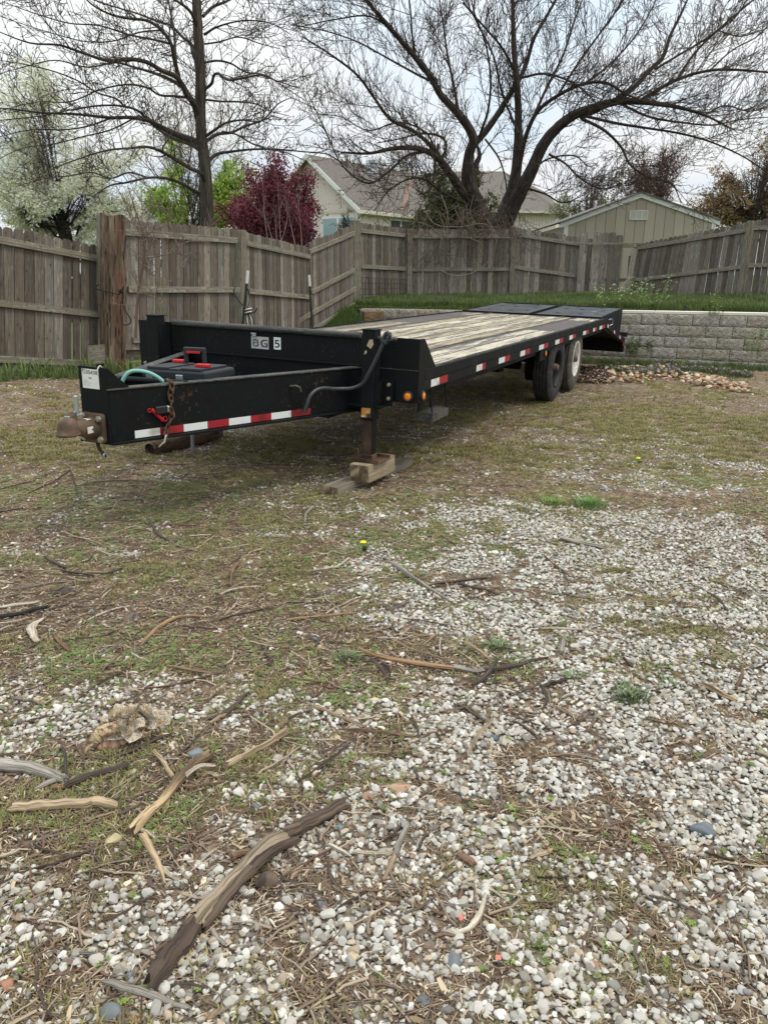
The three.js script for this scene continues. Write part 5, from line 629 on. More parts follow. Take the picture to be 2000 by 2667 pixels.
function bareTree(name, label, Z, map, limbs, bark, twigM, o) {
  const r = rng(o.seed), first = limbs[0], b0 = map(first.pts[0][0], first.pts[0][1]), base = at(b0[0], b0[1], Z), t = thing(name, label, 'tree', V(base.x, o.ground, base.z)), T = new Tubes();
  for (const l of limbs) {
    const P = limbPts(l, Z, map).map((p) => p.sub(t.position)), k = (px) => px * o.scale * o.thick * Z * 0.95 / FPX / 2, n = l.w.length, rad = (u) => { const f = u * (n - 1), i = Math.min(n - 2, Math.floor(f)); return k(lerp(l.w[i], l.w[i + 1], f - i)); };
    if (l.root) { const p = P[0].clone(); p.y = -0.1; if (l.toe) { p.x += l.toe; } P.unshift(p); }
    const tb = new Tubes(); tb.add(P, (u) => rad(u), l.w[0] > 30 ? 14 : 8, { wob: l.w[0] > 30 ? 0.1 : 0.08, seed: Math.round(l.pts[0][0]), cap: true, uw: l.w[0] > 30 ? 1.2 : 0.5 }); mesh(l.trunk ? 'trunk' : 'limb', tb.geo(), bark, t);
    const L = P.reduce((a, p, i) => i ? a + p.distanceTo(P[i - 1]) : 0, 0), N = Math.round(L / (l.gap ?? o.limbGap)), ax = V();
    for (let c = 0; c < N; c++) {
      const u = (l.t0 ?? 0.2) + (1 - (l.t0 ?? 0.2)) * (c + r()) / N, f = u * (P.length - 1), i = Math.min(P.length - 2, Math.floor(f)), b = P[i].clone().lerp(P[i + 1], f - i), tan = P[i + 1].clone().sub(P[i]).normalize(); ax.set(r() - .5, (r() - .5) * 0.9 + (o.rise ?? 0.1), r() - .5).cross(tan).normalize(); if (ax.y < -0.2 && r() < 0.5) ax.negate();
      const an = R(lerp(o.ang[0], o.ang[1], r())), d = tan.clone().multiplyScalar(Math.cos(an)).addScaledVector(ax, Math.sin(an)); branch(T, r, b, d, lerp(o.len[0], o.len[1], r() * r()) * (l.trunk ? 1 : 1.05 - 0.35 * u), Math.min(rad(u) * 0.55, o.brad * (0.5 + r())), o, 0);
    }
  }
  const tw = mesh('twigs', T.geo(), twigM, t); tag(tw, null, null, null, 'stuff'); return t;
}
const m6 = (x, y) => [x * .6028, y * .6028], m7 = (x, y) => [800 + x * .7233, y * .7233];
bareTree('bare_tree', 'tall bare tree with one straight grey trunk behind the left fence', 15.6, m6, [
  { trunk: 1, root: 1, t0: 0.45, pts: [[897, 985], [893, 850], [885, 700], [872, 600], [866, 480], [868, 350], [858, 180], [850, 0], [842, -200], [830, -420]], w: [78, 72, 66, 60, 57, 55, 52, 50, 46, 36, 20] },
  { pts: [[868, 842], [800, 800], [740, 775], [690, 767], [640, 768], [540, 790], [480, 800], [400, 850]], w: [20, 18, 16, 14, 12, 10, 8, 5], dz: -1.2 }, { pts: [[640, 768], [560, 745], [480, 770], [400, 745], [300, 760], [200, 770], [90, 800]], w: [10, 9, 8, 6, 5, 4, 3], dz: -1 },
  { pts: [[890, 800], [870, 750], [830, 730], [760, 690], [700, 655], [640, 635], [560, 640], [460, 650], [330, 690], [200, 740]], w: [26, 22, 20, 18, 16, 14, 11, 8, 6, 4], dz: -2.2 },
  { pts: [[880, 660], [830, 625], [760, 600], [690, 562], [640, 520], [600, 500]], w: [26, 24, 20, 16, 13, 9], dz: 1.4 }, { pts: [[860, 615], [790, 590], [740, 570], [690, 545], [640, 520], [560, 507], [480, 508], [330, 493], [180, 487], [40, 470], [-80, 470]], w: [34, 30, 27, 24, 20, 17, 14, 12, 9, 7, 5], dz: -1.8 },
  { pts: [[640, 520], [600, 480], [540, 460], [450, 455], [330, 470], [180, 500], [0, 520]], w: [16, 13, 11, 9, 7, 5, 4], dz: -2 }, { pts: [[540, 460], [500, 425], [420, 400], [340, 350], [240, 310], [120, 280], [0, 260]], w: [11, 9, 8, 7, 6, 5, 3], dz: -2.4 }, { pts: [[480, 510], [380, 545], [280, 560], [140, 560], [0, 590]], w: [10, 8, 7, 5, 3], dz: -1.4 }, { pts: [[600, 500], [480, 560], [360, 590], [240, 620], [100, 640], [-30, 700]], w: [10, 8, 7, 6, 4, 3], dz: 1.2 },
  { pts: [[860, 520], [840, 450], [810, 410], [790, 370], [760, 330], [700, 340 - 35], [640, 270], [560, 255], [470, 262], [350, 225], [260, 195], [130, 185], [-20, 130]], w: [40, 36, 32, 28, 24, 22, 20, 18, 15, 12, 10, 7, 4], dz: -2 },
  { pts: [[800, 385], [740, 345], [650, 310], [580, 290], [500, 270], [380, 290], [240, 260], [100, 290], [-40, 330]], w: [20, 17, 14, 12, 10, 8, 6, 5, 3], dz: 1 }, { pts: [[830, 425], [760, 415], [690, 410], [640, 380], [560, 365], [440, 385], [300, 440], [160, 440], [0, 480]], w: [14, 12, 11, 10, 9, 7, 6, 4, 3], dz: -1 },
  { pts: [[775, 340], [755, 260], [740, 190], [700, 130], [640, 90], [560, 80], [480, 62], [400, 20], [340, -40]], w: [24, 22, 19, 16, 14, 12, 10, 8, 6], dz: -1.2 }, { pts: [[765, 330], [758, 230], [752, 130], [735, 40], [720, -60]], w: [18, 15, 12, 10, 7], dz: 1.2 }, { pts: [[740, 190], [660, 170], [560, 150], [430, 110], [300, 100], [160, 60], [20, 10]], w: [12, 10, 9, 7, 6, 5, 3], dz: -1.6 }, { pts: [[700, 130], [600, 140], [500, 175], [380, 180], [250, 150], [120, 110], [0, 70]], w: [9, 8, 7, 6, 5, 4, 3], dz: 1.6 },
  { pts: [[862, 290], [835, 230], [825, 190], [790, 160], [740, 110], [690, 95], [600, 60], [500, 30], [380, -10]], w: [26, 22, 18, 15, 12, 11, 9, 8, 6], dz: 1.5 }, { pts: [[855, 130], [830, 60], [790, 20], [720, -20], [620, -70]], w: [20, 16, 13, 10, 7], dz: -1 },
  { pts: [[885, 592], [930, 560], [980, 530], [1050, 518], [1120, 525], [1180, 500]], w: [16, 14, 12, 9, 7, 5], dz: -1 }, { pts: [[890, 610], [940, 580], [1000, 572], [1060, 545], [1140, 515], [1200, 450], [1260, 420]], w: [20, 17, 14, 12, 9, 7, 4], dz: 1 }, { pts: [[960, 568], [1020, 580], [1090, 620], [1160, 645], [1240, 660], [1330, 700]], w: [10, 9, 8, 6, 5, 3], dz: -1.4 }, { pts: [[905, 690], [940, 665], [1000, 655], [1090, 645], [1200, 645], [1310, 655], [1420, 668], [1500, 720]], w: [18, 16, 13, 11, 9, 7, 6, 4], dz: 0.6 },
  { pts: [[886, 385], [915, 360], [925, 325], [945, 318], [985, 345], [1060, 335], [1120, 325], [1200, 350], [1290, 380]], w: [16, 15, 14, 13, 11, 10, 8, 6, 4], dz: -1 }, { pts: [[884, 430], [960, 438], [1040, 440], [1110, 450], [1170, 480], [1250, 500]], w: [11, 10, 9, 7, 5, 3], dz: 1 }, { pts: [[884, 270], [940, 262], [1000, 275], [1060, 310], [1150, 325], [1250, 390], [1330, 440]], w: [12, 11, 10, 8, 7, 5, 3], dz: 1.4 }, { pts: [[884, 150], [930, 120], [1010, 95], [1080, 88], [1170, 100], [1260, 150]], w: [12, 10, 8, 7, 5, 3], dz: -1 }, { pts: [[878, 70], [920, 30], [980, 5], [1060, -40]], w: [18, 15, 12, 8], dz: 0.6 }, { pts: [[884, 190], [950, 180], [1030, 160], [1130, 190], [1210, 210]], w: [9, 8, 6, 5, 3], dz: -.6 },
], oakBark, twigMat, { seed: 5, ground: 0.1, scale: 0.6028, thick: 0.78, limbGap: 0.17, len: [0.28, 1.7], brad: 0.012, tip: 0.0045, kink: 0.55, up: 0.45, depth: 2, gap: [0.15, 0.12], ang: [32, 75], ratio: [0.3, 0.65], rise: 0.25, seg: 0.16 });

bareTree('bare_tree', 'wide many-stemmed bare tree spreading over the back fence and the house', 22.3, m7, [
  { trunk: 1, root: 1, toe: 0.2, t0: 0.4, pts: [[655, 820], [612, 740], [580, 650], [582, 560], [598, 500], [575, 450], [540, 405], [480, 340], [440, 270], [350, 160], [270, 70], [200, -20], [140, -120]], w: [95, 90, 76, 56, 46, 44, 42, 36, 31, 28, 23, 18, 13, 8], dz: -1.5 },
  { pts: [[600, 520], [640, 475], [690, 405], [735, 330], [760, 290], [785, 240], [815, 140], [860, 60], [905, -20], [950, -110]], w: [34, 34, 31, 27, 24, 21, 18, 15, 12, 7], dz: 1.5 }, { trunk: 1, root: 1, toe: 0.3, t0: 0.35, pts: [[690, 825], [722, 740], [745, 660], [757, 560], [760, 450], [757, 330], [745, 200], [740, 60], [738, -100]], w: [100, 84, 66, 54, 45, 37, 31, 25, 20, 12], dz: 0.6 },
  { trunk: 1, root: 1, toe: 0.1, t0: 0.35, pts: [[700, 825], [740, 740], [795, 640], [850, 520], [905, 455], [960, 415], [1040, 385], [1120, 365], [1210, 368], [1330, 385], [1430, 415], [1540, 470]], w: [100, 84, 70, 58, 50, 45, 42, 36, 30, 22, 16, 10, 5], dz: -2.5 },
  { pts: [[985, 420], [1060, 385], [1120, 355], [1180, 310], [1230, 255], [1280, 205], [1305, 130], [1340, 60], [1380, -30]], w: [34, 31, 27, 25, 22, 19, 16, 13, 8], dz: 1.6 }, { pts: [[1190, 368], [1280, 312], [1360, 275], [1460, 252], [1560, 252], [1680, 262]], w: [22, 18, 15, 13, 11, 8], dz: -1.5 }, { pts: [[1330, 285], [1395, 190], [1480, 105], [1550, 45], [1630, -20]], w: [14, 12, 11, 9, 6], dz: 1 }, { pts: [[1250, 250], [1350, 190], [1450, 130], [1540, 60], [1600, -30]], w: [12, 10, 8, 6, 4], dz: -1 },
  { root: 1, pts: [[640, 800], [560, 690], [510, 620], [470, 570], [420, 540], [330, 532], [220, 552], [120, 548]], w: [56, 52, 44, 36, 30, 24, 20, 12, 8], dz: -1.8 }, { pts: [[500, 600], [440, 520], [380, 470], [300, 430], [240, 350], [180, 270], [90, 200], [-20, 130]], w: [26, 22, 19, 16, 14, 12, 10, 6], dz: -1.5 }, { pts: [[430, 545], [360, 560], [290, 620], [220, 660], [130, 600], [70, 480], [0, 330]], w: [16, 13, 11, 9, 7, 6, 4], dz: -2.4 }, { pts: [[480, 590], [500, 520], [480, 492], [420, 480], [330, 500], [250, 515]], w: [16, 14, 12, 9, 7, 5], dz: 1 }, { pts: [[470, 570], [430, 480], [330, 440], [220, 470], [120, 420], [10, 410]], w: [11, 10, 8, 6, 5, 3], dz: 1.8 },
  { pts: [[545, 410], [530, 320], [505, 200], [490, 90], [470, -30]], w: [16, 14, 11, 9, 6], dz: 1 }, { pts: [[440, 275], [400, 230], [380, 140], [372, 40], [360, -60]], w: [14, 12, 10, 8, 5], dz: -1 }, { pts: [[452, 294], [400, 270], [300, 215], [180, 150], [60, 110], [-60, 90]], w: [13, 11, 8, 6, 4], dz: 1.4 }, { pts: [[330, 130], [230, 60], [100, 70], [-20, 95]], w: [9, 8, 6, 4], dz: -1 }, { pts: [[620, 490], [650, 400], [660, 280], [640, 150], [600, 40], [580, -60]], w: [13, 12, 10, 8, 7, 4], dz: -1.4 }, { pts: [[760, 480], [700, 330], [670, 200], [610, 80], [560, -20]], w: [14, 12, 10, 8, 5], dz: 1.5 },
  { pts: [[762, 600], [790, 480], [830, 400], [900, 345], [1000, 300], [1080, 300], [1140, 335], [1200, 360]], w: [26, 23, 20, 18, 16, 13, 10, 7], dz: -2 }, { pts: [[790, 480], [850, 340], [920, 200], [960, 80], [1000, -30]], w: [16, 14, 11, 9, 6], dz: 1.2 }, { pts: [[900, 345], [980, 220], [1060, 110], [1130, 10], [1170, -70]], w: [13, 11, 9, 7, 5], dz: -1.2 }, { pts: [[745, 250], [700, 170], [640, 100], [560, 10]], w: [13, 11, 9, 6], dz: -1.2 }, { pts: [[770, 280], [850, 265], [940, 290], [1010, 340], [1080, 420]], w: [12, 11, 9, 7, 5], dz: -2 }, { pts: [[1000, 300], [1090, 230], [1180, 130], [1240, 30], [1280, -60]], w: [12, 10, 8, 6, 4], dz: 1.4 },
  { pts: [[985, 425], [1070, 470], [1130, 530], [1160, 590], [1230, 640], [1310, 660], [1345, 730]], w: [16, 14, 12, 10, 8, 7, 4], dz: -2 }, { pts: [[1010, 420], [1120, 445], [1230, 462], [1340, 480], [1450, 510], [1580, 570], [1680, 640]], w: [15, 13, 11, 10, 8, 6, 4], dz: -2.5 }, { pts: [[1120, 370], [1230, 420], [1340, 440], [1460, 450], [1560, 430], [1680, 420]], w: [14, 12, 10, 8, 6, 4], dz: 1.5 }, { pts: [[870, 555], [930, 590], [980, 640], [1060, 680], [1130, 660]], w: [12, 10, 8, 6, 4], dz: -1.5 }, { pts: [[640, 500], [690, 570], [712, 640], [720, 720]], w: [10, 9, 7, 5], dz: -.4 }, { pts: [[590, 700], [600, 610], [620, 560], [610, 520]], w: [46, 34, 24, 12], dz: .8 },
  { pts: [[470, 520], [460, 590], [445, 680], [400, 700]], w: [12, 11, 9, 6], dz: -1.8 }, { pts: [[800, 680], [860, 700], [920, 730], [1000, 700]], w: [12, 9, 7, 4], dz: -1.6 }, { pts: [[800, 640], [850, 580], [960, 560], [1010, 600]], w: [10, 9, 7, 4], dz: -1 }, { pts: [[620, 760], [500, 700], [400, 640], [300, 680], [240, 760]], w: [18, 13, 9, 7, 4], dz: -2 }, { pts: [[1430, 415], [1500, 380], [1590, 400], [1680, 380]], w: [9, 8, 6, 4], dz: 1 }, { pts: [[1450, 252], [1530, 180], [1620, 130], [1690, 60]], w: [9, 7, 6, 4], dz: 1 }, { pts: [[1480, 110], [1560, 130], [1660, 100]], w: [7, 6, 4], dz: -1 },
], darkBark, twigMat2, { seed: 15, ground: 0.9, scale: 0.7233, thick: 0.68, limbGap: 0.165, len: [0.5, 2.5], brad: 0.013, tip: 0.0048, kink: 0.34, up: 0.5, depth: 2, gap: [0.17, 0.16], ang: [22, 66], ratio: [0.3, 0.65], rise: 0.2, seg: 0.24 });

// trees in leaf or flower: a branching skeleton, then many small faces clustered on its outer twigs
function leafyTree(name, label, base, H, crown, o) {
  const r = rng(o.seed), t = thing(name, label, 'tree', base), T = new Tubes(), tips = [], ax = V();
  const trunkPts = [V(0, -0.1, 0), V(0.05, H * 0.15, 0), V(-0.05, H * 0.32, 0.05)]; if (o.trunk !== false) mesh('trunk', tube(smooth(trunkPts, 10), (u) => o.tr * (1.15 - 0.4 * u), 10), o.bark, t);
  const limbs = o.limbs ?? 16;
  for (let k = 0; k < limbs; k++) { // main limbs reach to points spread through the crown
    const c = crown[k % crown.length], u = r() * 6.283, v = Math.acos(2 * r() - 1), q = Math.pow(r(), 0.45), end = V(c[0] + c[3] * q * Math.sin(v) * Math.cos(u), c[1] + c[4] * q * Math.cos(v), c[2] + (c[5] ?? c[3]) * q * Math.sin(v) * Math.sin(u)), st = V(0, H * (0.12 + 0.25 * r()), 0), mid = st.clone().lerp(end, 0.5).add(V(0, (o.arch ?? 0.08) * H * r(), 0)), P = smooth([st, mid, end], 9);
    T.add(P, (s) => lerp(o.tr * (o.limbR ?? 0.28), 0.009, Math.sqrt(s)), 5); for (let m = 2; m < 10; m++) tips.push([P[m - 1], P[m]]); for (let m = 2; m < 10; m++) for (let w = 0; w < (o.side ?? 3) * Math.min(1, m / 6); w++) { const b = P[m], d = V(r() - .5, r() * 0.8 - .25, r() - .5).normalize(), L = (o.sideLen ?? 1.0) * (0.4 + r()) * (1.15 - m * 0.06), e = b.clone().addScaledVector(d, L), m2 = b.clone().lerp(e, .5).add(V((r() - .5) * .2, (r()) * .15, (r() - .5) * .2)); T.add([b, m2, e], (s) => lerp(o.tw ?? 0.008, 0.004, s), 3); tips.push([b, e]); }
  }
  mesh('branches', T.geo(), o.twig ?? blackTwig, t).userData.kind = 'stuff';
  const P = [], C = [], I = [], c0 = V(), a = V(), b = V();
  for (let k = 0; k < o.leaves; k++) {
    const [s, e] = tips[Math.floor(r() * tips.length)], f = 0.25 + 0.8 * r(), sp = o.spread; c0.copy(s).lerp(e, f).add(V((r() + r() - 1) * sp, (r() + r() - 1) * sp, (r() + r() - 1) * sp)); if (o.hole && fbm(c0.x * o.hole + 50, c0.y * o.hole + c0.z * 0.6, 3) < (o.holeAt ?? 0.42)) continue;
    const size = o.size * (0.6 + .8 * r()); a.set(r() - .5, r() - .5, r() - .5).normalize(); b.set(r() - .5, r() - .5, r() - .5).cross(a).normalize(); const n = P.length / 3, col = jit(o.colors[Math.floor(r() * o.colors.length)], r, 0.22);
    for (const [x, y] of [[-1, 0], [0, -0.45], [1, 0], [0, 0.45]]) { P.push(c0.x + a.x * x * size + b.x * y * size, c0.y + a.y * x * size + b.y * y * size, c0.z + a.z * x * size + b.z * y * size); C.push(...col); } I.push(n, n + 1, n + 2, n, n + 2, n + 3);
  }
  const q = new THREE.BufferGeometry(); q.setAttribute('position', new THREE.Float32BufferAttribute(P, 3)); q.setAttribute('color', new THREE.Float32BufferAttribute(C, 3)); q.setIndex(I); q.computeVertexNormals(); const lm = new THREE.MeshPhysicalMaterial({ color: 0xffffff, vertexColors: true, roughness: 0.85, transmission: o.trans ?? 0.4, thickness: 0, side: THREE.DoubleSide }); const cr = mesh(o.crownName ?? 'crown', q, lm, t); return t;
}
const ground0 = (px, py, Z, y) => { const p = at(px, py, Z); p.y = y; return p; };
{
  const b = ground0(175, 620, 21, 0.3), Y = (py) => at(175, py, 21).y - 0.3, X = (px) => at(px, 430, 21).x - b.x;
  leafyTree('blossom_tree', 'white blossoming tree behind the fence at the left edge', b, 8, [[X(150), Y(500), .3, 1.2, 1.0, 1.4], [X(60), Y(330), 0, 1.5, 1.7, 1.6], [X(200), Y(330), 0, 1.4, 1.6, 1.6], [X(20), Y(470), 0, 1.5, 1.3, 1.6], [X(250), Y(470), 0, 1.2, 1.4, 1.5], [X(140), Y(420), 0, 1.5, 1.5, 1.6], [X(110), Y(240), 0, 1.0, 1.0, 1.2], [X(100), Y(540), 0, 1.6, .8, 1.5], [X(270), Y(555), 0, 1.0, .7, 1.2], [X(-60), Y(400), 0, 1.5, 1.5, 1.4], [X(320), Y(450), 0, .9, .9, 1]], { seed: 3, tr: 0.2, bark: darkBark, limbs: 44, side: 6, sideLen: 0.85, arch: 0.04, tw: .005, limbR: .13, leaves: 96000, spread: 0.2, size: 0.036, hole: 1.5, holeAt: 0.4, crownName: 'blossom', trans: 0.6, colors: [lin(240, 240, 230), lin(234, 234, 220), lin(244, 242, 236), lin(222, 224, 196), lin(236, 230, 222), lin(196, 204, 150)] });
  const g0 = ground0(520, 620, 27, 0.3), GY = (py) => at(520, py, 27).y - 0.3, GX = (px) => at(px, 460, 27).x - g0.x;
  leafyTree('green_tree', 'fresh yellow-green tree in new leaf behind the tall bare trunk', g0, 6.5, [[GX(450), GY(450), 0, 1.2, 1.4], [GX(420), GY(520), 0, 1.2, 1.2], [GX(520), GY(430), 0, 1.3, 1.2], [GX(580), GY(460), 0, 1.2, 1.4], [GX(500), GY(530), 0, 1.5, 1.1], [GX(610), GY(540), 0, 1.0, 1.0], [GX(470), GY(560), 0, 1.2, .8], [GX(460), GY(385), 0, .9, .8], [GX(560), GY(395), 0, .9, .7]], { seed: 9, tr: 0.16, bark: darkBark, limbs: 16, side: 8, sideLen: 0.95, limbR: .18, tw: .006, leaves: 30000, spread: 0.2, size: 0.058, hole: 0.8, holeAt: 0.44, colors: [lin(160, 184, 62), lin(138, 166, 54), lin(178, 198, 86), lin(118, 146, 50), lin(148, 172, 62)] });
  const v0 = ground0(490, 620, 34, 0.3); leafyTree('bare_tree', 'pale thin twiggy tree top showing above the yellow-green tree', v0, 10, [[-1.4, 6.6, 0, 1.8, 2.4], [1.0, 7.6, 0, 2.2, 2.0], [2.6, 6.2, 0, 1.6, 1.8], [0, 8.2, 0, 1.6, 1.6]], { seed: 19, tr: 0.2, bark: oakBark, twig: M('#786c60', 0.9), limbs: 20, side: 9, sideLen: 1.2, limbR: .2, tw: .007, leaves: 3000, spread: 0.2, size: 0.04, colors: [lin(190, 184, 160), lin(170, 170, 130)] });
  const p0 = ground0(735, 640, 23, 0.2), PY = (py) => at(735, py, 23).y - 0.2, PX = (px) => at(px, 520, 23).x - p0.x;
  leafyTree('purple_leaf_tree', 'round dark purple-red leaved tree behind the low dip of the fence', p0, 4.2, [[PX(730), PY(470), 0, .95, .75], [PX(660), PY(500), 0, .75, .7], [PX(640), PY(560), 0, .75, .6], [PX(795), PY(505), 0, .5, .55], [PX(720), PY(550), .5, 1.1, .8], [PX(745), PY(530), .8, .7, .7], [PX(690), PY(560), .7, .7, .6], [PX(790), PY(565), 0, .55, .5], [PX(700), PY(600), 0, 1.0, .45], [PX(705), PY(455), .2, .6, .5], [PX(740), PY(490), .3, .6, .6]], { seed: 29, tr: 0.12, bark: darkBark, limbs: 48, side: 6, sideLen: 0.55, limbR: .12, tw: .005, leaves: 50000, spread: 0.22, size: 0.042, trans: 0.35, colors: [lin(134, 46, 72), lin(112, 38, 60), lin(158, 66, 90), lin(92, 34, 52), lin(142, 56, 68)] });
  const e0 = ground0(1180, 640, 26, 0.9), EY = (py) => at(1180, py, 26).y - 0.9, EX = (px) => at(px, 540, 26).x - e0.x;
  leafyTree('evergreen_shrub', 'dark evergreen conifer standing against the house behind the many-stemmed tree', e0, 3, [[EX(1150), EY(500), 0, .65, .7], [EX(1110), EY(550), 0, .6, .7], [EX(1200), EY(520), 0, .75, .8], [EX(1160), EY(580), 0, .9, .6], [EX(1250), EY(560), 0, .5, .8], [EX(1230), EY(470), 0, .3, .5], [EX(1095), EY(595), 0, .6, .4]], { seed: 39, tr: 0.1, bark: darkBark, limbs: 44, side: 5, sideLen: 0.4, leaves: 26000, spread: 0.12, size: 0.045, trans: 0.15, colors: [lin(84, 98, 48), lin(70, 84, 44), lin(104, 114, 60), lin(60, 70, 40), lin(92, 94, 52)] });
  const s0 = ground0(903, 640, 24, 0.9); leafyTree('evergreen_shrub', 'small feathery green conifer top in front of the cream gable windows', s0, 2.4, [[0, at(903, 575, 24).y - 0.9, 0, .14, .5], [-.12, at(903, 595, 24).y - 0.9, 0, .28, .3], [.12, at(903, 600, 24).y - 0.9, 0, .25, .25]], { seed: 49, tr: 0.03, bark: darkBark, limbs: 16, side: 4, sideLen: 0.22, leaves: 1500, spread: 0.05, size: 0.03, trans: 0.2, colors: [lin(86, 104, 74), lin(70, 88, 62), lin(104, 118, 86)] });
  const q = (px, py, Z, by) => { const b2 = ground0(px, py, Z, by); return [b2, (y) => at(px, y, Z).y - by, (x) => at(x, 500, Z).x - b2.x]; };
  { const [b2, y, x] = q(1530, 600, 40, 0.9); leafyTree('leafing_tree', 'grey-green half-leafed tree between the house wing and the shed', b2, 7, [[x(1500), y(520), 0, 1.2, 1.1], [x(1560), y(500), 0, 1.3, 1.2], [x(1480), y(560), 0, 1.0, 1.0], [x(1580), y(550), 0, 1.3, 1.0], [x(1530), y(470), 0, .8, .8]], { seed: 59, tr: 0.16, bark: oakBark, twig: M('#5e554c', .9), limbs: 40, side: 5, sideLen: 0.8, leaves: 12000, spread: 0.25, size: 0.065, hole: 0.7, colors: [lin(146, 148, 112), lin(124, 128, 94), lin(166, 160, 128)] }); }
  { const [b2, y, x] = q(1700, 600, 38, 0.9); leafyTree('bare_tree', 'upright reddish-brown twiggy tree rising behind the shed roof', b2, 9, [[x(1650), y(440), 0, .9, 1.4], [x(1700), y(410), 0, 1.1, 1.6], [x(1750), y(450), 0, .9, 1.4], [x(1690), y(500), 0, 1.4, 1.0], [x(1620), y(490), 0, .9, .9]], { seed: 69, tr: 0.18, bark: darkBark, twig: M('#6a5248', .9), limbs: 52, side: 5, sideLen: 1.0, tw: .012, limbR: .2, leaves: 3600, spread: 0.15, size: 0.05, colors: [lin(112, 78, 52), lin(128, 92, 58), lin(96, 66, 48)] }); }
  { const [b2, y, x] = q(1950, 600, 31, 0.9); leafyTree('brown_leaf_tree', 'tree with orange-brown spring leaves at the right edge beyond the fence', b2, 8, [[x(1880), y(500), 0, .9, .9], [x(1960), y(440), 0, 1.2, 1.2], [x(2030), y(500), 0, 1.3, 1.2], [x(1920), y(550), 0, 1.2, .7], [x(2010), y(370), 0, 1.0, .9], [x(1850), y(550), 0, .7, .5], [x(2060), y(420), 0, 1.2, 1.5]], { seed: 79, tr: 0.18, bark: darkBark, twig: M('#4c3f35', .9), limbs: 56, side: 6, sideLen: 0.8, leaves: 24000, spread: 0.2, size: 0.052, hole: 0.9, holeAt: 0.44, colors: [lin(158, 130, 84), lin(138, 112, 72), lin(172, 146, 98), lin(126, 112, 76), lin(142, 106, 76)] }); }
  { const [b2, y, x] = q(1080, 560, 75, 0.9); leafyTree('leafing_tree', 'pale far tree top just above the ridge of the cream house', b2, 11, [[x(1020), y(440), 0, 2.0, 1.4], [x(1090), y(425), 0, 2.4, 1.6], [x(1160), y(440), 0, 2, 1.4]], { seed: 89, tr: 0.25, bark: oakBark, twig: M('#7c7064', .9), limbs: 40, side: 5, sideLen: 1.4, leaves: 5000, spread: 0.4, size: 0.12, hole: .4, colors: [lin(170, 160, 120), lin(150, 146, 106)] }); }
}
{ // tall pale shoots in front of the purple tree, a sapling before the fence, and brambles over the back fence
  const r = rng(55), S = thing('shrub_shoots', 'thin pale bare shoots rising behind the low part of the fence before the purple tree', 'shrub', ground0(760, 640, 17.5, 0.2)), T = new Tubes(); for (let k = 0; k < 7; k++) { const x0 = 690 + r() * 110, px = 670 + k * 17, top = 440 + r() * 110, P = smooth([at(x0 + (px - x0) * .3, 660, 17.5), at(lerp(x0, px, .7) + (r() - .5) * 14, 575, 17.5 + r()), at(px + (r() - .5) * 20, top, 17.5 + r())], 8).map((p) => p.sub(S.position)); const tb = new Tubes(); tb.add(P, (u) => lerp(0.007, 0.004, u), 4); mesh('stem', tb.geo(), M('#84706a', 0.9), S); for (let m = 3; m < 9; m++) branch(T, r, P[m], V(r() - .5, 1, r() - .5), 0.25 + .25 * r(), 0.004, { kink: .3, up: .3, depth: 0, tip: .003, gap: [1], ang: [0, 1], ratio: [1, 1], seg: .15 }, 0); } tag(mesh('twigs', T.geo(), M('#7c6a64', 0.9), S), null, null, null, 'stuff');
}
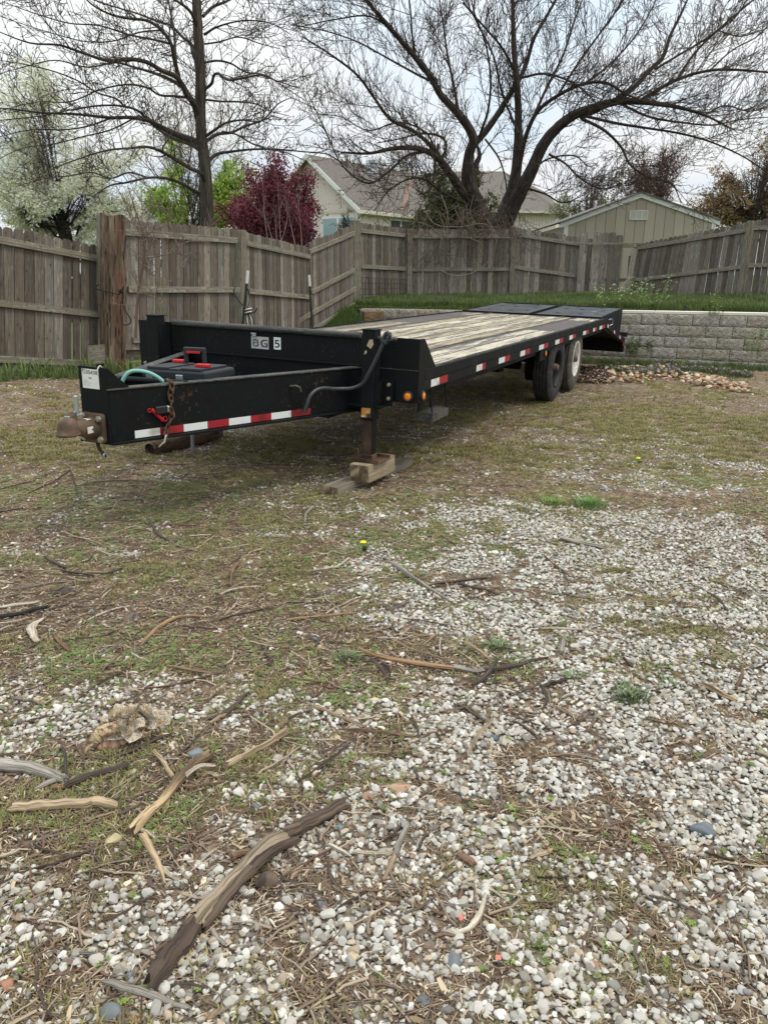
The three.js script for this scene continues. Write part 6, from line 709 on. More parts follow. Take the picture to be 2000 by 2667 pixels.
{
  const b = at(355, 905, 10.6), S = thing('sapling', 'thin bare sapling in front of the fence, right of the thick old post', 'sapling', V(b.x, b.y, b.z)), z3 = (x, y, d = 0) => at(x * .422, 500 + y * .422, 10.6 + d).sub(S.position), sm = M('#6c5a50', 0.9), r = rng(66), T = new Tubes();
  const L = [[[[838, 900], [845, 760], [852, 640], [872, 520], [892, 400], [888, 300], [878, 230], [850, 150], [820, 60], [790, -40]], 8, 2], [[[892, 405], [960, 398], [1060, 375], [1130, 320], [1190, 300], [1290, 310]], 4.4, 1], [[[1090, 372], [1135, 405]], 2, 1], [[[890, 470], [930, 440], [1000, 440]], 2.4, 1], [[[888, 480], [950, 520], [1060, 552]], 2, 1], [[[850, 620], [930, 640], [1000, 660]], 1.8, 1], [[[892, 300], [930, 250], [1000, 220], [1050, 190]], 3, 1], [[[880, 235], [915, 170], [930, 90], [950, 0]], 3.4, 1], [[[872, 215], [830, 190], [800, 130], [780, 60]], 2.6, 1], [[[900, 385], [940, 320], [955, 270]], 2.4, 1], [[[870, 180], [880, 100], [860, 20]], 2.4, 1]];
  L.forEach(([P, w, tip], i) => { const k = 10.6 / FPX / 2 * 1.0, p = smooth(P.map(([x, y]) => z3(x, y, i ? -0.2 * (i % 3) * 0.3 : 0)), 12), tb = new Tubes(); tb.add(p, (u) => Math.max(0.004, lerp(w, tip, u) * k), 6); mesh(i ? 'limb' : 'stem', tb.geo(), i ? M('#8b7a6c', 0.9) : sm, S); for (let c = 2; c < 12; c++) if (r() < 0.75) branch(T, r, p[c], V(r() - .5, r() - .1, r() * .4), 0.15 + .3 * r(), 0.005, { kink: .5, up: .3, depth: 1, tip: .0032, gap: [.14], ang: [30, 60], ratio: [.4, .7], seg: .1 }, 0); }); tag(mesh('twigs', T.geo(), M('#7c6c60', 0.9), S), null, null, null, 'stuff');
  const Vn = thing('bare_vines', 'tangle of dead brown vines hanging over the back fence under the big tree', 'vines', at(1250, 620, 19.5)), z = (x, y, d) => at(600 + x * .422, 380 + y * .422, d).sub(Vn.position), vm = [M('#8d7c6c', .9), M('#5c4d42', .9)];
  [[[1290, 420], [1320, 520], [1292, 620], [1300, 760], [1322, 860], [1290, 945]], [[1400, 440], [1500, 560], [1440, 640], [1450, 720], [1520, 760]], [[1560, 420], [1640, 560], [1600, 700], [1500, 780], [1380, 800], [1300, 770]], [[1130, 480], [1200, 560], [1280, 600], [1350, 650]], [[1100, 510], [1060, 640], [1050, 700]], [[1380, 380], [1430, 470], [1520, 520], [1650, 500]], [[1200, 400], [1260, 480], [1400, 500], [1560, 480], [1660, 540]], [[1620, 640], [1640, 720], [1610, 820]], [[1300, 300], [1340, 420], [1330, 540]], [[1680, 480], [1750, 560], [1700, 640], [1640, 620]], [[1240, 540], [1330, 560], [1450, 560], [1550, 600]], [[1500, 300], [1480, 420], [1540, 500]], [[1160, 470], [1240, 500], [1300, 560], [1290, 640]]].forEach((P, i) => mesh('vine', tube(smooth(P.map(([x, y], k) => z(x, y, 19.55 - 0.12 * Math.sin(k + i))), 24), 0.006 + 0.002 * (i % 3), 5), vm[i % 2], Vn));
  const T2 = new Tubes(), r2 = rng(91); for (let k = 0; k < 150; k++) { const px = 1050 + r2() * 330, py = 520 + r2() * 110, p = at(px, py, 19.5 + r2()).sub(Vn.position); branch(T2, r2, p, V(r2() - .5, -r2() * .8, r2() - .5), 0.4 + r2() * .7, 0.009, { kink: .7, up: -.2, depth: 1, tip: .005, gap: [.25], ang: [30, 70], ratio: [.4, .7], seg: .12 }, 0); } tag(mesh('twigs', T2.geo(), vm[1], Vn), null, null, null, 'stuff');
}

// ---------------------------------------------------------------- sticks, bark and stones lying on the yard
const crop = { A: [0, 1400, .42194], B: [0, 1880, .3014], C: [750, 1380, .45208], D: [1350, 1500, .3918], E: [0, 1850, .60277], F: [1000, 1850, .60277], G: [0, 1200, .60277], H: [1000, 1200, .60277], P: [0, 0, 1] };
const stickTex = (d, m, l, seed, flake) => M('#ffffff', 0.95, { map: tex(256, 512, (i, j) => { const u = i / 256, v = j / 512, a = fbm(u * 12 + seed, v * 5, 4), b = fbm(u * 40, v * 12 + seed, 3), f = fbm(u * 4 + seed, v * 4 + seed * 2, 4); let c = mix3(d, l, clamp(a * 1.4 - 0.2)); c = mix3(c, m, ss(0.5 - flake * .1, 0.62, f) * flake); return mix3(c, d.map((x) => x * 0.6), ss(0.58, 0.72, b) * 0.55); }), bumpMap: barkBump, bumpScale: 0.012 });
const SM = { bare: stickTex(s8(108, 94, 78), s8(184, 166, 140), s8(164, 148, 124), 30, 0.5), bark: stickTex(s8(62, 50, 42), s8(130, 112, 92), s8(110, 94, 80), 3, 0.4), dark: stickTex(s8(52, 44, 38), s8(104, 91, 80), s8(110, 98, 86), 6, 0.3), tan: stickTex(s8(118, 98, 76), s8(190, 166, 132), s8(204, 184, 152), 9, 0.6), pale: stickTex(s8(182, 166, 140), s8(220, 208, 186), s8(226, 216, 198), 12, 0.4), red: stickTex(s8(98, 74, 58), s8(142, 112, 90), s8(152, 122, 98), 15, 0.4), grey: stickTex(s8(116, 108, 98), s8(176, 168, 156), s8(186, 178, 166), 18, 0.4), black: stickTex(s8(18, 18, 19), s8(38, 38, 40), s8(44, 44, 46), 21, 0.3), flaky: stickTex(s8(92, 74, 56), s8(206, 180, 140), s8(150, 126, 98), 24, 0.95), orange: stickTex(s8(122, 92, 64), s8(182, 148, 108), s8(196, 162, 122), 27, 0.5) };
let stickN = 0;
function stick(name, category, label, k, pts, w, m, o = {}) {
  const [ox, oy, s] = crop[k], W = [].concat(w).map((x) => x * s * 0.9), G = pts.map(([x, y]) => gp(ox + x * s, oy + y * s)), dist = (p) => Math.hypot(p.x, p.z) / 1, rr = (p, px) => Math.max(0.0035, px / 2 * (Math.abs(p.z) * CP + (EYE - p.y) * SP) / FPX);
  const base = G[Math.floor(G.length / 2)].clone(), t = o.into ?? thing(name, label, category, base, o.group), org = o.into ? t.position : base, n = Math.max(8, G.length * 5), sd = ++stickN;
  const C = new THREE.CatmullRomCurve3(G, false, 'centripetal'), P = C.getPoints(n), rad = (u) => { const f = u * (W.length - 1), i = Math.min(W.length - 2, Math.floor(f)), px = W.length > 1 ? lerp(W[i], W[i + 1], f - i) : W[0] * (1.08 - 0.3 * u); return rr(P[Math.round(u * n)], px) * (1 + 0.09 * (vn(u * 9 + sd * 3, sd) - .5) * 2) * (u < 0.02 || u > 0.98 ? 0.9 : 1); };
  const Q = P.map((p, i) => { const u = i / n, r = rad(u); return p.clone().add(V((vn(u * 7, sd * 5) - .5) * r * .3, r * (o.flat ? 0.55 : 0.72) + 0.006 + (o.lift ?? 0) * Math.sin(u * Math.PI) + (vn(u * 5 + 3, sd * 7)) * 0.006 + (vn(u * 13 + 3, sd * 3) - .5) * r * .3, (vn(u * 7 + 9, sd * 9) - .5) * r * .3)).sub(org); });
  const tb = new Tubes(); tb.add(Q, (u) => rad(u), W[0] > 14 ? 12 : 7, { cap: true, jag: 2.2, wob: W[0] > 14 ? 0.2 : 0.26, seed: sd, flat: o.flat ?? 1, u0: sd * 0.37, v0: sd * 0.71, uw: 0.6 }); mesh(o.part ?? (name === 'twig' ? 'stem' : 'wood'), tb.geo(), SM[m], t); return t;
}
const S = (label, k, pts, w, m, o) => stick('fallen_stick', 'stick', label, k, pts, w, m, o), TONE = { bark: 'brown', dark: 'dark', tan: 'tan', pale: 'pale', red: 'reddish', grey: 'grey', black: 'black', flaky: 'flaky', orange: 'orange-brown' }, taken = new Set();
// what the small twigs lie beside, as places on the yard
const MARKS = [['the largest branch', 640, 2300], ['the torn rotten wood', 320, 1930], ['the charred board', 60, 1605], ['the long curved stick', 1180, 1750], ['the dandelion in the moss', 946, 1433], ['the grey driftwood', 70, 2020], ['the pale barkless log', 165, 2112], ['the flaky forked branch', 450, 2080], ['the dark blue-grey rock', 1830, 2165], ['the coral-pink flag', 1200, 2410], ['the orange painted stick', 1405, 2235], ['the orange-tan arched stick', 445, 1660], ['the long flat pale splinter', 1485, 1647], ['the rotten yellow-brown wood', 1865, 1810], ['the dark two-legged stick', 1440, 1795], ['the wide blue-green weed', 1640, 1822], ['the jack timbers', 960, 1240], ['the two grass tufts', 1490, 1318], ['the curved pale bark piece', 90, 1640], ['the knobbly tan stick', 670, 1965], ['the white curved stick', 620, 1540], ['the V of two sticks', 500, 1770], ['the pale split stick', 1090, 1515], ['the pale crooked stick', 1240, 1700], ['the dark curved stick at left', 240, 1497], ['the dark flaky bark clump', 342, 1613], ['the bent tan stick', 1250, 1930], ['the oval grey stone', 512, 1967], ['the broken wood chunk', 693, 2303], ['the split grey stick', 380, 2605], ['the hooked pale stick', 1225, 2420]];
function TW(k, pts, w, m) {
  const [ox, oy, s] = crop[k], P = pts.map(([x, y]) => [ox + x * s, oy + y * s]), c = P[Math.floor(P.length / 2)], e = P[P.length - 1], len = Math.hypot(e[0] - P[0][0], e[1] - P[0][1]), [l, r2] = P[0][0] < e[0] ? [P[0], e] : [e, P[0]], a = Math.atan2(l[1] - r2[1], r2[0] - l[0]) * 57.3;
  const size = len < 32 ? 'tiny' : len < 48 ? 'short' : len < 68 ? 'thin' : len < 92 ? 'slim' : len < 130 ? 'long thin' : 'very long thin', tilt = Math.abs(a) < 14 ? 'lying level' : a > 62 || a < -62 ? 'pointing at the viewer' : a > 0 ? 'rising to the right' : 'falling to the right';
  const near = MARKS.map(([n, x, y]) => [n, c[0] - x, c[1] - y]).sort((p, q) => Math.hypot(p[1], p[2]) - Math.hypot(q[1], q[2])), side = ([n, dx, dy]) => (Math.abs(dx) > Math.abs(dy) * 1.2 ? (dx < 0 ? 'left of ' : 'right of ') : dy < 0 ? 'behind ' : 'in front of ') + n;
  let label = '', first = ''; for (const j of [0, 1, 2, 3, 4, 5]) { label = `${size} ${TONE[m]} twig ${tilt}, ${side(near[0])}` + (j ? ` and ${side(near[j]).replace(' of the ', ' of ').replace('behind the ', 'behind ').replace('in front of the ', 'before ')}` : ''); first ||= label; if (label.split(' ').length > 16) { label = first; continue; } if (!taken.has(label)) break; }
  if (taken.has(label)) label = `${size} ${TONE[m]} twig ${tilt}, ${side(near[2])}`;
  taken.add(label); return stick('twig', 'twig', label, k, pts, w, m, { group: 'thin twigs on the ground' });
}
{ // the large branch in front: dark bark at both ends, bare pale wood between
  const b = stick('fallen_branch', 'branch', 'largest fallen branch, dark bark at both ends and bare wood between', 'E', [[1480, 430], [1400, 485], [1300, 540], [1230, 580]], [58, 66, 70, 74], 'bark', { part: 'barked_end' }); stick('', '', '', 'E', [[1240, 575], [1150, 625], [1060, 715], [970, 810], [890, 900], [830, 965]], [74, 82, 84, 86, 88, 92], 'bare', { into: b, part: 'bare_wood' }).name; stick('', '', '', 'E', [[860, 930], [780, 1050], [720, 1140], [665, 1200]], [92, 96, 98, 96], 'bark', { into: b, part: 'barked_end' }); for (const [q, ww, lf] of [[[[1290, 578], [1150, 668], [1060, 760], [960, 870], [880, 960]], [40, 52, 54, 52, 44], 0.012], [[[1330, 528], [1250, 562], [1200, 590]], [40, 40, 14], 0.022], [[[900, 900], [850, 950], [800, 1010]], [12, 44, 50], 0.02]]) stick('', '', '', 'E', q, ww, 'bark', { into: b, part: 'bark_strip', lift: lf });
  const c = S('flaky tan branch with a side fork, pointing at the pale yellow stone', 'E', [[905, 212], [850, 255], [790, 312], [700, 412], [640, 475], [575, 545]], [46, 44, 50, 46, 48, 58], 'flaky'); stick('', '', '', 'E', [[795, 310], [860, 288], [930, 258]], [24, 20, 14], 'pale', { into: c, part: 'side_fork', lift: 0.02 });
}
S('short tan stick leaning against the flaky forked branch', 'E', [[668, 192], [710, 245], [755, 312]], [22, 24, 24], 'tan');
S('split grey weathered stick below the lower end of the largest branch', 'E', [[455, 1192], [560, 1222], [690, 1262], [822, 1308]], [26, 42, 40, 24], 'grey', { flat: .7 });
S('knobbly tan stick with a broken knuckle, above the gravel right of the forked branch', 'E', [[1240, 112], [1170, 155], [1100, 195], [975, 262]], [40, 30, 30, 36], 'tan'); S('thin straight pale stick pointing right from the knobbly tan stick', 'E', [[1232, 132], [1340, 138], [1450, 142]], [12, 11, 8], 'pale');
{ const b = S('dark barked stick with a freshly split yellow end beside the grey driftwood', 'E', [[560, 255], [480, 280], [400, 302], [320, 335], [275, 348]], [30, 34, 34, 36, 32], 'dark'); stick('', '', '', 'E', [[285, 345], [250, 350], [212, 352]], [30, 26, 8], 'orange', { into: b, part: 'split_end' }); stick('', '', '', 'E', [[555, 258], [580, 245]], [22, 8], 'grey', { into: b, part: 'frayed_end' }); }
{ const b = stick('driftwood', 'driftwood', 'thick smooth grey weathered wood at the left edge with a gnarled end', 'E', [[-90, 268], [0, 268], [120, 268], [200, 290], [280, 318]], [60, 70, 72, 60, 46], 'grey', { flat: .75 }); stick('', '', '', 'E', [[280, 305], [220, 330], [150, 355]], [34, 40, 20], 'grey', { into: b, part: 'gnarled_end', flat: .7 }); }
S('pale barkless log end among clover with a small knot on top', 'E', [[55, 442], [180, 438], [320, 430], [430, 425], [505, 432]], [62, 60, 54, 60, 40], 'tan', { flat: .8 });
S('dark curved twig standing up behind the grey driftwood', 'E', [[262, 185], [288, 230], [288, 300]], [12, 16, 16], 'dark', { lift: 0.03 });
{ const b = stick('root_piece', 'root', 'forked pale root piece below the pale yellow stone', 'E', [[620, 560], [655, 620], [690, 690], [715, 770]], [40, 34, 26, 12], 'flaky'); stick('', '', '', 'E', [[672, 660], [715, 715], [772, 752]], [22, 22, 12], 'pale', { into: b, part: 'fork' }); }
S('slim dark grey stick pointing up to the right above the largest branch', 'E', [[1500, 168], [1410, 242], [1290, 322]], [12, 20, 12], 'dark'); S('thin brown stick lying right of the broken wood chunk', 'E', [[1430, 618], [1340, 665], [1220, 735]], [12, 14, 10], 'red'); S('short pale bent stick right of the broken wood chunk', 'E', [[1425, 600], [1470, 622], [1515, 642]], [20, 22, 14], 'pale'); S('white barkless stick lying flat beside the short pale bent stick', 'E', [[1525, 634], [1600, 636], [1690, 642]], [22, 22, 18], 'pale');
S('dark thin stick in the mulch left of the largest branch', 'E', [[455, 925], [520, 900], [600, 855], [680, 806]], [18, 16, 13, 8], 'bark'); S('short flat grey stick near the bottom left among gravel', 'E', [[345, 1066], [420, 1072], [500, 1068]], [18, 20, 12], 'grey', { flat: .6 }); S('brown stick slanting through clover below the pale barkless log', 'E', [[150, 705], [260, 672], [410, 615]], [10, 18, 14], 'bark'); S('long dark bark-covered stick under the torn rotten wood', 'B', [[1480, 135], [1300, 205], [1150, 280], [1000, 350]], [26, 36, 34, 16], 'dark'); S('thin black twig by the oval grey stone', 'E', [[865, 118], [820, 170], [765, 208]], [10, 12, 8], 'dark');
S('grey and tan broken stick standing out in the middle gravel', 'F', [[98, 528], [70, 590], [48, 650]], [28, 30, 26], 'grey'); S('tan lower half of the broken stick in the middle gravel', 'F', [[46, 652], [25, 700], [-5, 755]], [26, 28, 20], 'tan'); S('tan stick with a bend, upper part of the gravel right of centre', 'F', [[468, 58], [420, 105], [390, 150], [362, 210]], [16, 20, 22, 16], 'tan'); S('curved reddish twig left of the bent tan stick', 'F', [[300, 100], [210, 112], [110, 165]], [10, 14, 12], 'red'); S('hooked pale stick beside the faded orange flag in the gravel', 'F', [[438, 818], [418, 885], [375, 955], [320, 980], [250, 970]], [22, 28, 32, 24, 14], 'pale'); S('dark curved twig beside the grey and tan broken stick', 'F', [[192, 548], [165, 580], [148, 622]], [12, 16, 12], 'dark'); S('long straw-coloured stem lying straight on the gravel', 'F', [[712, 538], [800, 605], [905, 698]], [8, 9, 6], 'pale'); S('short tan stick with orange paint on one end', 'F', [[625, 658], [670, 640], [722, 628]], [24, 26, 24], 'tan'); S('stubby red-brown stick with a cut end in the gravel', 'F', [[330, 650], [355, 668], [385, 688]], [42, 42, 38], 'red'); S('small orange-brown stick on the gravel above the orange painted stick', 'F', [[692, 342], [672, 362], [648, 388]], [14, 18, 14], 'orange');
{ const b = S('long curved stick, tan at the left and grey at the right, in the middle ground', 'C', [[405, 702], [470, 728], [560, 755], [700, 785], [850, 808], [960, 820]], [22, 26, 30, 30, 32, 34], 'orange'); stick('', '', '', 'C', [[950, 818], [1040, 830], [1130, 832]], [34, 34, 32], 'grey', { into: b, part: 'grey_middle' }); stick('', '', '', 'C', [[1120, 830], [1220, 822], [1320, 800], [1400, 772], [1495, 752]], [30, 28, 26, 22, 14], 'dark', { into: b, part: 'barked_end' }); }
S('pale split stick running down to a dark tip at the left rim of the gravel', 'C', [[605, 212], [700, 278], [800, 345], [910, 412]], [34, 26, 22, 14], 'grey'); S('dark straight stick crossing behind the pale split stick', 'C', [[810, 334], [900, 320], [1020, 306], [1148, 290]], [14, 18, 18, 16], 'bark'); S('brown stick pointing right from the pale split stick', 'C', [[980, 324], [1080, 345], [1140, 360], [1225, 395]], [18, 18, 16, 10], 'bark'); S('pale crooked stick with a hooked top above the long curved stick', 'C', [[1035, 655], [1022, 690], [1080, 720], [1155, 756]], [14, 22, 20, 20], 'tan', { lift: 0.015 }); S('thin pale stick lying above the long curved stick', 'C', [[600, 648], [720, 705], [870, 748]], [14, 14, 8], 'tan'); S('white forked twig above the long curved stick', 'C', [[488, 634], [590, 636], [660, 640], [722, 622]], [10, 14, 12, 8], 'pale'); S('bent brown stick just below the tan end of the long curved stick', 'C', [[478, 752], [530, 810], [568, 860], [580, 915]], [16, 20, 22, 18], 'bark'); S('thick dark stick passing under the long curved stick', 'C', [[1205, 768], [1165, 830], [1110, 885], [1065, 910]], [24, 32, 36, 26], 'dark');
{ const b = S('dark two-legged stick at the edge of the gravel, right of centre', 'C', [[1600, 880], [1530, 900], [1460, 930]], [22, 30, 28], 'dark'); stick('', '', '', 'C', [[1462, 930], [1488, 985], [1468, 1050]], [22, 22, 16], 'bark', { into: b, part: 'second_leg' }); }
S('tan stick on the mulch at the left of the middle ground', 'C', [[-10, 532], [120, 518], [250, 505], [395, 490]], [18, 18, 16, 14], 'orange'); S('tan and grey stick sloping into the gravel below the mulch patch', 'C', [[150, 1038], [260, 1080], [340, 1115], [425, 1155]], [24, 24, 22, 20], 'tan'); S('thin curved stem on the gravel above the dark green tuft', 'C', [[1098, 488], [1108, 560], [1140, 620], [1172, 675]], [7, 8, 8, 6], 'red'); S('brown curved stick low in the gravel, right of the mulch', 'C', [[880, 965], [960, 1025], [1040, 1045], [1125, 1118]], [10, 18, 18, 20], 'bark'); S('pale smooth bent stick on moss below the dandelion', 'C', [[108, 250], [210, 240], [300, 215], [352, 178]], [10, 14, 14, 12], 'pale'); S('brown stick lying in the far gravel patch at the right', 'C', [[1475, 165], [1550, 225], [1618, 282]], [10, 16, 16], 'red'); S('grey log piece lying on the far gravel patch', 'H', [[762, 348], [850, 368], [942, 388]], [20, 26, 22], 'grey');
S('long flat pale splinter on the gravel, right of centre', 'D', [[140, 366], [280, 370], [420, 376], [552, 384]], [12, 26, 24, 14], 'pale', { flat: .5 }); S('pale curved splinter just below the long flat splinter', 'D', [[375, 416], [490, 408], [625, 384]], [10, 16, 10], 'tan'); S('short upright grey wood piece below the long flat splinter', 'D', [[300, 425], [292, 470], [283, 525]], [20, 40, 44], 'grey', { flat: .7 }); S('thick rotten yellow-brown wood piece at the right side', 'D', [[1195, 732], [1270, 770], [1350, 815], [1445, 858]], [36, 60, 54, 44], 'flaky', { flat: .7 }); S('two-knuckled small brown stick in the right gravel', 'D', [[690, 525], [700, 570], [765, 632]], [20, 22, 14], 'bark'); S('yellow-tan thin stick in the right gravel', 'D', [[540, 722], [620, 742], [715, 770]], [14, 14, 10], 'orange'); S('grey-brown stick continuing from the yellow-tan thin stick', 'D', [[650, 733], [740, 735], [840, 762], [942, 798]], [14, 16, 14, 12], 'bark'); S('brown stick with a broken tip near the top of the right side', 'D', [[1235, 115], [1320, 168], [1388, 255]], [10, 20, 20], 'bark'); S('reddish stick lying upright near the right edge', 'D', [[1475, 615], [1478, 690], [1440, 765]], [22, 28, 24], 'red'); S('dark curved stick cut by the right edge', 'D', [[1700, 540], [1630, 612], [1500, 645]], [18, 18, 10], 'dark');
S('dark curved stick lying on wood chips in the left middle ground', 'A', [[375, 212], [470, 235], [580, 240], [680, 235], [765, 202]], [14, 18, 16, 16, 12], 'dark'); S('rough brown stick end above the dark curved stick at left', 'A', [[285, 138], [340, 172], [412, 200]], [24, 26, 18], 'bark'); S('red-brown bent stick standing up from the moss', 'A', [[1485, 162], [1440, 220], [1425, 315]], [18, 24, 20], 'red'); S('white curved stick on moss left of the mulch patch', 'A', [[1355, 362], [1420, 338], [1500, 320], [1610, 314]], [10, 16, 14, 10], 'pale'); S('orange-tan arched stick on the moss at left', 'A', [[868, 685], [920, 630], [1000, 565], [1100, 515], [1245, 505]], [18, 26, 26, 24, 18], 'orange'); S('short red-brown stick beside the clover at the left', 'A', [[328, 612], [370, 665], [435, 722]], [14, 24, 26], 'red'); S('short pale stick below the orange-tan arched stick', 'A', [[815, 730], [860, 755], [918, 782]], [16, 18, 14], 'pale'); S('tan stick forming the upper arm of a V on the mulch', 'A', [[1035, 808], [1130, 832], [1250, 846], [1375, 850]], [18, 22, 20, 18], 'tan'); S('brown stick forming the lower arm of a V on the mulch', 'A', [[895, 952], [1050, 930], [1200, 895], [1370, 852]], [12, 16, 16, 14], 'red'); S('grey slender stick at far left above the bark pile', 'A', [[100, 332], [210, 312], [300, 295], [475, 280]], [8, 14, 14, 10], 'grey'); S('pale stick at the left edge just above the charred board', 'A', [[-40, 448], [80, 436], [170, 426], [250, 412]], [16, 22, 22, 20], 'pale'); S('long thin dark stick crossing moss in the middle', 'A', [[1355, 522], [1480, 492], [1570, 472], [1690, 446]], [8, 14, 12, 10], 'dark'); S('dark stick pointing up right into the gravel in the middle', 'A', [[1400, 1112], [1460, 1050], [1530, 980]], [26, 30, 20], 'bark'); S('pale split foot of the dark stick in the middle gravel', 'A', [[1300, 1165], [1350, 1135], [1400, 1110]], [20, 26, 24], 'tan');
{ const t = stick('charred_board', 'board', 'black charred board at the left edge of the yard', 'A', [[-60, 512], [60, 500], [180, 476], [298, 446]], [38, 42, 44, 36], 'black', { flat: .55, part: 'board_body' }); stick('bark_piece', 'bark', 'curved pale bark piece like a shell, below the charred board', 'A', [[275, 508], [215, 560], [205, 610], [240, 668]], [20, 60, 64, 44], 'pale', { flat: .35, part: 'bark_shell' }); }
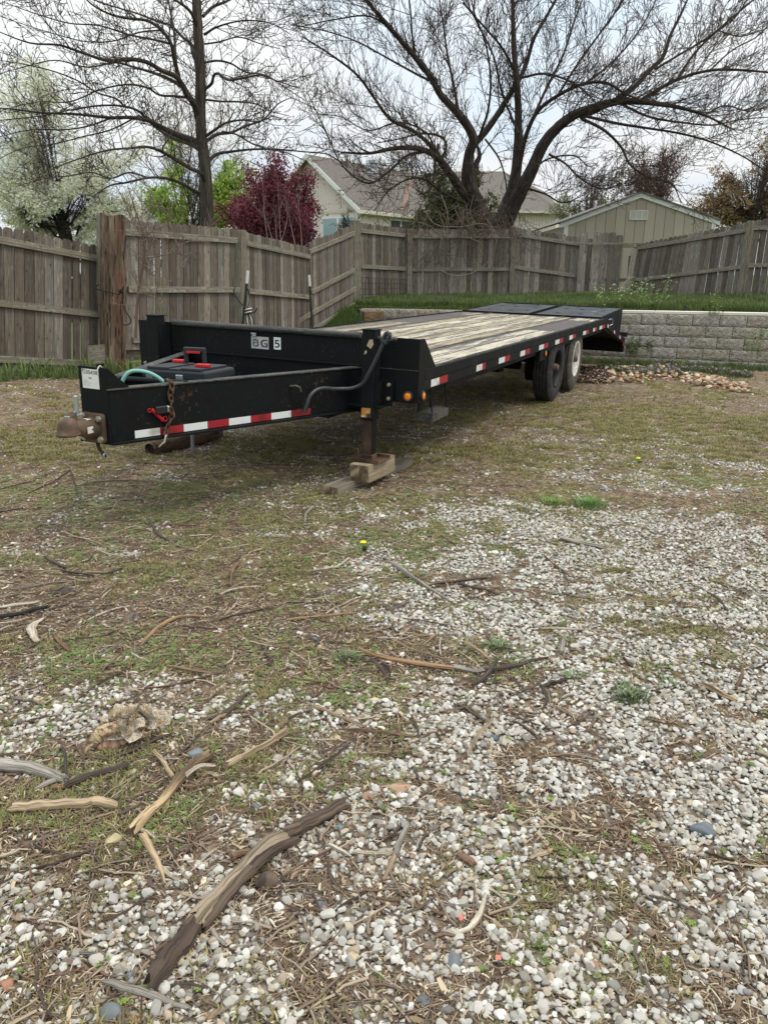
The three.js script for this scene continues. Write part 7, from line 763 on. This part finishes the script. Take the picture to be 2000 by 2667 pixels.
for (const [k, P, w, m] of [['A', [[450, 1050], [600, 930], [840, 810]], 8, 'bark'], ['A', [[100, 1180], [200, 1150], [310, 1115]], 12, 'red'], ['A', [[600, 85], [700, 120], [810, 128]], 9, 'pale'], ['A', [[510, 170], [555, 150], [592, 98]], 12, 'dark'], ['A', [[480, 435], [650, 430], [810, 405]], 8, 'tan'], ['A', [[540, 525], [650, 475], [800, 435]], 10, 'pale'], ['A', [[590, 395], [650, 345], [712, 285]], 10, 'tan'], ['A', [[632, 385], [665, 358], [692, 335]], 12, 'pale'], ['A', [[0, 590], [40, 570], [85, 558]], 8, 'pale'], ['A', [[160, 570], [230, 562], [305, 566]], 7, 'pale'], ['A', [[470, 640], [600, 630], [705, 602]], 10, 'bark'], ['A', [[615, 750], [690, 700], [770, 665]], 10, 'grey'], ['A', [[400, 790], [450, 810], [505, 835]], 14, 'grey'], ['A', [[905, 1035], [1000, 1000], [1050, 960]], 9, 'grey'], ['A', [[1225, 1075], [1280, 1030], [1335, 985]], 10, 'red'], ['A', [[600, 830], [730, 808], [840, 798]], 7, 'bark'], ['A', [[940, 462], [1000, 475], [1050, 480]], 12, 'pale'], ['A', [[1130, 560], [1260, 575], [1370, 580]], 7, 'bark'], ['A', [[430, 5], [500, 12], [560, 22]], 7, 'pale'], ['A', [[265, 55], [310, 30], [352, 8]], 9, 'pale'], ['A', [[540, 35], [610, 62], [670, 72]], 8, 'grey'], ['A', [[1365, 78], [1450, 68], [1545, 55]], 8, 'pale'], ['A', [[1470, 12], [1560, 48], [1640, 82]], 9, 'tan'], ['A', [[1060, 40], [1140, 75], [1220, 95]], 6, 'tan'], ['A', [[0, 545], [90, 530], [190, 508]], 7, 'pale'], ['A', [[0, 215], [70, 210], [150, 206]], 7, 'grey'], ['A', [[0, 285], [40, 290], [85, 292]], 14, 'pale'], ['A', [[120, 360], [200, 352], [290, 340]], 9, 'tan'], ['A', [[300, 420], [400, 385], [480, 360]], 9, 'red'], ['A', [[1385, 800], [1430, 770], [1445, 722]], 10, 'pale'],
  ['G', [[650, 275], [690, 330], [738, 358]], 12, 'bark'], ['G', [[690, 278], [770, 286], [850, 290]], 8, 'red'], ['G', [[305, 45], [325, 100], [335, 160]], 7, 'dark'], ['G', [[305, 45], [240, 92], [110, 155]], 6, 'dark'], ['G', [[335, 160], [310, 200], [270, 225]], 6, 'tan'], ['G', [[1352, 208], [1322, 240], [1318, 275]], 12, 'grey'], ['G', [[0, 130], [120, 100], [240, 50]], 6, 'dark'], ['G', [[570, 15], [680, 20], [800, 22]], 5, 'dark'], ['G', [[400, 100], [480, 95], [600, 90]], 5, 'dark'], ['G', [[730, 355], [790, 380], [860, 395]], 5, 'tan'], ['G', [[0, 230], [60, 220], [180, 210]], 7, 'dark'], ['G', [[545, 315], [600, 310], [645, 305]], 5, 'red'], ['G', [[300, 335], [380, 350], [460, 380]], 5, 'tan'], ['G', [[820, 335], [860, 330], [910, 328]], 8, 'pale'], ['G', [[1130, 330], [1200, 340], [1270, 342]], 5, 'grey'],
  ['C', [[220, 495], [290, 455], [350, 425], [420, 400]], 8, 'pale'], ['C', [[0, 435], [150, 430], [290, 435]], 7, 'dark'], ['C', [[470, 378], [560, 395], [685, 418]], 8, 'tan'], ['C', [[430, 610], [510, 595], [600, 570]], 9, 'tan'], ['C', [[700, 640], [770, 625], [870, 615]], 7, 'tan'], ['C', [[780, 680], [810, 650], [860, 612]], 6, 'tan'], ['C', [[880, 635], [872, 680], [880, 738]], 9, 'pale'], ['C', [[1280, 425], [1340, 412], [1395, 402]], 9, 'tan'], ['C', [[725, 985], [760, 960], [805, 935]], 8, 'bark'], ['C', [[150, 985], [185, 930], [220, 890]], 10, 'red'], ['C', [[350, 1150], [400, 1105], [455, 1070]], 9, 'pale'], ['C', [[1190, 790], [1195, 850], [1190, 905]], 14, 'bark'], ['C', [[800, 960], [850, 1000], [905, 1050]], 9, 'tan'], ['C', [[1230, 910], [1290, 940], [1345, 955]], 8, 'tan'], ['C', [[330, 685], [400, 680], [460, 672]], 14, 'tan'], ['C', [[545, 785], [580, 815], [590, 835]], 20, 'bark'], ['C', [[1060, 815], [1068, 790], [1078, 770]], 12, 'tan'], ['C', [[1150, 1140], [1180, 1115]], 14, 'tan'], ['C', [[600, 560], [610, 590], [640, 610]], 14, 'dark'],
  ['D', [[320, 205], [385, 245], [450, 282]], 8, 'grey'], ['D', [[1030, 365], [1110, 358], [1210, 350]], 8, 'dark'], ['D', [[1290, 308], [1320, 345], [1330, 385]], 10, 'dark'], ['D', [[745, 365], [780, 380], [805, 388]], 16, 'pale'], ['D', [[0, 960], [100, 1000], [200, 1035], [280, 1030]], 10, 'bark'], ['D', [[0, 1010], [70, 1050], [130, 1105]], 16, 'dark'], ['D', [[300, 900], [340, 930], [380, 965]], 9, 'tan'], ['D', [[215, 885], [260, 895], [310, 905]], 9, 'tan'], ['D', [[290, 825], [340, 810], [395, 795]], 18, 'pale'], ['D', [[500, 920], [530, 960], [560, 1000]], 8, 'tan'], ['D', [[1240, 920], [1258, 945], [1270, 975]], 5, 'pale'], ['D', [[680, 310], [760, 312], [840, 308]], 8, 'tan'], ['D', [[1205, 590], [1260, 610], [1340, 640]], 7, 'bark'],
  ['F', [[1160, 560], [1215, 650], [1250, 745]], 9, 'red'], ['F', [[690, 480], [740, 520], [800, 556]], 6, 'pale'], ['F', [[1505, 318], [1580, 345], [1690, 382]], 14, 'dark'], ['F', [[325, -5], [380, 25], [432, 62]], 18, 'bark'], ['F', [[120, 45], [145, 95], [150, 130]], 14, 'bark'], ['F', [[545, 55], [600, 80], [650, 120]], 12, 'bark'], ['F', [[740, 0], [790, 25], [840, 55]], 9, 'tan'], ['F', [[925, 175], [980, 178], [1025, 180]], 14, 'grey'], ['F', [[1120, 235], [1150, 265], [1170, 280]], 12, 'dark'], ['F', [[1190, 250], [1240, 300], [1280, 335]], 8, 'tan'], ['F', [[0, 110], [60, 118], [130, 130]], 16, 'red'], ['F', [[0, 215], [60, 200], [120, 200]], 12, 'bark'], ['F', [[660, 740], [780, 735], [860, 705]], 7, 'dark'], ['F', [[450, 725], [480, 705], [510, 685]], 14, 'red'], ['F', [[170, 815], [175, 780], [180, 750]], 10, 'orange'], ['F', [[350, 775], [430, 770], [520, 835]], 6, 'pale'], ['F', [[1385, 630], [1440, 645], [1510, 668]], 12, 'bark'], ['F', [[265, 860], [340, 862], [415, 858]], 14, 'grey'], ['F', [[130, 275], [145, 300], [155, 330]], 12, 'bark'], ['F', [[660, 215], [720, 208], [860, 205]], 6, 'tan'], ['F', [[470, 940], [490, 952], [510, 962]], 26, 'tan'],
  ['E', [[1000, 660], [1040, 640], [1085, 630]], 34, 'red'], ['E', [[900, 690], [870, 670], [945, 605]], 14, 'pale'], ['E', [[805, 345], [870, 340], [970, 325]], 18, 'red'], ['E', [[1520, 100], [1600, 105], [1690, 115]], 16, 'red'], ['E', [[1380, 0], [1470, 40], [1590, 90]], 14, 'tan'], ['E', [[1490, 95], [1530, 65], [1575, 35]], 12, 'tan'], ['E', [[905, 55], [950, 35], [1010, -5]], 18, 'dark'], ['E', [[1250, 50], [1290, 30], [1340, 15]], 14, 'bark'], ['E', [[20, 85], [130, 60], [220, 35]], 9, 'bark'], ['E', [[790, 808], [840, 825], [895, 838]], 14, 'pale'], ['E', [[920, 970], [940, 1000], [975, 1035]], 26, 'grey'], ['E', [[720, 580], [745, 620], [760, 660]], 10, 'bark'], ['E', [[1030, 285], [1070, 275], [1110, 262]], 18, 'red'], ['E', [[220, 1050], [240, 1020], [265, 985]], 6, 'tan'], ['E', [[1315, 870], [1370, 880], [1430, 890]], 12, 'red'], ['E', [[1420, 910], [1500, 850], [1580, 805]], 8, 'bark'], ['E', [[440, 1300], [480, 1265], [520, 1240]], 10, 'bark'], ['E', [[610, 530], [640, 548], [672, 568]], 18, 'pale'], ['E', [[10, 650], [50, 635], [90, 618]], 18, 'pale'], ['E', [[155, 578], [220, 560], [270, 550]], 10, 'grey'], ['E', [[1620, 600], [1690, 560], [1740, 500]], 8, 'bark']]) TW(k, P, w, m);
// torn rotten wood, broken chunks
function chunk(name, category, label, k, x, y, w, h, mat, seed, o = {}) {
  const [ox, oy, s] = crop[k], p = gp(ox + x * s, oy + y * s), sc = (Math.abs(p.z) * CP + (EYE - p.y) * SP) / FPX * s, a = w * sc / 2, b = (h ?? w) * sc / 2, q = mergeVertices(new THREE.IcosahedronGeometry(1, o.det ?? 3).deleteAttribute('uv').deleteAttribute('normal'), 1e-4), P = q.attributes.position, v = V(), r = rng(seed), cuts = Array.from({ length: o.cuts ?? 8 }, () => [V(r() - .5, r() * .7 - .2, r() - .5).normalize(), 0.55 + .35 * r()]);
  for (let i = 0; i < P.count; i++) { v.fromBufferAttribute(P, i); for (const [n, d] of cuts) { const e = v.dot(n); if (e > d) v.addScaledVector(n, (d - e) * .9); } v.multiplyScalar(1 + (o.rough ?? 0.25) * (fbm(v.x * 2.2 + seed, v.z * 2.2 + v.y * 1.3, 4) - .5)); P.setXYZ(i, v.x * a, v.y * (o.tall ?? 0.65) * Math.min(a, b * 1.6), v.z * b * (o.deep ?? 1.5)); }
  q.computeVertexNormals(); const g2 = metreUV(q, 'x', [seed * .3, seed * .7]); g2.computeVertexNormals(); const m2 = mergeVertices((() => { const c = q.clone(); c.setAttribute('uv', new THREE.Float32BufferAttribute(Array.from({ length: P.count }, (_, i) => [P.getX(i) * 2 + seed * .3, P.getZ(i) * 2 + P.getY(i) * 2]).flat(), 2)); return c; })()); m2.computeVertexNormals();
  const t = thing(name, label, category, V(p.x, p.y + (o.tall ?? .65) * Math.min(a, b * 1.6) * (o.sink ?? 0.45), p.z), o.group); t.rotation.y = o.turn ?? 0; mesh(name === 'stone' || name === 'rock' ? 'stone_body' : 'wood_body', m2, mat, t); return t;
}
const stoneMat = (c) => M(c, 0.85, { map: tex(128, 128, (i, j) => { const a = fbm(i / 20, j / 20, 4), b = fbm(i / 5, j / 5, 2), k = 0.72 + a * 0.4 + (b - .5) * .2; return [k, k, k]; }), bumpMap: blockBump, bumpScale: 0.004 }), gS = stoneMat('#7d8384'), dS = stoneMat('#757c80'), yS = stoneMat('#d8c79a'), wS = stoneMat('#d2cec6'), tS = stoneMat('#b8957a'), rS = stoneMat('#a87a62'), bS = stoneMat('#6d848a');
{ // crumpled heap of torn rotten wood
  const t = chunk('rotten_wood', 'rotten wood', 'torn crumpled piece of pale rotten wood with rust-red folds', 'B', 1090, 160, 440, 190, stickTex(s8(150, 104, 80), s8(240, 220, 202), s8(226, 198, 172), 33, 0.9), 4, { tall: .42, rough: 0.95, cuts: 10, det: 4, turn: 0.5, deep: 1.1 });
  const r = rng(4); for (let k = 0; k < 12; k++) { const q = new THREE.PlaneGeometry(0.07 + .07 * r(), 0.035 + .03 * r(), 8, 4), p = q.attributes.position, a = r() * 3; for (let i = 0; i < p.count; i++) p.setZ(i, 0.016 * Math.sin(p.getX(i) * 50 + a) + 0.012 * Math.sin(p.getY(i) * 90 + a * 2)); const e = q.clone(); e.computeVertexNormals(); const o = mesh('torn_flake', e, [SM.flaky, SM.pale, SM.tan, SM.pale][k % 4], t); o.material.side = THREE.DoubleSide; o.position.set((r() - .5) * 0.2, 0.02 + .035 * r(), (r() - .5) * 0.1); o.rotation.set(-1.2 + r() * 1.2, r() * 6, (r() - .5)); }
}
chunk('wood_chunk', 'wood chunk', 'broken red-brown wood chunk lying right beside the largest branch', 'E', 1150, 752, 110, 60, SM.bark, 8, { tall: .75, rough: .45 }); chunk('bark_clump', 'bark', 'dark flaky bark clump in the moss left of the orange-tan arched stick', 'A', 810, 505, 110, 90, SM.dark, 12, { tall: .35, rough: .8, deep: 1.6 }); chunk('bark_clump', 'bark', 'pile of dark bark shreds at the left above the charred board', 'A', 385, 345, 210, 70, SM.dark, 16, { tall: .3, rough: .8, deep: 2 }); chunk('bark_clump', 'bark', 'dark mulch clump at the left rim of the middle gravel', 'C', 600, 455, 190, 60, SM.dark, 18, { tall: .25, rough: .9, deep: 2.2 });
for (const [k, x, y, w, h, m, label, o] of [['F', 1375, 530, 116, 62, dS, 'dark blue-grey angular rock in the gravel at the right', { tall: .75 }], ['E', 852, 195, 74, 44, gS, 'smooth oval grey stone beside the flaky forked branch', {}], ['E', 492, 570, 84, 46, yS, 'pale yellow stone at the lower tip of the flaky forked branch', {}], ['E', 1520, 1080, 76, 56, yS, 'rounded cream-yellow stone in the gravel near the bottom centre', {}], ['E', 1385, 855, 50, 40, dS, 'dark grey-green stone right of the largest branch', {}], ['E', 1463, 512, 48, 26, bS, 'blue-green stone right of the upper end of the largest branch', {}], ['E', 35, 1192, 90, 50, rS, 'rusty brown stone at the left edge near the bottom', {}], ['E', 470, 1318, 120, 64, gS, 'large grey-brown stone at the bottom edge left of centre', {}], ['E', 590, 1335, 84, 40, tS, 'orange-tan stone cut by the bottom edge', {}], ['F', 296, 1095, 78, 60, gS, 'large rounded grey stone in the lower gravel, right half', {}], ['F', 172, 1266, 76, 44, dS, 'oval slate-grey stone near the bottom, right half', {}], ['F', 920, 1112, 90, 50, tS, 'flat grey-tan stone half sunk in mulch, lower right', { tall: .4 }], ['E', 1592, 380, 62, 36, tS, 'pinkish tan stone in the middle gravel', {}], ['E', 1112, 420, 60, 34, gS, 'half buried greyish stone between the two large branches', { tall: .4 }], ['E', 570, 1160, 64, 40, gS, 'grey stone left of the lower end of the largest branch', {}], ['E', 682, 1040, 50, 40, bS, 'bluish grey stone left of the largest branch', {}], ['F', 60, 345, 120, 70, tS, 'flat crumbly tan stone at the left of the middle gravel', { tall: .3 }], ['F', 398, 240, 40, 46, wS, 'square white stone standing out in the gravel', {}], ['F', 800, 712, 70, 34, wS, 'flat white stone beside the dark thin twig in the gravel', { tall: .4 }], ['F', 1610, 238, 120, 36, wS, 'flat white stone slab at the right edge', { tall: .3 }], ['E', 1450, 118, 58, 32, yS, 'yellowish stone on the mulch above the largest branch', { tall: .4 }], ['C', 495, 980, 120, 34, yS, 'flat yellowish stone among gravel below the mulch patch', { tall: .4 }], ['C', 160, 638, 50, 28, gS, 'bluish grey stone on the mulch at left', {}], ['D', 565, 990, 60, 70, rS, 'brown wedge shaped stone in the right gravel', { tall: .4 }], ['F', 480, 122, 50, 28, dS, 'dark green-grey stone beside the bent tan stick', {}], ['G', 72, 650 - 290, 30, 14, wS, 'white stone on moss at the far left', {}], ['H', 958, 125, 56, 20, gS, 'grey flat stone in the far gravel right of the trailer jack', { tall: .4 }], ['H', 1530, 135, 50, 18, gS, 'grey stone near the right edge beyond the gravel patch', {}]]) chunk('stone', 'stone', label, k, x, y, w, h, m, Math.round(x + y), { ...o });
for (const [k, x, y, w, label] of [['F', 705, 634, 26, 'faded orange plastic scrap stuck on the short tan stick'], ['F', 330, 930, 30, 'torn coral-pink plastic flag beside the hooked pale stick'], ['F', 492, 1102, 22, 'small pink plastic scrap in the lower gravel']]) { const [ox, oy, s] = crop[k], p = gp(ox + x * s, oy + y * s), sz = w * s * 1.1 / FPX, t = thing('plastic_scrap', label, 'plastic scrap', p.add(V(0, 0.022, 0))), q = new THREE.PlaneGeometry(sz * 1.1, sz * 1.3, 6, 6), pp = q.attributes.position; for (let i = 0; i < pp.count; i++) pp.setZ(i, 0.006 * Math.sin(pp.getX(i) * 200 + w) * Math.cos(pp.getY(i) * 160)); q.computeVertexNormals(); const o = mesh('scrap_sheet', q, M('#d8776a', 0.7, { side: THREE.DoubleSide }), t); o.rotation.set(-1.1, 0.5 + x, 0); }
// dandelions
for (const [x, y, label] of [[946, 1433, 'small yellow dandelion in the moss left of the gravel'], [1660, 1208, 'small yellow dandelion near a green tuft at the right']]) { const p = gp(x, y), t = thing('dandelion', label, 'flower', p), r = rng(x); mesh('stem', tube([[0, -0.01, 0], [0.002, 0.03, 0], [0, 0.045, 0]], 0.0025, 6), M('#6c8a3c', .8), t); const q = new THREE.SphereGeometry(0.017, 14, 8, 0, 6.28, 0, 1.5).scale(1, 0.55, 1).translate(0, 0.043, 0), pp = q.attributes.position; for (let i = 0; i < pp.count; i++) { const k = 1 + 0.35 * (r() - .5); pp.setXYZ(i, pp.getX(i) * k, pp.getY(i) + 0.003 * r(), pp.getZ(i) * k); } q.computeVertexNormals(); mesh('flower_head', q, M('#f2dc14', 0.7), t); mesh('leaf_rosette', bladeTuft(9, 0.05, 0.008, 0.01, 7, 1.4), M('#56742e', .8, { side: THREE.DoubleSide }), t); }
// single tufts and weeds one can point to
const weedMat = (c) => M(c, 0.85, { side: THREE.DoubleSide });
for (const [x, y, w, h, c, n, label] of [[1440, 1314, 70, 24, '#7a9650', 60, 'grass tuft on the gravel patch, left of the other tuft'], [1533, 1320, 84, 34, '#6c8e4a', 80, 'larger dark grass tuft on the far gravel patch'], [1300, 1690, 60, 26, '#73845c', 60, 'blue-green weed tuft in the gravel above the long curved stick'], [1640, 1822, 90, 44, '#73845c', 70, 'wide blue-green weed tuft in the right gravel'], [905, 1716, 70, 24, '#73845c', 50, 'blue-green weed beside the tan end of the long curved stick'], [1480, 1770, 60, 22, '#73845c', 40, 'small blue-green weed left in the right gravel'], [1745, 1790, 60, 20, '#73845c', 40, 'small blue-green weed far right in the gravel']]) { const p = gp(x, y), s = (Math.abs(p.z) * CP + EYE * SP) / FPX, t = thing('weed', label, 'weed', p); mesh('leaves', bladeTuft(n * 2, h * s * 0.75, 0.0035, w * s / 2, x, 0.9), weedMat(c), t); }
for (const [x, y, Z, h, w, c, label, n] of [[1763, 910, 14.6, 0.5, 0.14, '#64803c', 'leafy weed growing from a joint in the middle of the block wall', 110], [1650, 925, 14.8, 0.34, 0.16, '#5c7a36', 'weed at the foot of the block wall behind the trailer tail', 90], [1690, 912, 14.7, 0.22, 0.06, '#62803a', 'small weed on the wall left of the leafy weed', 40], [1960, 925, 13.2, 0.45, 0.2, '#5f7c3a', 'tall weed clump at the wall foot near the right edge', 120], [1856, 818, 14.2, 0.36, 0.16, '#6a8a3c', 'leafy weed growing on top of the wall right of the pipe stub', 110], [1688, 800, 15.2, 0.55, 0.5, '#7d9a50', 'wide flowering weed patch on the terrace behind the trailer', 260], [1590, 800, 15.6, 0.4, 0.5, '#7d9a50', 'low flowering weed patch on the terrace left of the wide one', 200]]) {
  const b = at(x, y, Z); const t = thing('weed', label, 'weed', b), r = rng(x), P = [], I = [], T = new Tubes(), FP = []; for (let k = 0; k < n / 8; k++) { const a = r() * 6.28, d = w * Math.sqrt(r()), hh = h * (.5 + .6 * r()), tip = V(Math.cos(a) * d, hh, Math.sin(a) * d * .5), st = V(Math.cos(a) * d * .5, -0.03, Math.sin(a) * d * .3); T.add([st, st.clone().lerp(tip, .5).add(V(0, .03, 0)), tip], () => 0.003, 3); FP.push(tip); for (let m = 0; m < 9; m++) { const c2 = st.clone().lerp(tip, .2 + .8 * r()), an = r() * 6.28, L = 0.035 + .04 * r(), o = P.length / 3, ux = Math.cos(an) * L, uz = Math.sin(an) * L, uy = L * (r() * .9 - .2); P.push(c2.x, c2.y, c2.z, c2.x + ux * .5 - uz * .3, c2.y + uy * .6, c2.z + uz * .5 + ux * .3, c2.x + ux, c2.y + uy, c2.z + uz, c2.x + ux * .5 + uz * .3, c2.y + uy * .6, c2.z + uz * .5 - ux * .3); I.push(o, o + 1, o + 2, o, o + 2, o + 3); } }
  const q = new THREE.BufferGeometry(); q.setAttribute('position', new THREE.Float32BufferAttribute(P, 3)); q.setIndex(I); q.computeVertexNormals(); mesh('leaves', q, weedMat(c), t); mesh('stems', T.geo(), M('#7c8a50', .9), t); if (w > 0.4) { const fg = []; FP.forEach((p) => { for (let k = 0; k < 3; k++) fg.push(new THREE.IcosahedronGeometry(0.0065, 0).translate(p.x + (r() - .5) * .06, p.y + (r() - .2) * .03, p.z + (r() - .5) * .06)); }); mesh('blossoms', mergeGeometries(fg), M('#cfd4b4', .9), t); }
}
{ // bank of purple dead-nettle behind the wheels
  const r = rng(88), root = stuffRoot('wildflowers'), a = [], b = []; for (let i = 0; i < 1500; i++) { const f = 12.2 + 2.0 * r(), x = lerp(3.9, 5.9, r()); if (-f < wallAt(x) + 0.05 || fbm(x * 1.6, f * 1.6, 3) < 0.44) continue; const s = 0.5 + .7 * r(), p = V(x, g(x, -f), -f); a.push({ p, s: V(s, s, s), ry: r() * 6, c: jit(lin(96, 106, 62), r, .25) }); if (r() < 0.3) b.push({ p: p.clone().add(V(0, 0.08 * s, 0)), s: V(.02 * s, .016 * s, .02 * s), c: jit(lin(146, 124, 136), r, .2), ry: r() * 6 }); }
  instances('stems', bladeTuft(10, 0.1, 0.006, 0.05, 70, .5), leafMat(), a, root); instances('flowers', new THREE.IcosahedronGeometry(1, 0), M('#ffffff', .9), b, root);
}
{ // heap of tan stone and wood chunks beside the rear wheel: the largest as stones of their own
  const r = rng(14), tones = ['#cdb193', '#c2a078', '#b58d6c', '#d8c6ac', '#a57b5e', '#bfae98'].map((c) => stoneMat(c)), geos = [0, 1, 2, 3].map((k) => { const q = pebbleGeo(200 + k * 7, 2); q.setAttribute('uv', new THREE.Float32BufferAttribute(Array.from({ length: q.attributes.position.count }, (_, i) => [q.attributes.position.getX(i) * .5, q.attributes.position.getZ(i) * .5 + q.attributes.position.getY(i) * .3]).flat(), 2)); return q; }), H5 = thing('stone_heap', 'low ridge of tan and cream broken stones on the ground behind the rear wheel', 'stone heap', gp(1740, 995)), small = [];
  for (let i = 0; i < 290; i++) { const t = r(), px = lerp(1585, 1940, t) + (r() - .5) * 24, y0 = 965 + 30 * ss(.35, 1, t) + (t > .55 ? 22 * (t - .55) : 0), p = gp(px, y0 + 34 * r() * (1.15 - 0.55 * t)), hgt = 0.10 * r() * (1 - t * .6), s = 0.022 + 0.032 * r() * r() + (r() < .1 ? .02 : 0), o = mesh('stone', geos[i & 3], tones[Math.floor(r() * 6)], H5); o.position.set(p.x, p.y + s * .4 + hgt, p.z).sub(H5.position); o.scale.set(s * (1 + .5 * r()), s * .7, s); o.rotation.set(r() - .5, r() * 6, r() - .5); }
  for (let i = 0; i < 1500; i++) { const px = lerp(1480, 1600, Math.pow(r(), .8)), p = gp(px, 958 + 42 * r()), s = 0.008 + .016 * r(); small.push({ p: p.add(V(0, s * .3 + 0.04 * r(), 0)), s: V(s * 1.3, s * .6, s), rx: r(), ry: r() * 6, c: jit(r() < .25 ? lin(178, 160, 138) : r() < .5 ? lin(96, 72, 58) : lin(58, 46, 40), r, .25) }); } instances('chips', pebbleGeo(333, 1), M('#ffffff', .95), small, stuffRoot('dark_mulch'));
}
{ // rotten log and timber lying in the shade under the tongue
  const a = gp(392, 1188), b = gp(560, 1146), mid = a.clone().add(b).multiplyScalar(.5), t = thing('rotten_log', 'dark rotten log with a hollow broken end lying under the tongue', 'log', mid), tb = new Tubes(), P = [a, a.clone().lerp(b, .5), b].map((p) => p.clone().add(V(0, .055, 0)).sub(mid)), dir = b.clone().sub(a).normalize(); tb.add(smooth(P, 16), (u) => 0.062 * (u < .04 ? .85 : 1), 14, { cap: false, wob: .2, seed: 5, uw: .6 }); mesh('log_body', tb.geo(), stickTex(s8(66, 50, 38), s8(118, 92, 68), s8(112, 90, 70), 40, .5), t); mesh('hollow', tube([P[0].clone().addScaledVector(dir, .03), P[0].clone().addScaledVector(dir, .05)], 0.058, 12), M('#1d1612', 1), t);
  timber('timber', 'weathered squared timber lying just behind the rotten log under the tongue', 'timber', 0.85, 0.13, 0.11, greyWood, V(mid.x - 0.02, g(mid.x, mid.z), mid.z - 0.17), Math.atan2(-dir.z, dir.x), .01, 12); const m = chunk('bark_clump', 'bark', 'flat dry leaf-shaped bark piece on the ground in front of the rotten log', 'P', 380, 1198, 26, 14, SM.pale, 22, { tall: .2, rough: .4 });
}
renderer.render(scene, camera);
